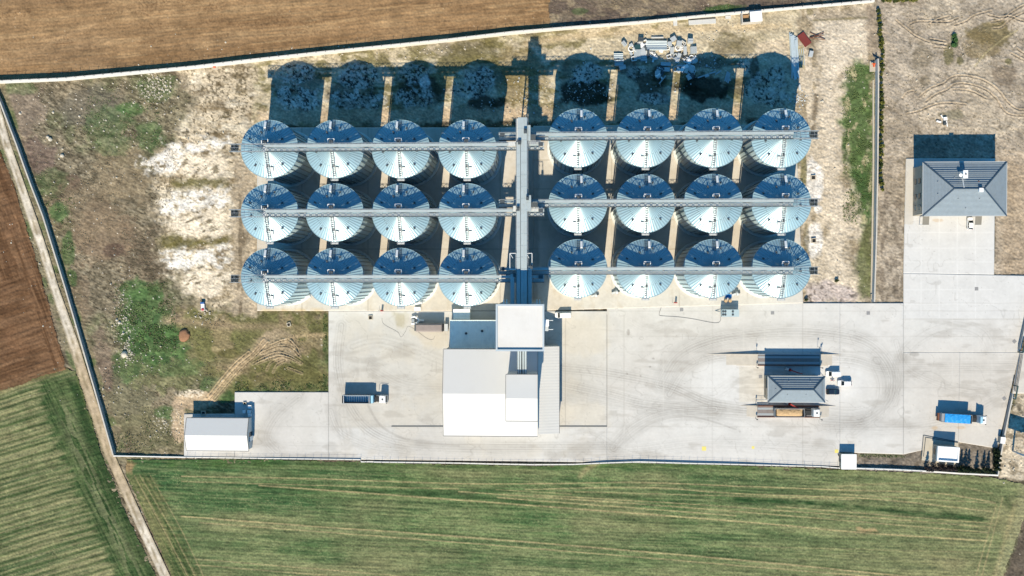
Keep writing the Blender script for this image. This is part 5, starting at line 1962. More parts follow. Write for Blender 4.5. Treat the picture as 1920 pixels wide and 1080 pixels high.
def weighbridge(yt, yb, xa, xb, la, lb, lab, rusty, kh=1.0):
    """deck between picture rows yt..yb and columns xa..xb; ramp ends la and lb"""
    zd = 1.0
    a = P3(xa, yb, zd)
    b = P3(xb, yt, zd)
    t = thing('weighbridge', lab, 'weighbridge', ((a.x + b.x) / 2, (a.y + b.y) / 2, .24))
    m = MB()
    m.box(a.x, a.y, .5, b.x, b.y, zd)
    m.build('deck', M_DECKS, t, rel=t)
    for y in (a.y, b.y):
        s = 1 if y == b.y else -1
        m = MB()
        m.box(a.x, y + s * .02 - (.0 if s > 0 else .22), .24, b.x, y + s * .02 + (.22 if s > 0 else 0), zd + .22)
        m.build('side_beam', M_RUST if rusty or s < 0 else M_EDGE, t, rel=t)
    m = MB()
    yc = (a.y + b.y) / 2
    for dy in (-.9, .9):
        m.box(a.x + .1, yc + dy - .32, zd + .004, b.x - .1, yc + dy + .32, zd + .012)
    m.build('wheel_strip', M_EDGE, t, rel=t)
    for xs, xe, hN, hS in ((a.x, P(la, yt, 0)[0], .62 * kh, -.45), (b.x, P(lb, yt, 0)[0], .3 * kh, -.5)):
        L = abs(xe - xs)
        sgn = 1 if xe > xs else -1
        xr = xs + sgn * L * .62
        o = sgn * .02
        m = MB()
        lo, hi = (a.y, b.y)
        v = [(xs + o, lo, .2), (xs + o, hi, .2), (xr, hi, .2), (xr, lo, .2), (xs + o, lo, zd - .03), (xs + o, hi, zd - .03), (xr, hi, .27), (xr, lo, .27)]
        f = [(4, 5, 6, 7), (0, 1, 5, 4), (1, 2, 6, 5), (2, 3, 7, 6), (3, 0, 4, 7)]
        if sgn > 0:
            f = [tuple(reversed(q)) for q in f]
        m.add(v, f)
        m.build('ramp', M_RAMP, t, rel=t)
        for y, hh in ((hi + .02, hN), (lo - .22, hS)):
            m = MB()
            x2 = xe if y > lo else xs + sgn * L * .42
            v = [(xs + o, y, .2), (xs + o, y + .2, .2), (x2, y + .2, .2), (x2, y, .2), (xs + o, y, zd + hh * .55), (xs + o, y + .2, zd + hh * .55), (x2, y + .2, .26), (x2, y, .26)]
            m.add(v, f)
            m.build('ramp_wall', M_RAMP, t, rel=t)
    for x, y in ((a.x - .4, b.y + .6), (b.x + .4, b.y + .6), (a.x - .4, a.y - .7), (b.x + .4, a.y - .7)):
        m = MB()
        m.tube([(x, y, .24), (x, y, 2.6)], .06, 6)
        m.box(x - .18, y - .14, 2.2, x + .18, y + .14, 2.9)
        m.build('signal_post', M_STEELD, t, rel=t)
    return t


weighbridge(665.5, 684.5, 1421, 1537, 1326, 1575, 'shaded weighbridge above the scale house with long concrete ramps', False)
weighbridge(762.5, 781, 1420, 1536, 1388, 1566, 'sunlit weighbridge below the scale house carrying the grain truck', True, -.4)


def sampler(px_, py_, lab, ang):
    q = P3(px_, py_, .24)
    t = thing('grain_sampler', lab, 'sampler', (q.x, q.y, .24), ang)
    m = MB()
    m.cyl(0, 0, 0, .3, .5, .5, 12)
    m.cyl(0, 0, .3, 3.0, .2, .18, 12)
    m.build('column', M_REDP, t)
    m = MB()
    m.bar((-.5, 0, 3.1), (2.2, 0, 3.5), .32, .4)
    m.bar((2.2, 0, 3.5), (3.3, .1, 2.9), .26, .3)
    m.build('arm', M_REDP, t)
    m = MB()
    m.tube([(3.3, .1, 3.3), (3.3, .1, 1.6)], .09, 8)
    m.build('probe', M_GREY, t)
    m = MB()
    m.box(-1.6, -.45, .0, -.7, .45, 1.2)
    m.build('control_cabinet', M_GREY, t)
    return t


sampler(1481, 693.5, 'red grain sampling arm standing in the shade above the scale house', RAD(-18))
sampler(1480, 757, 'red grain sampling arm in the sun beside the tan grain truck', RAD(-28))

# ================================================================== SHED, HUTS, GATE
shz = 4.3
x0, y0, x1, y1 = roofrect(350, 784, 466, 844.5, shz)
ym = P(405, 816.5, 5.8)[1]
shed = thing('workshop_shed', 'white gabled workshop shed at the left end of the yard', 'shed', ((x0 + x1) / 2, (y0 + y1) / 2, 0))
gable(shed, x0 + .3, y0 + .3, x1 - .2, y1 - .3, ym, shz, 5.8, 0, M_WALLG, M_WHITE)
m = MB()
m.box(x1 - .2, ym - 2.4, .2, x1 - .12, ym + .5, 3.2)
m.build('door', M_GLASS, shed, rel=shed)
m = MB()
m.box(x1 - .2, ym - 2.4, .2, x1 + .06, ym - .9, 3.0)
m.build('door_leaf', M_WHITEP, shed, rel=shed)

x0, y0, x1, y1 = roofrect(1757.5, 838, 1798.5, 866, 4.1)
gate_h = thing('gatehouse', 'white flat-roofed gatehouse with parapet at the bottom right of the yard', 'house', ((x0 + x1) / 2, (y0 + y1) / 2, .24), RAD(-3.5))
hw, hd = (x1 - x0) / 2, (y1 - y0) / 2
m = MB()
m.box(-hw + .1, -hd + .1, 0, hw - .1, hd - .1, 3.3)
m.build('wall', M_RENDER, gate_h)
m = MB()
m.box(-hw + .4, -hd + .4, 3.3, hw - .4, hd - .4, 3.36)
m.build('roof', M_WHITEP, gate_h)
m = MB()
for a in ((-hw, -hd, hw, -hd + .4), (-hw, hd - .4, hw, hd), (-hw, -hd + .4, -hw + .4, hd - .4), (hw - .4, -hd + .4, hw, hd - .4)):
    m.box(a[0], a[1], 3.2, a[2], a[3], 4.0)
m.build('parapet', M_WHITEP, gate_h)
m = MB()
m.box(-hw + .02, -.6, .9, -hw + .096, 1.2, 2.2)
m.build('window', M_GLASS, gate_h)
m = MB()
m.box(-hw - .3, 1.2, 2.1, -hw + .05, 2.0, 2.6)
m.build('wall_lamp', M_STEELD, gate_h)
m = MB()
m.box(-.6, -hd + .03, 0, .5, -hd + .096, 2.1)
m.build('door', M_EDGE, gate_h)
pv = thing('paved_apron', 'tan paved apron around the white gatehouse', 'pavement', P3(1760, 845, .1))
pv2 = MB()
pv2.prism([P(*p, .3) for p in ((1733, 819), (1797, 829), (1797, 866), (1788, 872), (1728, 863))], 0, .3)
o = pv2.build('paved_apron', M_YARDSLAB)
bpy.data.objects.remove(pv)
tag(o, kind='structure')
for off, lab in ((0, 'outer dark drain channel bending round the gatehouse apron'), (4, 'inner dark drain channel bending round the gatehouse apron')):
    m = MB()
    pts = [P3(1727.5 + off, 856, .318), P3(1731.5 + off, 816 + off, .318), P3(1796, 828.5 + off * .4, .318)]
    for a, b in zip(pts[:-1], pts[1:]):
        m.bar(a, b, .22, .05)
    tag(m.build('drain_channel', M_STEELD), lab, 'drain')

x0, y0, x1, y1 = roofrect(1577.5, 852, 1606, 880, 2.9)
hut = thing('pump_hut', 'small white cube hut built into the wall beside the green field', 'hut', ((x0 + x1) / 2, (y0 + y1) / 2, .2))
m = MB()
m.box(x0 + .1, y0 + .1, .1, x1 - .1, y1 - .1, 2.75)
m.build('wall', M_RENDER, hut, rel=hut)
m = MB()
m.box(x0, y0, 2.75, x1, y1, 2.92)
m.build('roof', M_WHITEP, hut, rel=hut)
m = MB()
m.box(x0 + .03, y0 + 2.0, .2, x0 + .095, y0 + 3.0, 2.2)
m.build('door', M_STEELD, hut, rel=hut)
q = P3(1573.5, 857, .24)
t = thing('motorbike', 'dark motorbike parked beside the small white cube hut', 'motorbike', q, RAD(-62))
for x in (-.65, .65):
    m = MB()
    pts = [(x + .3 * math.cos(a), 0, .32 + .3 * math.sin(a)) for a in np.linspace(0, 2 * math.pi, 17)]
    m.tube(pts, .07, 6)
    m.build('wheel', M_BLACK, t)
m = MB()
m.tube([(-.65, 0, .32), (-.2, 0, .6), (.35, 0, .75), (.65, 0, .32)], [.05, .14, .16, .05], 8)
m.build('frame', M_STEELD, t)
m = MB()
m.obox((-.25, 0, .8), .7, .26, .12)
m.build('saddle', M_BLACK, t)
m = MB()
m.tube([(.42, -.36, 1.0), (.5, 0, .95), (.42, .36, 1.0)], .03, 6)
m.build('handlebar', M_GREY, t)

q = P3(1885, 822, 1.8)
x0, y0, x1, y1 = roofrect(1875.5, 819.5, 1884.5, 831.5, 2.0)
t = thing('guard_booth', 'tiny white guard booth standing against the grey wall by the bottom right cypresses', 'booth', ((x0 + x1) / 2, (y0 + y1) / 2, .24), RAD(-6))
m = MB()
hw, hd = (x1 - x0) / 2, (y1 - y0) / 2
m.box(-hw + .06, -hd + .06, 0, hw - .06, hd - .06, 1.9)
m.build('body', M_RENDER, t)
m = MB()
m.box(-hw, -hd, 1.9, hw, hd, 2.02)
m.build('roof', M_WHITEP, t)
m = MB()
m.box(-.5, -hd + .02, 0, .4, -hd + .055, 1.7)
m.build('door', M_EDGE, t)

a, b = P3(1912.5, 663, .3), P3(1901, 733, .3)
t = thing('sliding_gate', 'long dark sliding gate across the entrance at the right edge', 'gate', (a + b) / 2)
m = MB()
for z in (.25, 1.0, 1.75):
    m.bar(a + Vector((0, 0, z)), b + Vector((0, 0, z)), .12, .1)
m.build('rail', M_TRIM, t, rel=t)
m = MB()
for i in range(46):
    p = a.lerp(b, i / 45)
    m.bar(p + Vector((0, 0, .2)), p + Vector((0, 0, 1.75)), .06, .06)
m.build('gate_bars', M_TRIM, t, rel=t)
for k, (p0, p1, lab) in enumerate((((1913, 640), (1908.5, 660), 'dark green gate post frame at the top end of the sliding gate'), ((1899.5, 722), (1895, 746), 'dark green gate post frame at the bottom end of the sliding gate'))):
    a, b = P3(*p0, .2), P3(*p1, .2)
    t = thing('gate_post', lab, 'gate post', (a + b) / 2)
    m = MB()
    for p in (a, b):
        m.bar(p, p + Vector((0, 0, 3.0)), .3, .3, up=(1, 0, 0))
    m.bar(a + Vector((0, 0, 2.9)), b + Vector((0, 0, 2.9)), .34, .3)
    m.build('post', mat('dark_green_paint', (.03, .07, .07), .6, 0, .3), t, rel=t)
    m = MB()
    p = b + Vector((.6, 0, 0))
    m.box(p.x - .35, p.y - .3, .2, p.x + .35, p.y + .3, 1.2)
    m.build('gate_motor', M_EDGE, t, rel=t)

# billboard outside the gate, its panel throws the big blue shadow
t = thing('billboard', 'roadside billboard standing on the pale ground outside the gate at the right edge', 'billboard', P3(1905, 846, 0))
a, b = P3(1886, 842, 0), P3(1934, 856, 0)
m = MB()
dv = (b - a).normalized()
nrm = Vector((-dv.y, dv.x, 0)) * .12
v = []
for z in (6.3, 10.6):
    v += [a + nrm + Vector((0, 0, z)), b + nrm + Vector((0, 0, z)), b - nrm + Vector((0, 0, z)), a - nrm + Vector((0, 0, z))]
m.add(v, [(0, 1, 2, 3)[::-1], (4, 5, 6, 7), (0, 1, 5, 4)[::-1], (1, 2, 6, 5)[::-1], (2, 3, 7, 6)[::-1], (3, 0, 4, 7)[::-1]])
m.build('panel', mat('billboard_panel', (.25, .42, .55), .5, 0, .3, .05, .5), t, rel=t)
for f in (.27, .8):
    m = MB()
    p = a.lerp(b, f)
    m.tube([p, p + Vector((0, 0, 6.4))], .3, 10)
    m.build('post', M_GREY, t, rel=t)

# ================================================================== VEHICLES
M_BLUET = mat('blue_tarpaulin', (.02, .26, .62), .5, 0, .4, .1, .7, bump=.12, bscale=.9)
M_GRAIN = mat('heaped_grain', A(226, 194, 150), .95, 0, .1, .12, 2.5, bump=.25, bscale=1.2)
M_TUB = mat('tipper_body_dark', (.022, .03, .04), .5, .2, .4)
M_TUBIN = mat('tipper_inside_blue', (.16, .32, .44), .45, .3, .4, .15, 1.0)
M_TUBG = mat('tipper_body_grey', (.28, .29, .30), .55, .2, .3, .08, 1.0)
M_BLUEL = mat('light_blue_paint', (.28, .50, .62), .5, 0, .3, .1, 1.0)
M_CHASS = mat('chassis_dark', (.03, .032, .035), .7, .2, .3)
M_CABW = mat('cab_white', (.72, .73, .73), .35, 0, .5, .02, .5, coat=.3)


def rrect(x0, x1, hw, r, z, n=3):
    pts = []
    for cx, cy, a0 in ((x1 - r, hw - r, 0), (x0 + r, hw - r, 90), (x0 + r, -hw + r, 180), (x1 - r, -hw + r, 270)):
        for k in range(n + 1):
            a = RAD(a0 + 90 * k / n)
            pts.append((cx + r * math.cos(a), cy + r * math.sin(a), z))
    return pts


def wheel(t, x, y, r=.5, w=.3):
    m = MB()
    m.tube([(x, y - w / 2, r), (x, y - w * .3, r), (x, y + w * .3, r), (x, y + w / 2, r)], [r * .88, r, r, r * .88], 16)
    o = m.build('wheel', M_BLACK, t)
    m = MB()
    s = 1 if y > 0 else -1
    m.tube([(x, y + s * w * .5, r), (x, y + s * (w * .5 + .015), r)], [r * .55, r * .5], 12)
    m.build('rim', M_GREY, o)


def truck(px_, py_, deg, kind, lab, L=9.4, z=.24):
    q = P3(px_, py_, z)
    t = thing('tipper_truck', lab, 'truck', q, RAD(deg))
    xb = -7.2
    xf = xb + L
    w = 1.27
    top = 3.45 if kind != 'grain' else 3.2
    bm = {'empty': M_TUB, 'tarp': M_TUBG, 'grain': M_TUBG}[kind]
    m = MB()                                             # hollow tub
    m.box(xb + .1, -w + .1, 1.3, xf - .05, w - .1, 1.42)
    m.box(xb, w - .09, 1.3, xf, w, top)
    m.box(xb, -w, 1.3, xf, -w + .09, top)
    m.box(xb, -w + .09, 1.3, xb + .1, w - .09, top)
    m.box(xf - .1, -w + .09, 1.3, xf, w - .09, top + .15)
    m.build('tipper_body', bm, t)
    m = MB()
    for k in range(11):
        x = xb + .4 + k * (L - .8) / 10
        for s in (-1, 1):
            m.box(x - .07, s * w - (.0 if s > 0 else .08), 1.2, x + .07, s * w + (.08 if s > 0 else 0), top)
    m.box(xb - .02, w - .04, top, xf, w + .1, top + .1)
    m.box(xb - .02, -w - .1, top, xf, -w + .04, top + .1)
    m.build('side_ribs', bm if kind != 'empty' else M_EDGE, t)
    if kind == 'empty':
        m = MB()
        m.box(xb + .12, -w + .12, 1.425, xf - .12, w - .12, 1.5)
        m.box(xb + .12, w - .13, 1.5, xf - .12, w - .095, top - .03)  # sunlit look of the north inner wall, put into a paler panel
        m.build('floor', M_TUBIN, t)
        m = MB()
        for k in range(12):
            x = xb + .5 + k * (L - 1.0) / 11
            m.tube([(x, w - .05, top + .03), (x, 0, top + .12), (x, -w + .05, top + .03)] if k in (0, 11) else [(x, w - .2, top - .1), (x, w - .24, 1.62), (x, -w + .3, 1.62)], .075, 6)
        m.build('inner_ribs', M_WHITEP, t)
        m = MB()
        m.box(xf + .02, -w + .05, 1.3, xf + .75, w - .05, top + .1)
        m.build('front_bulkhead', M_BLUEL, t)
    elif kind == 'tarp':
        m = MB()
        n = 24
        v, f = [], []
        rnd = random.Random(4)
        for i in range(n + 1):
            for j in range(7):
                x = xb + .95 + (L - 1.5) * i / n
                y = -w - .06 + (2 * w + .12) * j / 6
                zz = top + .16 - .10 * math.sin(math.pi * i / n * 11) * (j not in (0, 6)) * .6 + rnd.uniform(-.04, .04) + .1 * math.sin(j / 6 * math.pi)
                v.append((x, y, zz))
        for i in range(n):
            for j in range(6):
                a = i * 7 + j
                f.append((a, a + 7, a + 8, a + 1))
        m.add(v, f)
        for s in (-1, 1):
            m.box(xb + .95, s * (w + .07) - .02, top - .55, xf - .55, s * (w + .07) + .02, top + .16)
        m.build('tarpaulin', M_BLUET, t)
        m = MB()
        m.box(xb + .02, -w + .02, top - .1, xb + .9, w - .02, top + .05)
        m.build('tail_cover', M_TUBG, t)
        m = MB()
        m.box(xb - .5, -w + .1, 1.0, xb - .02, w - .1, 1.9)
        m.build('tailgate_step', M_RUST, t)
    else:
        m = MB()
        n, k = 26, 9
        v, f = [], []
        rnd = random.Random(9)
        for i in range(n + 1):
            for j in range(k + 1):
                x = xb + .55 + (L - 1.2) * i / n
                y = -w + .12 + (2 * w - .24) * j / k
                zz = top - .2 + .42 * math.sin(math.pi * j / k) ** .7 * min(1, min(i, n - i) / 3) + rnd.uniform(-.05, .05)
                v.append((x, y, zz))
        for i in range(n):
            for j in range(k):
                a = i * (k + 1) + j
                f.append((a, a + k + 1, a + k + 2, a + 1))
        m.add(v, f)
        m.build('grain_load', M_GRAIN, t, smooth=True)
    m = MB()
    m.box(xb + .2, -.45, .85, 6.4, .45, 1.28)
    m.box(3.0, -1.0, .9, 5.0, 1.0, 1.1)
    for s in (-1, 1):
        m.tube([(3.4, s * .85, .75), (4.6, s * .85, .75)], .28, 10)
    m.build('chassis', M_CHASS, t)
    for x in (-6.1, -4.8, -3.5, 2.7, 5.7):
        for s in (-1, 1):
            wheel(t, x, s * 1.05, .5, .34)
    for s in (-1, 1):
        m = MB()
        m.box(2.1, s * 1.05 - .22, 1.04, 3.3, s * 1.05 + .22, 1.1)
        m.build('mudguard', M_CHASS, t)
    m = MB()                                             # cab
    c0, c1 = 4.75, 7.15
    m.loft([rrect(c0, c1, 1.22, .12, .75), rrect(c0, c1 + .02, 1.24, .14, 1.6), rrect(c0, c1 - .02, 1.24, .14, 2.0), rrect(c0, c1 - .32, 1.18, .14, 3.0), rrect(c0 + .15, c1 - .55, 1.05, .2, 3.3)])
    m.build('cab', M_CABW, t)
    m = MB()
    m.add([(c1 + .005, -1.1, 1.98), (c1 + .005, 1.1, 1.98), (c1 - .3, 1.05, 2.95), (c1 - .3, -1.05, 2.95)], [(0, 1, 2, 3)])
    for s in (-1, 1):
        p = [(c1 - .25, s * 1.245, 2.0), (c0 + .9, s * 1.245, 2.0), (c0 + .9, s * 1.2, 2.8), (c1 - .45, s * 1.2, 2.8)]
        m.add(p, [(0, 1, 2, 3) if s < 0 else (3, 2, 1, 0)])
    m.build('windshield', M_GLASS, t)
    m = MB()
    m.box(c0 + .85, -.28, 3.28, c0 + 1.4, .28, 3.36)
    m.build('roof_hatch', M_STEELD, t)
    m = MB()
    if kind != 'empty':
        m.add([(c0 - .05, -1.1, 3.75), (c0 - .05, 1.1, 3.75), (c0 + .9, .9, 3.34), (c0 + .9, -.9, 3.34), (c0 - .05, -1.1, 3.2), (c0 - .05, 1.1, 3.2)], [(3, 2, 1, 0), (0, 1, 5, 4), (0, 4, 3), (1, 2, 5)])
        m.build('air_deflector', M_CABW if kind == 'grain' else M_BLUEL, t)
    else:
        m.tube([(c0 - .7, 1.15, 1.2), (c0 - .7, 1.15, 3.2), (c0 - .3, 1.2, 3.5), (c0 + 2.2, 1.2, 3.4)], .07, 6)
        m.build('roof_rail', M_GREY, t)
    for s in (-1, 1):
        m = MB()
        m.obox((c1 - .1, s * 1.42, 2.3), .14, .24, .6)
        m.build('mirror', M_STEELD, t)
        m = MB()
        m.obox((c1 + .03, s * .9, 1.0), .06, .34, .2)
        m.build('headlight', M_GREY, t)
    m = MB()
    m.box(c1 - .25, -1.2, .4, c1 + .08, 1.2, .76)
    m.build('bumper', M_CHASS, t)
    return t


truck(687, 746.2, 0, 'empty', 'truck with an empty dark ribbed trailer parked alone on the left yard', 9.3)
truck(1799.5, 782.6, -3.2, 'tarp', 'truck with a blue tarpaulin over its trailer near the gate', 9.4)
truck(1491, 771.5, 0, 'grain', 'truck loaded with tan grain standing on the lower weighbridge', 9.2, 1.02)


def car(px_, py_, deg, paint, lab, kind='hatch', L=4.1, W=1.72, Ht=1.48, z=.24, glass=M_GLASS):
    q = P3(px_, py_, z)
    t = thing('parked_car', lab, 'van' if kind == 'van' else 'car', q, RAD(deg))
    h = L / 2
    m = MB()
    m.loft([rrect(-h + .05, h - .05, W / 2 - .06, .25, .22), rrect(-h, h, W / 2, .35, .45), rrect(-h + .02, h - .02, W / 2, .38, .72), rrect(-h + .08, h - .12, W / 2 - .05, .4, .92)])
    m.build('body', paint, t, smooth=False)
    if kind == 'van':
        b0, b1, t0, t1 = -h + .06, h - .95, -h + .12, h - 1.65
    elif kind == 'pickup':
        b0, b1, t0, t1 = -.75, h - 1.05, -.55, h - 1.85
    else:
        b0, b1, t0, t1 = -h + .12, h - 1.05, -h + .6, h - 1.85
    wb, wt = W / 2 - .08, W / 2 - .22
    zb, zt = .9, Ht
    m = MB()
    m.add([(b0, -wb, zb), (b1, -wb, zb), (b1, wb, zb), (b0, wb, zb), (t0, -wt, zt - .05), (t1, -wt, zt - .05), (t1, wt, zt - .05), (t0, wt, zt - .05)], [(0, 1, 5, 4), (1, 2, 6, 5), (2, 3, 7, 6), (3, 0, 4, 7)])
    m.build('window', glass, t)
    m = MB()
    m.loft([[(t0 - .02, -wt - .01, zt - .06), (t1 + .04, -wt - .01, zt - .06), (t1 + .04, wt + .01, zt - .06), (t0 - .02, wt + .01, zt - .06)], [(t0 + .06, -wt + .08, zt + .02), (t1 - .05, -wt + .08, zt + .02), (t1 - .05, wt - .08, zt + .02), (t0 + .06, wt - .08, zt + .02)]])
    for a, b in (((b0, zb), (t0, zt - .05)), ((b1, zb), (t1, zt - .05))):
        for s in (-1, 1):
            m.bar((a[0], s * wb, a[1]), (b[0], s * wt, b[1]), .09, .09)
    if kind in ('van', 'pickup') or True:
        for s in (-1, 1):
            mid = (b0 + b1) / 2 - .1
            m.bar((mid, s * (wb + .005), zb), ((t0 + t1) / 2, s * (wt + .005), zt - .05), .1, .06)
    if kind == 'van':
        for s in (-1, 1):
            m.add([(b0, s * (wb + .01), zb), (.35, s * (wb + .01), zb), (.3, s * (wt + .02), zt - .05), (t0, s * (wt + .02), zt - .05)], [(0, 1, 2, 3) if s < 0 else (3, 2, 1, 0)])
    m.build('roof', paint, t)
    if kind == 'pickup':
        m = MB()
        m.box(-h + .2, -W / 2 + .2, .925, -.85, W / 2 - .2, .935)
        m.build('cargo_bed', M_TUB, t)
    for x in (-h + .75, h - .8):
        for s in (-1, 1):
            wheel(t, x, s * (W / 2 - .1), .31, .2)
    for s in (-1, 1):
        m = MB()
        m.obox((h - .06, s * (W / 2 - .32), .72), .1, .32, .14)
        m.build('headlight', M_GREY, t)
        m = MB()
        m.obox((-h + .03, s * (W / 2 - .25), .75), .06, .22, .2)
        m.build('tail_light', M_REDP, t)
        m = MB()
        m.obox((b1 - .25, s * (W / 2 + .06), .98), .12, .16, .12)
        m.build('mirror', paint, t)
    return t


M_CARW = mat('white_car_paint', (.76, .77, .77), .3, 0, .5, .02, .5, coat=.5)
M_CARB = mat('black_car_paint', (.012, .02, .035), .25, .1, .5, coat=.6)
car(1817, 419.2, 90, M_CARW, 'white hatchback parked in front of the office house', 'hatch', 4.0, 1.72, 1.5)
car(1055.3, 590.7, 181.5, M_CARW, 'white delivery van parked beside the elevator tower', 'van', 5.2, 1.9, 2.0)
car(1560, 700.2, 180, M_CARW, 'white van nearest the weighbridge, uppermost of the three cars by the scale house', 'van', 4.5, 1.75, 1.8)
car(1582.5, 717.8, 180, M_CARW, 'white car with a light roof, rightmost of the three parked by the scale house', 'hatch', 4.5, 1.75, 1.62)
car(1560.3, 734, 0, M_CARB, 'black car parked against the right end of the scale house', 'hatch', 4.2, 1.78, 1.45)

# covered trailer and blower west of the annex
q = P3(807, 613.5, .24)
t = thing('covered_trailer', 'long trailer under a mauve-grey cover standing left of the annex', 'trailer', q)
m = MB()
m.loft([[(-4.3, -1.3, .9), (4.2, -1.3, .9), (4.2, 1.3, .9), (-4.3, 1.3, .9)], [(-4.3, -1.3, 3.4), (4.2, -1.3, 3.4), (4.2, 1.3, 3.4), (-4.3, 1.3, 3.4)], [(-4.1, -.9, 3.75), (4.0, -.9, 3.75), (4.0, .9, 3.75), (-4.1, .9, 3.75)]])
m.build('cover', mat('mauve_cover', A(172, 162, 158), .8, 0, .2, .1, .6, bump=.1, bscale=.8), t)
m = MB()
m.box(-4.6, -1.2, .7, 4.6, 1.2, .9)
m.bar((4.6, 0, .8), (5.8, 0, .8), .2, .15)
m.build('frame', M_CHASS, t)
for x in (-2.6, -1.4):
    for s in (-1, 1):
        wheel(t, x, s * 1.05, .5, .32)
m = MB()
m.box(-5.0, -1.15, 1.0, -4.45, 1.15, 1.5)
m.build('tail_gear', M_STEELD, t)
m = MB()
m.box(4.75, -1.15, .5, 5.9, 1.15, 2.0)
m.build('tool_box', M_GREY, t)
q = P3(778, 600.5, .24)
t = thing('grain_blower', 'pale grey grain blower with curved duct standing left of the covered trailer', 'blower', q)
m = MB()
m.tube([(-1.0, 1.0, .6), (.0, 1.25, .9), (1.0, .7, 1.0), (1.5, .0, 1.0), (1.0, -.7, 1.0), (.0, -1.1, .9), (-1.0, -1.0, .6)], .32, 10)
m.build('duct', M_WHITEP, t)
m = MB()
m.cyl(-.5, 0, .2, 1.3, .7, .5, 16)
m.build('fan_drum', M_EDGE, t)
m = MB()
m.box(1.2, -.3, .2, 3.0, .3, .5)
m.build('drawbar', M_WHITEP, t)
for s in (-1, 1):
    wheel(t, .2, s * 1.4, .35, .22)
q = P3(783.5, 579, .36)
m = MB()
m.box(-.95, -.55, 0, .95, .55, .9)
m.box(-1.0, -.6, .9, 1.0, .6, .97)
o = m.build('white_crate', M_WHITEP)
o.location = q
tag(o, 'white box standing on the pad above the covered trailer', 'box')

# seed dressing trailer with hatches
q = P3(1366.5, 586.5, .24)
t = thing('treatment_trailer', 'pale blue box trailer with six round dark hatches on its roof', 'trailer', q)
m = MB()
m.box(-2.7, -1.15, .6, 2.7, 1.15, 2.75)
m.build('body', mat('pale_blue_body', A(198, 220, 228), .5, 0, .3, .04, .8), t)
for x in (-2.35, -1.65, .7):
    for y in (-.5, .5):
        m = MB()
        m.cyl(x, y, 2.75, 2.95, .34, .32, 16)
        m.cyl(x, y, 2.95, 3.05, .18, .1, 12)
        m.build('hatch', M_STEELD, t)
m = MB()
m.bar((-2.7, .45, .8), (-4.4, .0, .7), .14, .12)
m.bar((-2.7, -.45, .8), (-4.4, .0, .7), .14, .12)
m.build('drawbar', M_GREY, t)
for x in (-.6, .7):
    for s in (-1, 1):
        wheel(t, x, s * 1.0, .36, .24)
q = P3(1364, 561, .36)
t = thing('seed_hopper', 'blue seed hopper with two wooden drums in front, by the bottom row of silos', 'hopper', P3(1364, 555, .36))
m = MB()
m.loft([[(-.35, -.25, .6), (.35, -.25, .6), (.35, .25, .6), (-.35, .25, .6)], [(-1.0, -.55, 1.7), (1.0, -.55, 1.7), (1.0, .6, 1.7), (-1.0, .6, 1.7)]], cap1=False)
m.build('hopper', mat('blue_hopper_paint', (.015, .16, .42), .4, 0, .4, .1, 1.0), t)
m = MB()
for x in (-.7, .7):
    for y in (-.4, .4):
        m.bar((x, y, 0), (x, y, 1.4), .08, .08)
m.build('leg', M_STEELD, t)
for k, dx in enumerate((-.65, .7)):
    q = P3(1364, 561, .36) + Vector((dx, -.55, 0))
    m = MB()
    m.cyl(0, 0, 0, .95, .48, .48, 18)
    m.cyl(0, 0, .95, 1.0, .5, .5, 18)
    o = m.build('drum', mat('wooden_drum', A(222, 190, 150), .8, 0, .2, .1, 2.0))
    o.location = q
    tag(o, ('left' if k == 0 else 'right') + ' one of two tan drums between the blue hopper and the pale blue trailer', 'drum', 'tan drums beside the blue hopper')

# hose across the yard
m = MB()
pts = [(1036, 563), (1060, 565), (1090, 567), (1150, 571), (1200, 574), (1228, 571), (1236, 570), (1240, 574), (1236, 588), (1240, 592), (1270, 594), (1300, 598), (1330, 604), (1346, 605), (1351, 600), (1351, 594)]
m.tube([P3(x, y, .30) for x, y in curve(pts, 5)], .05, 6)
tag(m.build('hose', M_TRIM), 'thin dark hose snaking from the tower to the pale blue trailer', 'hose')
m = MB()
m.tube([P3(x, y, .29) for x, y in curve([(716, 596), (720, 608), (745, 622), (752, 632), (760, 622), (768, 612), (800, 634), (812, 636), (815, 630)], 5)], .03, 6)
tag(m.build('cable', M_TRIM), 'dark cable lying in loops below the covered trailer', 'cable')

# aeration fans at the feet of the southern silos
fl = ['beside the first silo of the bottom left row', 'beside the third silo of the bottom left row', 'below the bridge end of the right bottom row', 'between the first two silos of the right bottom row', 'beside the last silo of the right bottom row']
for (px_, py_, sc), lb in zip(((581.5, 554.5, 1), (790.5, 567, .9), (1117, 553, 1.1), (1156, 547, 1.2), (1381, 550, 1.2)), fl):
    t = thing('aeration_fan', 'small grey aeration fan standing ' + lb, 'fan', P3(px_, py_, .36), RAD(200 if px_ > 1000 else 20), 'aeration fans at the feet of the silos')
    t.scale = (sc, sc, sc)
    m = MB()
    m.tube([(-.3, 0, .75), (-.1, 0, .75), (.3, 0, .75)], [.5, .62, .6], 16)
    m.build('fan_drum', M_GREY, t)
    m = MB()
    m.bar((.3, 0, .75), (1.4, 0, .5), .5, .5)
    m.build('duct', M_GREY, t)
    m = MB()
    m.box(-.9, -.25, 0, .3, .25, .5)
    m.build('motor', M_STEELD, t)
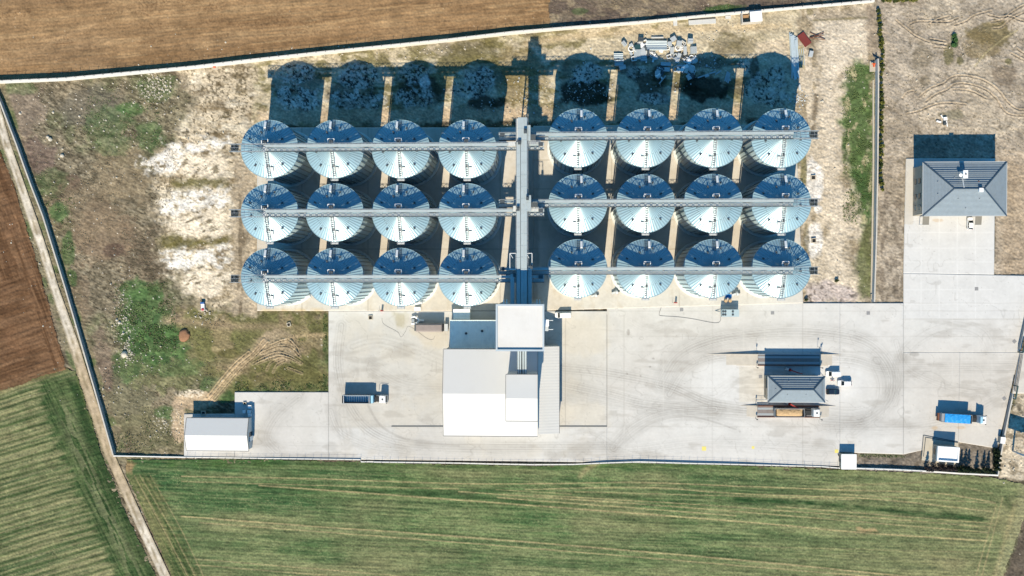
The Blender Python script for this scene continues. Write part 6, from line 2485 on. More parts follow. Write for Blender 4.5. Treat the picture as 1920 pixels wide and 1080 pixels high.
# fire hose points and barriers
for px_, py_, lb in ((716.5, 582.5, 'red fire hose post at the top edge of the left yard'), (1266.5, 567.5, 'red fire hose post on the joint below the right silo block')):
    t = thing('fire_hose_post', lb, 'fire post', P3(px_, py_, .3))
    m = MB()
    m.box(-.55, -.12, 0, .45, .12, .22)
    m.build('base', M_REDP, t)
    m = MB()
    m.box(-.25, -.1, .22, .35, .1, 1.9)
    m.build('cabinet', M_REDP, t)
    m = MB()
    m.tube([(-.95, 0, 0), (-.95, 0, 1.6)], .05, 6)
    m.build('pipe', M_STEELD, t)
t = thing('barrier_board', 'small red and white barrier board between the white van and the black car', 'barrier', P3(1561, 713, .24))
m = MB()
m.box(-.8, -.06, .3, .5, .06, .6)
m.build('board', M_REDP, t)
m = MB()
m.box(-.4, -.25, 0, .1, .25, .3)
m.box(-.35, -.05, .6, .05, .05, 1.5)
m.build('stand', M_GREY, t)
for px_, py_, lb in ((1532.5, 650, 'left one of two thin signal posts above the shaded weighbridge'), (1540, 659, 'right one of two thin signal posts above the shaded weighbridge')):
    t = thing('signal_pole', lb, 'pole', P3(px_, py_, .24), 0, 'thin poles above the upper weighbridge')
    m = MB()
    m.tube([(0, 0, 0), (0, 0, 2.4)], .05, 6)
    m.build('pole', M_STEELD, t)
    m = MB()
    m.box(-.15, -.12, 2.2, .15, .12, 2.6)
    m.build('lamp_head', M_STEELD, t)
# railing beside the lower weighbridge
t = thing('walkway_railing', 'thin railing at the left end of the lower weighbridge', 'railing', P3(1430, 753, .24))
m = MB()
c = [P3(1419, 749, 1.3), P3(1440, 749, 1.3), P3(1440, 757, 1.3), P3(1419, 757, 1.3)]
for i in range(4):
    m.bar(c[i], c[(i + 1) % 4], .05, .05)
m.build('rail', M_GREY, t, rel=t)
m = MB()
for p in c + [(c[0] + c[1]) / 2, (c[2] + c[3]) / 2]:
    m.bar((p.x, p.y, .24), p, .05, .05)
m.build('post', M_GREY, t, rel=t)

# drain covers flush in the yard
M_COVER = mat('drain_cover_grey', A(172, 174, 176), .8, .1, .2, .15, 2.0)
dl = {(1156, 576): 'below the right bottom silo row, nearest the tower', (1278, 580.5): 'between the hose bend and the pale blue trailer', (1448.5, 586.5): 'right of the pale blue trailer', (1628, 587): 'near the foot of the grey retaining wall',
      (1831, 541.5): 'on the white lot below the office house', (1902, 640): 'close to the top gate post', (1883, 747): 'close to the bottom gate post', (1426, 706): 'at the left end of the scale house', (1875, 829): 'beside the guard booth'}
for (px_, py_), lb in dl.items():
    m = MB()
    m.box(-.55, -.55, 0, .55, .55, .02)
    for k in range(5):
        m.box(-.45, -.42 + k * .19, .02, .45, -.34 + k * .19, .035)
    o = m.build('drain_cover', M_COVER)
    o.location = P3(px_, py_, .245)
    o.rotation_euler = (0, 0, RAD(42 if px_ > 1880 else 2))
    tag(o, 'square grey drain cover ' + lb, 'drain cover', 'square drain covers in the yard')
yl = {(1320, 841, 1.35): 'leftmost and largest', (1412, 839, .85): 'middle', (1568.5, 846, 1.1): 'rightmost, beside the cube hut,'}
for (px_, py_, s), lb in yl.items():
    m = MB()
    m.box(-s / 2, -s / 2, 0, s / 2, s / 2, .02)
    o = m.build('painted_square', mat('yellow_paint', (.62, .54, .16), .7, 0, .2, .08, 2.0))
    o.location = P3(px_, py_, .245)
    tag(o, lb + ' of three yellow squares painted near the bottom wall', 'road marking', 'yellow squares painted on the concrete')
# open manholes and wells
wl = {(695, 595.5, .3, 1.4): 'in the left yard below the bottom silos', (542, 608.5, .12, 1.3): 'in the rough grass below the silos', (1524.5, 333, .15, 1.5): 'in the upper chalk heap right of the silos', (1525.5, 451, .15, 1.5): 'in the lower chalk heap right of the silos',
      (382, 774.5, .15, 1.5): 'in the shade behind the workshop shed', (459.5, 756.5, .3, 1.1): 'behind the workshop shed on the concrete', (1637, 556, .2, 1.6): 'at the bottom end of the grey retaining wall'}
for (px_, py_, z, s), lb in wl.items():
    t = thing('manhole', 'square concrete manhole with dark opening ' + lb, 'manhole', P3(px_, py_, z - .1), RAD(18 if px_ == 542 else 3), 'open concrete manholes')
    m = MB()
    h = s / 2
    for a in ((-h, -h, h, -h + .22), (-h, h - .22, h, h), (-h, -h + .22, -h + .22, h - .22), (h - .22, -h + .22, h, h - .22)):
        m.box(a[0], a[1], 0, a[2], a[3], .45)
    m.build('rim', M_CONCF, t)
    m = MB()
    m.box(-h + .22, -h + .22, 0, h - .22, h - .22, .1)
    m.build('opening', M_BLACK, t)
# water tanks behind the shed
for (px_, py_), lb in {(470, 762): 'topmost in the sun', (459.5, 771): 'left one in the shade', (468.5, 771): 'middle right one in the shade', (469.5, 777.5): 'lowest one by the shed corner'}.items():
    t = thing('container_tank', 'white caged liquid tank behind the workshop shed, ' + lb, 'tank', P3(px_, py_, .24), 0, 'white caged tanks behind the workshop shed')
    m = MB()
    m.loft([rrect(-.5, .5, .5, .1, .15), rrect(-.5, .5, .5, .1, 1.1)])
    m.cyl(0, 0, 1.1, 1.18, .12, .12, 10)
    m.build('bottle', M_WHITEP, t)
    m = MB()
    m.box(-.55, -.55, 0, .55, .55, .14)
    for z in (.4, .75, 1.08):
        for p, q in (((-.53, -.53), (.53, -.53)), ((.53, -.53), (.53, .53)), ((.53, .53), (-.53, .53)), ((-.53, .53), (-.53, -.53))):
            m.bar((p[0], p[1], z), (q[0], q[1], z), .04, .04)
    m.bar((-.53, 0, 1.13), (.53, 0, 1.13), .04, .04)
    m.build('cage', M_GREY, t)

# ================================================================== STORES ALONG THE NORTHERN WALL
def flatbox(name, poly, z0, z1, material, lab, cat, group=None):
    m = MB()
    m.prism([P(x, y, z1) for x, y in poly], z0, z1)
    return tag(m.build(name, material), lab, cat, group)


M_PANEL = mat('white_panel', (.5, .5, .48), .6, 0, .3, .05, .6, dirt=((.4, .38, .33), .4, .6))
t = thing('concrete_trough', 'long white trough lying below the top wall', 'trough', P3(1316, 40, 0))
m = MB()
m.prism([P(*p, .8) for p in ((1291, 38.3), (1342, 35), (1342.6, 43.2), (1292, 46.2))], 0, .8)
m.build('trough_body', M_PANEL, t, rel=t)
m = MB()
for x in (1304, 1317, 1330):
    a, b = P3(x, 37.4, .82), P3(x + .5, 45, .82)
    m.bar(a, b, .1, .06)
m.build('cross_bar', M_GREY, t, rel=t)
flatbox('panel_stack', [(1262, 37), (1269.5, 36.4), (1270, 47.5), (1263, 48)], 0, .7, M_PANEL, 'narrow upright stack of white panels left of the long white trough', 'panel stack')
flatbox('panel_stack', [(1360, 29.5), (1370.3, 29), (1370.5, 34.6), (1360.5, 35)], 0, .6, M_PANEL, 'small square stack of white panels between the trough and the open shelter', 'panel stack')
x0, y0, x1, y1 = roofrect(1406.5, 21, 1429, 40.5, 2.7)
t = thing('open_shelter', 'open store shelter with half white roof against the top wall', 'shelter', ((x0 + x1) / 2, (y0 + y1) / 2, 0), RAD(4.5))
hw, hd = (x1 - x0) / 2, (y1 - y0) / 2
m = MB()
m.box(-hw, -hd, 2.6, hw, hd, 2.75)
m.build('roof', M_WHITEP, t)
m = MB()
m.box(-hw - 2.5, -hd, 0, hw, -hd + .25, 2.2)
m.box(-hw - 2.5, -hd + .25, 0, -hw - 2.25, hd, 2.2)
m.build('wall', M_WALLC, t)
m = MB()
for x in (-hw + .1, hw - .1):
    for y in (-hd + .4, hd - .1):
        m.box(x - .07, y - .07, 0, x + .07, y + .07, 2.6)
m.build('post', M_STEELD, t)
o = flatbox('plank_pile', [(1393, 28.5), (1403.5, 27.5), (1403.8, 34), (1393.4, 35)], 0, .5, mat('planks', A(196, 160, 120), .8, 0, .2, .15, 1.0), 'pile of tan planks inside the open shelter', 'planks')

t = thing('hydrant', 'orange hydrant post on a concrete slab at the top of the grey retaining wall', 'hydrant', P3(1637, 121, .1))
m = MB()
a, b = P3(1630.5, 134.5, .1), P3(1642, 115, .1)
m.box(a.x, a.y, 0, b.x, b.y, .18)
m.build('slab', M_CONCF, t, rel=t)
m = MB()
q = P3(1638, 121, .2)
m.cyl(q.x, q.y, .18, 1.2, .2, .2, 12)
m.box(q.x - .9, q.y - .12, .9, q.x + .3, q.y + .12, 1.15)
m.box(q.x - .2, q.y - .8, .3, q.x + .2, q.y + .5, .7)
m.build('valve', mat('orange_paint', (.6, .09, .02), .5, 0, .3), t, rel=t)
m = MB()
q = P3(1641.5, 108, 0)
for k in range(3):
    m.bar((q.x - 1.0, q.y + .9 - k * .3, .4 + k * .25), (q.x + 1.2, q.y - .6 - k * .2, .3 + k * .3), .25, .12)
m.build('pipe_stub', M_STEELD, t, rel=t)

# ================================================================== SCRAP AND BUILDING MATERIAL BEHIND THE SILOS
M_SHEET = mat('corrugated_sheet_pile', (.40, .46, .49), .45, .3, .4, .08, .6, stripe=('Y', .55, .09))
M_SHEETX = mat('corrugated_sheet_pile_cross', (.46, .50, .51), .45, .3, .4, .08, .6, stripe=('X', .6, .1))
M_PALE = mat('pale_metal', (.45, .48, .49), .5, .2, .4, .12, 1.0)
GR = 'metal sheet stacks behind the right silo block'


def stack(px_, py_, w, d, h, deg, material, lab, nribs=0, axis='x', name='metal_sheet_stack', cat='sheet stack', group=GR):
    q = P3(px_, py_, 0)
    m = MB()
    rnd = random.Random(int(px_ * 7 + py_))
    k = max(2, int(h / .16))
    for i in range(k):
        e = rnd.uniform(-.1, .1)
        f = rnd.uniform(-.06, .06)
        m.box(-w / 2 + e, -d / 2 + f, .1 + h * i / k, w / 2 + e, d / 2 + f, .1 + h * (i + .8) / k)
    for i in range(nribs):
        if axis == 'x':
            y = -d / 2 + d * (i + .5) / nribs
            m.box(-w / 2 + .05, y - d / nribs * .3, .1 + h, w / 2 - .05, y + d / nribs * .3, .22 + h)
        else:
            x = -w / 2 + w * (i + .5) / nribs
            m.box(x - w / nribs * .3, -d / 2 + .05, .1 + h, x + w / nribs * .3, d / 2 - .05, .22 + h)
    o = m.build(name, material)
    o.location = q
    o.rotation_euler = (0, 0, RAD(deg))
    return tag(o, lab, cat, group)


def wx(px_):
    return px_ / 5.79


stack(1230.5, 86, 6.7, 2.9, .8, -1, M_SHEET, 'largest ribbed grey sheet stack at the middle of the scrap yard', 6, 'x')
stack(1194.5, 103.5, 2.0, 3.2, .9, 1, M_SHEETX, 'white upright-ribbed sheet stack left of the machine parts', 4, 'y')
stack(1206, 100, 1.9, 2.3, .9, 0, M_PALE, 'square pale stack right beside the white upright-ribbed stack', 0)
stack(1206.5, 111, 1.9, 1.5, .8, 0, M_PALE, 'blue shaded stack just below the square pale stack', 2, 'x')
stack(1159, 106, 2.9, 1.7, .7, 0, M_SHEET, 'leftmost sheet stack, half lit at the edge of the silo shadow', 3, 'x')
stack(1160.5, 114.5, 3.0, .6, .5, 3, M_SHEET, 'thin strip of sheets just below the leftmost stack', 1, 'x')
stack(1160.5, 121, 2.7, 1.0, .6, 2, M_SHEET, 'shaded sheet stack below the thin strip on the left', 2, 'x')
stack(1167, 127, 2.0, 1.3, .6, 15, M_PALE, 'crooked shaded stack lowest in the left column', 0)
stack(1299.5, 95, 1.9, 2.2, 1.0, 2, M_SHEETX, 'small ribbed stack at the right end of the scrap yard', 4, 'y')
stack(1248, 121, 3.2, 1.1, .6, -2, M_SHEET, 'upper one of two blue shaded sheets in the middle', 0)
stack(1248, 131, 2.7, 1.3, .6, -2, M_SHEET, 'lower one of two blue shaded sheets in the middle', 0)
stack(1276, 124, 2.5, .6, .5, 1, M_SHEET, 'narrow shaded sheet beside the sunlit strip', 1, 'x')
stack(1262, 74.5, 1.7, 1.4, 1.3, 32, M_PALE, 'tilted pale crate at the top edge of the scrap yard', 0, name='metal_crate', cat='crate')
stack(1170, 83, 1.0, 1.7, 1.2, 38, M_PALE, 'lone tilted pale crate left of the scrap yard', 2, 'y', name='metal_crate', cat='crate')
stack(1183, 85.5, 1.1, .9, .8, 30, M_PALE, 'small pale crate beside the lone tilted crate', 0, name='metal_crate', cat='crate')
stack(1232, 71, 3.9, .45, .5, 0, M_PANEL, 'single long white channel above the largest sheet stack', 1, 'x', name='metal_channel', cat='channel')
stack(1259.5, 96, 1.0, 2.1, .9, 0, M_PALE, 'upright grey box between the machine parts', 2, 'y', name='metal_crate', cat='crate')
stack(1284, 96, 1.0, 2.6, .9, 2, M_PALE, 'tall narrow grey box left of the small ribbed stack', 1, 'y', name='metal_crate', cat='crate')
stack(1255, 84, 1.2, 1.4, 1.4, 10, M_PALE, 'dark-backed crate right of the largest sheet stack', 0, name='metal_crate', cat='crate')
stack(1272, 83.5, 1.5, 1.6, 1.7, -8, M_PALE, 'tall crate with black shadow at the upper right of the scrap', 3, 'y', name='metal_crate', cat='crate')
stack(1293.5, 78.5, 1.5, 1.4, 1.7, 0, M_PALE, 'crate standing alone above the small ribbed stack', 2, 'x', name='metal_crate', cat='crate')
stack(1201, 75.5, 1.6, 1.3, 1.3, 0, M_STEELD, 'dark machine crate left of the long white channel', 2, 'x', name='metal_crate', cat='crate')
stack(1215, 102, .7, 2.0, 1.3, 0, M_STEELD, 'dark upright cabinet right of the square pale stack', 0, name='metal_crate', cat='crate')
stack(1195, 89, 2.0, 1.4, .9, 5, mat('dark_teal_tarp', (.02, .06, .07), .7, 0, .2, .2, 1.0), 'dark teal tarpaulin bundle left of the machine parts', 0, name='tarp_bundle', cat='tarpaulin')
# small individual parts lying between the stacks
rnd = random.Random(5)
PARTS = []
for i in range(120):
    reg = rnd.choice([(1176, 86, 1212, 112), (1214, 96, 1252, 112), (1250, 82, 1286, 112), (1262, 104, 1300, 114), (1198, 80, 1212, 96), (1284, 112, 1304, 118), (1266, 115, 1302, 134), (1288, 128, 1298, 146), (1232, 128, 1240, 148)])
    PARTS.append((rnd.uniform(reg[0], reg[2]), rnd.uniform(reg[1], reg[3])))
shapes = []
m = MB()
m.box(-.5, -.35, 0, .5, .35, .5)
m.box(-.55, -.4, .5, .55, .4, .56)
shapes.append((m, 'metal_box'))
m = MB()
m.tube([(.55 * math.cos(a), .55 * math.sin(a), .2) for a in np.linspace(0, 2 * math.pi, 15)], .12, 6)
shapes.append((m, 'metal_ring'))
m = MB()
m.box(-.9, -.12, .1, .9, .12, .35)
m.box(-.9, -.2, .0, .9, .2, .1)
shapes.append((m, 'metal_profile'))
m = MB()
for s in (-1, 1):
    m.bar((-.5, s * .4, .25), (.5, s * .4, .25), .14, .4)
    m.bar((s * .5, -.4, .25), (s * .5, .4, .25), .14, .4)
shapes.append((m, 'steel_cradle'))
m = MB()
m.tube([(-.5, 0, .3), (.0, .1, .35), (.5, -.1, .3)], .28, 8)
shapes.append((m, 'metal_duct'))
pm = [M_PALE, M_WHITEP, M_WHITEP, M_STEELD, M_PALE, M_PANEL]
protos = {}
for i, (x, y) in enumerate(PARTS):
    k = rnd.randrange(5)
    mm = rnd.randrange(6)
    if (k, mm) not in protos:
        o = shapes[k][0].build(shapes[k][1], pm[mm])
        protos[(k, mm)] = o
    else:
        o = protos[(k, mm)].copy()
        COL.objects.link(o)
    o.location = P3(x, y, rnd.uniform(0, .25))
    o.rotation_euler = (0, 0, rnd.uniform(0, 6.3))
    s = rnd.uniform(.9, 1.7)
    o.scale = (s, s, s)
    tag(o, 'small loose %s among the heap of silo parts' % shapes[k][1].replace('_', ' '), 'scrap part', 'loose %s pieces in the scrap heap' % shapes[k][1].replace('_', ' '))
# long profiles: the fan of pipes at the right, and strays in the shade
M_PIPE = mat('pipe_grey_blue', (.5, .57, .59), .45, .3, .4, .08, 1.0)
M_PIPEY = mat('pipe_yellow', A(206, 196, 140), .6, 0, .3, .1, 1.0)
for i in range(17):
    f = i / 16
    a = (1480.5 + 13 * f + (i % 3) * .5, 61 + 2.5 * (i % 4) + 9 * f)
    b = (1485.5 + 12 * f + (i % 2), 147 - 7 * ((i * 7) % 5) * .5 + 1.5 * (i % 3))
    m = MB()
    z = .35 + .28 * (i % 3)
    m.bar(P3(*a, z), P3(*b, z), .42, .24)
    tag(m.build('steel_profile', M_PIPE), 'long grey-blue steel profile in the sloping bundle left of the red-brown sheet', 'profile', 'bundle of long steel profiles')
for i in range(7):
    a = (1494.5 + i * 1.9, 82 + (i * 5) % 11)
    b = (1500 + i * 1.5, 120 + (i * 7) % 13)
    m = MB()
    m.bar(P3(*a, .3), P3(*b, .3), .2, .16)
    tag(m.build('lath', M_PIPEY if i % 2 else M_PALE), 'pale yellowish lath leaning between the profile bundle and the red-brown sheet', 'lath', 'pale laths beside the profile bundle')
stack(1508, 74.5, 2.3, 4.3, .5, 36, mat('red_brown_sheet', (.16, .035, .03), .75, .1, .2, .15, 1.2), 'dark red-brown sheet stack beside the bundle of long profiles', 0, group='big sheets beside the profile bundle')
stack(1519.5, 102, 1.1, 1.9, .9, -12, M_PALE, 'white crate half in shade below the red-brown sheets', 0, name='metal_crate', cat='crate', group='big sheets beside the profile bundle')
for k, (a, b) in enumerate((((1519, 61), (1546, 73)), ((1518, 72), (1545, 60.5)), ((1519, 70), (1545, 65.5)), ((1520, 71), (1548, 75)))):
    m = MB()
    m.tube([P3(*a, .25 + .12 * k), P3(*b, .3 + .12 * k)], .11, 6)
    tag(m.build('rusty_bar', M_RUST), 'dark rusty bar crossing others on the sand right of the red-brown sheet', 'bar', 'crossed rusty bars')
for k, (a, b) in enumerate((((1236, 157), (1248, 142)), ((1308, 146), (1322, 141)), ((1330, 138), (1342, 134.5)), ((1341, 139.5), (1352, 132.5)), ((1359, 152), (1364, 134)), ((1362, 154), (1366, 135)), ((1365, 156), (1368, 137)), ((1368, 147), (1369, 152)))):
    m = MB()
    m.bar(P3(*a, .2), P3(*b, .2), .42, .2)
    m.bar(P3(*a, .36), P3(*b, .36), .2, .12)
    tag(m.build('steel_channel', M_PALE), 'short pale steel channel lying in the shade behind the right silos', 'channel', 'short steel channels in the silo shade')
stack(1325, 142, 1.2, .9, .5, 20, M_PALE, 'pale panel lying between short channels in the silo shade', 0, name='panel', cat='panel', group=None)
o = stack(1279, 128, 1.2, .5, .3, 35, M_REDP, 'red painted bracket lying beside the sunlit strip in the scrap', 0, name='bracket', cat='bracket', group=None)
stack(1498.5, 164, .6, 1.7, .4, 8, M_PANEL, 'white board upright above the litter right of the profile bundle', 0, name='board', cat='board', group=None)

# ================================================================== LITTER AND STONES (uncountable)
rng = np.random.default_rng(3)


def scatter_boxes(name, regions, n, smin, smax, material, hmul=.6):
    V, Fc = [], []
    areas = np.array([r[4] for r in regions], dtype=float)
    pick = rng.choice(len(regions), n, p=areas / areas.sum())
    for i in range(n):
        r = regions[pick[i]]
        x = rng.normal(r[0], r[2])
        y = rng.normal(r[1], r[3])
        X, Y = P(x, y, 0)
        s = smin * (smax / smin) ** (rng.random() ** 2.2)
        a = rng.random() * 6.28
        b = len(V)
        k = 5
        for j in range(k):
            t_ = a + 2 * math.pi * j / k + rng.random() * .6
            q = s * (.7 + .5 * rng.random())
            V.append((X + q * math.cos(t_), Y + q * math.sin(t_), -.15))
        for j in range(k):
            v = V[b + j]
            V.append((X + (v[0] - X) * .6, Y + (v[1] - Y) * .6, .08 + s * hmul))
        for j in range(k):
            Fc.append((b + j, b + (j + 1) % k, b + k + (j + 1) % k, b + k + j))
        Fc.append(tuple(b + k + j for j in range(k)))
    me = bpy.data.meshes.new(name)
    me.from_pydata(V, [], Fc)
    me.materials.append(material)
    o = bpy.data.objects.new(name, me)
    COL.objects.link(o)
    o['kind'] = 'stuff'
    return o


M_STONE = mat('pale_stone', A(232, 224, 206), .9, 0, .2, .12, 2.0)
scatter_boxes('stones', [(290, 165, 20, 18, 3), (230, 590, 14, 40, 2), (240, 660, 6, 10, 1.5), (330, 790, 20, 20, 1), (320, 250, 60, 60, 1.5), (150, 250, 90, 80, 2), (250, 700, 60, 60, 1.6), (380, 590, 12, 10, .8),
                         (700, 95, 150, 10, 1.6), (1010, 190, 40, 26, 1.5), (1320, 60, 100, 18, 1), (1575, 250, 40, 120, .8), (1760, 140, 70, 70, .6), (1900, 830, 16, 50, .8), (100, 450, 60, 120, 1.2)], 1500, .12, .42, M_STONE)
M_LITT = mat('pale_litter', (.5, .53, .55), .7, 0, .3, .2, 2.0)
scatter_boxes('litter', [(1085, 175, 26, 18, 3), (1110, 150, 30, 24, 1), (1240, 165, 30, 14, .8), (1330, 122, 14, 8, 1.2), (1490, 190, 8, 8, 1.8), (1505, 185, 8, 8, 1.5), (985, 160, 22, 30, 1), (910, 195, 26, 9, .7), (1290, 120, 20, 10, 1), (1140, 172, 4, 8, .8), (800, 180, 60, 20, .5)],
              420, .1, .4, M_LITT)
BO = [(90, 257, 1.0), (94.5, 261, 1.3), (117, 292, 1.25), (149, 218, .7), (100, 211, .8), (38, 213, .9), (234, 664, 2.0), (224, 605, 1.0), (219, 600, .8), (1508, 182, .0), (1542, 190, .8)]
bl = ['in the upper left plot, upper of a close pair', 'in the upper left plot, lower of a close pair', 'alone with a sharp shadow in the brown left plot', 'in the upper left plot, right of the close pair', 'in the upper left plot, above the close pair',
      'near the dirt track in the upper left corner', 'largest, in the green patch of the left plot', 'in the green left patch, upper', 'in the green left patch, just left of another', '', 'alone on the sandy belt right of the silos']
for (px_, py_, s), lb in zip(BO, bl):
    if s == 0:
        continue
    s *= .85
    m = MB()
    rr = random.Random(int(px_))
    ring = []
    for z, k in ((-.2, 1.0), (.25, 1.0), (.55, .75), (.7, .3)):
        ring.append([(s * .62 * k * math.cos(a) * rr.uniform(.85, 1.15), s * .62 * k * math.sin(a) * rr.uniform(.85, 1.15), z * s) for a in np.linspace(0, 2 * math.pi, 10)[:-1]])
    m.loft(ring)
    o = m.build('boulder', M_STONE)
    o.location = P3(px_, py_, 0)
    tag(o, 'pale boulder ' + lb, 'boulder', 'pale boulders on the rough ground')
t = thing('sand_mound', 'round brown earth mound ringed by green in the left plot', 'mound', P3(345.5, 629, 0))
m = MB()
rings = []
rr = random.Random(2)
off = [rr.uniform(.9, 1.1) for _ in range(24)]
for z, k in ((-.1, 1.0), (.5, .86), (.75, .6), (.8, .25)):
    rings.append([(1.95 * k * off[i] * math.cos(a), 2.2 * k * off[i] * math.sin(a), z) for i, a in enumerate(np.linspace(0, 2 * math.pi, 25)[:-1])])
m.loft(rings)
m.build('earth', mat('brown_earth', A(176, 134, 104), .95, 0, .1, .12, 1.5, bump=.1, bscale=2), t, smooth=True)
t = thing('pump_box', 'small white and red pump box with blue cap in the rough ground below the silos', 'pump', P3(381.5, 576, 0), RAD(4))
m = MB()
m.box(-.55, -1.2, 0, .55, 1.1, .7)
m.build('box', M_WHITEP, t)
m = MB()
m.box(-.4, -1.1, .7, .4, -.4, .95)
m.build('red_valve', M_REDP, t)
m = MB()
m.box(-.6, 1.1, 0, .6, 1.7, 1.0)
m.build('blue_cap', mat('blue_cap', (.02, .1, .3), .5), t)
t = thing('valve_box', 'orange valve box on a pale slab just below the top left wall', 'valve box', P3(404, 126, 0))
m = MB()
m.box(-.9, -.9, 0, .9, .6, .2)
m.build('slab', M_CONCF, t)
m = MB()
m.box(-.6, -.2, .2, .2, .6, .8)
m.build('box', mat('orange_paint_box', (.55, .08, .02), .5), t)
t = thing('valve_box', 'orange-red valve box on the white wall foot above the central gallery', 'valve box', P3(987.5, 60.5, 0))
m = MB()
m.box(-.35, -.3, 0, .4, .3, .8)
m.build('box', mat('red_box', (.5, .06, .03), .5), t)
m = MB()
m.box(-.5, -.45, 0, .5, .4, .15)
m.build('slab', M_CONCF, t)
t = thing('rubbish_pile', 'pile of white boards with a dark barrel on the eastern plot above the office house', 'rubbish', P3(1769, 229, 0))
m = MB()
for x, y, w, d, z, a in ((.4, 1.0, 1.1, 1.0, .4, 5), (-1.6, .1, 1.5, .5, .3, -15), (.9, -.6, .3, 1.8, .3, 10), (-.6, 1.7, .25, 1.2, .25, 30)):
    m.obox((x, y, z), w, d, .3, Matrix.Rotation(RAD(a), 3, 'Z'))
m.build('boards', M_WHITEP, t)
m = MB()
m.cyl(.2, -.6, 0, .9, .45, .45, 14)
m.build('barrel', M_STEELD, t)

# ================================================================== TREES AND SHRUBS
M_CYP = mat('cypress_green', (.022, .035, .016), .8, 0, .2, .35, 1.2)
M_CYPP = mat('cypress_purple', (.045, .035, .035), .8, 0, .2, .35, 1.2)
M_SHRUB = mat('shrub_green', (.13, .135, .03), .8, 0, .2, .4, 1.0)
M_SHRUBD = mat('shrub_dark', (.05, .07, .02), .8, 0, .2, .4, 1.0)
M_BARK = mat('bark', (.09, .065, .045), .9, 0, .1, .2, 2.0)


def leaves(n, fn, size, seed):
    r = random.Random(seed)
    m = MB()
    for i in range(n):
        p = Vector(fn(r))
        a = Vector((r.gauss(0, 1), r.gauss(0, 1), r.gauss(0, .8))).normalized()
        b = a.cross(Vector((r.gauss(0, 1), r.gauss(0, 1), r.gauss(0, 1)))).normalized()
        s = size * r.uniform(.6, 1.4)
        m.add([p - a * s - b * s * .5, p + a * s * .2 - b * s * .6, p + a * s + b * s * .2, p - a * s * .1 + b * s * .6], [(0, 1, 2, 3)])
    return m


def cyp_fn(h, r0):
    def f(r):
        z = .25 + (h - .25) * r.random() ** 1.15
        k = r0 * (1 - (z / h) ** 1.6) * (.75 + .35 * math.sin(z * 5 + r0 * 40)) + .08
        a = r.uniform(0, 6.283)
        q = k * math.sqrt(r.uniform(.2, 1))
        return (q * math.cos(a), q * math.sin(a), z)
    return f


def make_tree(name, lab, cat, loc, h, mb_, mt, group=None, tr=.07):
    t = thing(name, lab, cat, loc, 0, group)
    mb_.build('crown', mt, t)
    m = MB()
    m.tube([(0, 0, -.1), (.02, .01, h * .35), (0, .02, h * .7)], [tr, tr * .7, tr * .3], 6)
    for k in range(4):
        a = k * 1.7 + h
        m.tube([(0, 0, h * (.2 + .1 * k)), (math.cos(a) * h * .12, math.sin(a) * h * .12, h * (.3 + .1 * k))], [tr * .4, tr * .15], 5)
    m.build('trunk', M_BARK, t)
    return t


CY = [(1742.5, 885.5, 4.0, 'leftmost'), (1755.5, 884, 3.6, 'second from the left'), (1768, 884.5, 3.4, 'third from the left'), (1774, 884, 3.2, 'fourth from the left'), (1784, 885.5, 2.9, 'fifth from the left'), (1790, 885.5, 3.0, 'sixth from the left'), (1800.5, 887.5, 3.5, 'seventh from the left'), (1807, 884, 4.0, 'eighth, with a tall thin shadow'),
      (1815, 886.5, 4.4, 'ninth, left of the thick pair'), (1821, 886.5, 4.3, 'tenth, right of the thick pair'), (1836.5, 889, 4.2, 'third from the right'), (1849.5, 887.5, 4.1, 'second from the right'), (1857.5, 889.5, 4.3, 'rightmost')]
for i, (x, y, h, lb) in enumerate(CY):
    make_tree('cypress_tree', 'dark young cypress in the row behind the gatehouse, ' + lb, 'tree', P3(x - 6.5, y - 8.5, 0), h * 1.3, leaves(340, cyp_fn(h * 1.3, .85 + .15 * (i in (8, 9))), .24, 50 + i), M_CYPP if i < 6 else M_CYP, 'young cypresses along the bottom right wall')
for i, (x, y, h, lb) in enumerate(((1866, 846, 3.2, 'topmost'), (1868, 854, 3.4, 'second from the top'), (1868.5, 863, 3.2, 'third from the top'), (1867, 872, 3.2, 'fourth from the top'), (1868, 880, 3.0, 'lowest'))):
    make_tree('cypress_tree', 'dark young cypress beside the grey gate wall, ' + lb, 'tree', P3(x - 2, y - 3, 0), h * 1.15, leaves(320, cyp_fn(h * 1.15, .95), .24, 80 + i), M_CYP, 'young cypresses along the bottom right wall')


def ball_fn(r0, h):
    lob = [(random.Random(k + int(r0 * 100)).uniform(-.5, .5) * r0, random.Random(k * 3 + 7).uniform(-.5, .5) * r0, h * (.4 + .12 * k)) for k in range(5)]

    def f(r):
        c = lob[r.randrange(5)]
        v = Vector((r.gauss(0, 1), r.gauss(0, 1), r.gauss(0, 1))).normalized() * (r0 * .62 * r.random() ** .4)
        return (c[0] + v.x, c[1] + v.y, max(.05, c[2] + v.z * .8))
    return f


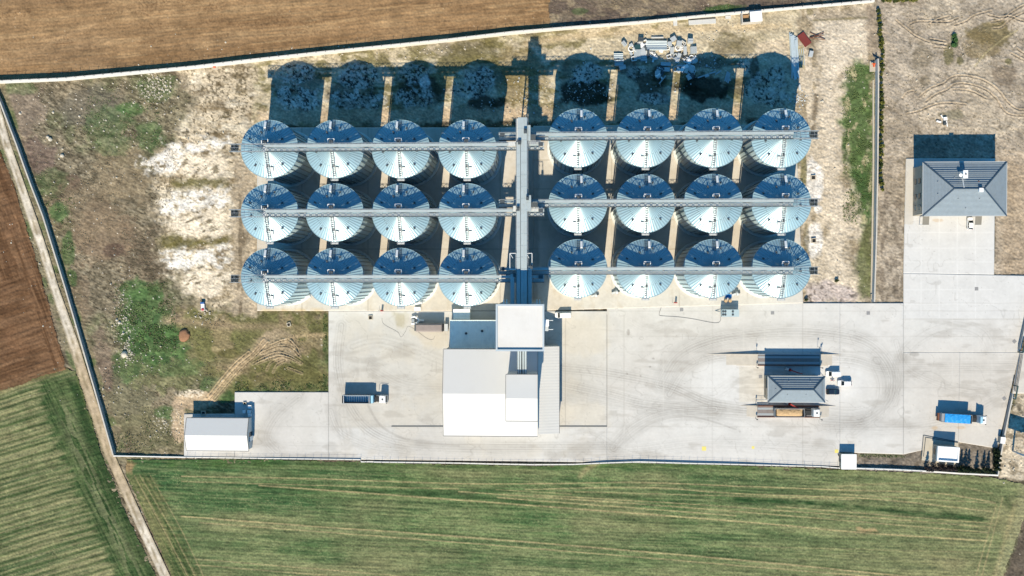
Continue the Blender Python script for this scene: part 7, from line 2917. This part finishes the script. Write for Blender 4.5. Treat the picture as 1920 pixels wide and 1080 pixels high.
rnd = random.Random(21)
hp = []
y = 21
while y < 362:
    fx = np.interp(y, [15, 60, 108, 150, 250, 330, 362], [1646.5, 1649, 1653, 1651.5, 1650.5, 1650, 1654])
    hp.append((fx + rnd.uniform(-1.2, 1.2), y))
    y += rnd.uniform(7.2, 10.5)
sh = [leaves(190, ball_fn(.72, 1.25), .2, 300 + k) for k in range(3)]
prot = [None, None, None]
for i, (x, y) in enumerate(hp):
    k = i % 3
    lab = 'small olive-green shrub in the hedge row along the grey retaining wall'
    s = rnd.uniform(.85, 1.3)
    if prot[k] is None:
        prot[k] = make_tree('hedge_shrub', lab, 'shrub', P3(x, y, 0), 1.0, sh[k], M_SHRUB if k else M_SHRUBD, 'shrubs of the hedge row')
    else:
        dup(prot[k], P3(x, y, 0), rnd.uniform(0, 6), lab, None, s)
for i, x in enumerate((1654, 1660.5, 1667, 1676.5, 1683, 1690, 1699, 1706, 1714)):
    dup(prot[i % 3], P3(x, 1 + (i % 2), 0), rnd.uniform(0, 6), 'small olive-green shrub at the top edge right of the wall end', 'shrubs along the top edge', 1.15)
for i, (x, y, s, lb) in enumerate(((1789, 67, 1.3, 'upper one'), (1791, 76, 1.5, 'middle one'), (1788, 84.5, 1.3, 'lower one'))):
    make_tree('green_bush', 'fresh green bush on the grey eastern plot, %s of three' % lb, 'bush', P3(x, y, 0), .6, leaves(240, ball_fn(.95, .55 * s), .2, 400 + i), mat('bush_green', (.06, .14, .045), .8, 0, .2, .4, 1.0), 'three green bushes on the eastern plot')
for i, (x, y, lb) in enumerate(((1568, 526, 'in the pinkish gravel right of the silos'), (1511, 562, 'at the corner of the silo pad and the yard'))):
    make_tree('green_bush', 'small dark bush ' + lb, 'bush', P3(x, y, 0), .8, leaves(160, ball_fn(.7, .9), .18, 420 + i), M_SHRUBD)

# dry weeds and tussocks: thousands of small blades, one object
wr = np.random.default_rng(17)


def weeds(name, regs, n, material, smin, smax):
    V, Fc = [], []
    w = np.array([abs(r[2] - r[0]) * abs(r[3] - r[1]) * r[4] for r in regs], dtype=float)
    pk = wr.choice(len(regs), n, p=w / w.sum())
    R = np.array([r[:4] for r in regs], dtype=float)[pk]
    x = R[:, 0] + (R[:, 2] - R[:, 0]) * wr.random(n)
    y = R[:, 1] + (R[:, 3] - R[:, 1]) * wr.random(n)
    keep = fbm(x, y, 22, 901, 3) > .47
    bad = in_quads(x, y, YARD + PAD, 3)
    xl, xr = interp_track(y)
    bad |= (x > xl - 3) & (x < xr + 3)
    x, y = x[keep & ~bad], y[keep & ~bad]
    X, Y = PN(x, y, 0.0)
    n = len(x)
    s = smin + (smax - smin) * wr.random(n) ** 2
    a = wr.random(n) * 6.283
    vs = []
    for k in range(3):
        t_ = a + k * 2.094 + wr.random(n) * .7
        vs.append(np.stack([X + s * np.cos(t_), Y + s * np.sin(t_), np.full(n, -.12)], -1))
    vs.append(np.stack([X + s * .4 * (wr.random(n) - .5), Y + s * .4 * (wr.random(n) - .5), .08 + s * (.4 + .5 * wr.random(n))], -1))
    V = np.stack(vs, 1).reshape(-1, 3)
    b = np.arange(n)[:, None] * 4
    Fc = np.concatenate([b + np.array([[0, 1, 3]]), b + np.array([[1, 2, 3]]), b + np.array([[2, 0, 3]])])
    me = bpy.data.meshes.new(name)
    me.from_pydata(V.tolist(), [], Fc.tolist())
    me.materials.append(material)
    o = bpy.data.objects.new(name, me)
    COL.objects.link(o)
    o['kind'] = 'stuff'
    return o


weeds('dry_weeds', [(60, 150, 330, 560, 1), (190, 560, 330, 850, 1), (330, 590, 600, 730, .8), (1035, -20, 1640, 20, .7), (1650, 20, 1930, 290, .35), (330, 130, 460, 250, .5)], 24000, mat('dry_weed', A(186, 174, 146), .95, 0, .1, .35, .3), .08, .24)
weeds('green_weeds', [(215, 530, 330, 660, 1.2), (85, 370, 140, 540, .7), (430, 715, 610, 735, 1.5), (606, 590, 616, 730, 2), (1580, 125, 1637, 420, 1.1), (1322, 8, 1390, 24, 1.5), (160, 180, 300, 280, .4), (1610, 848, 1700, 858, 1), (200, 780, 360, 850, .3)], 14000, mat('green_weed', (.12, .17, .065), .95, 0, .1, .35, .3), .1, .28)
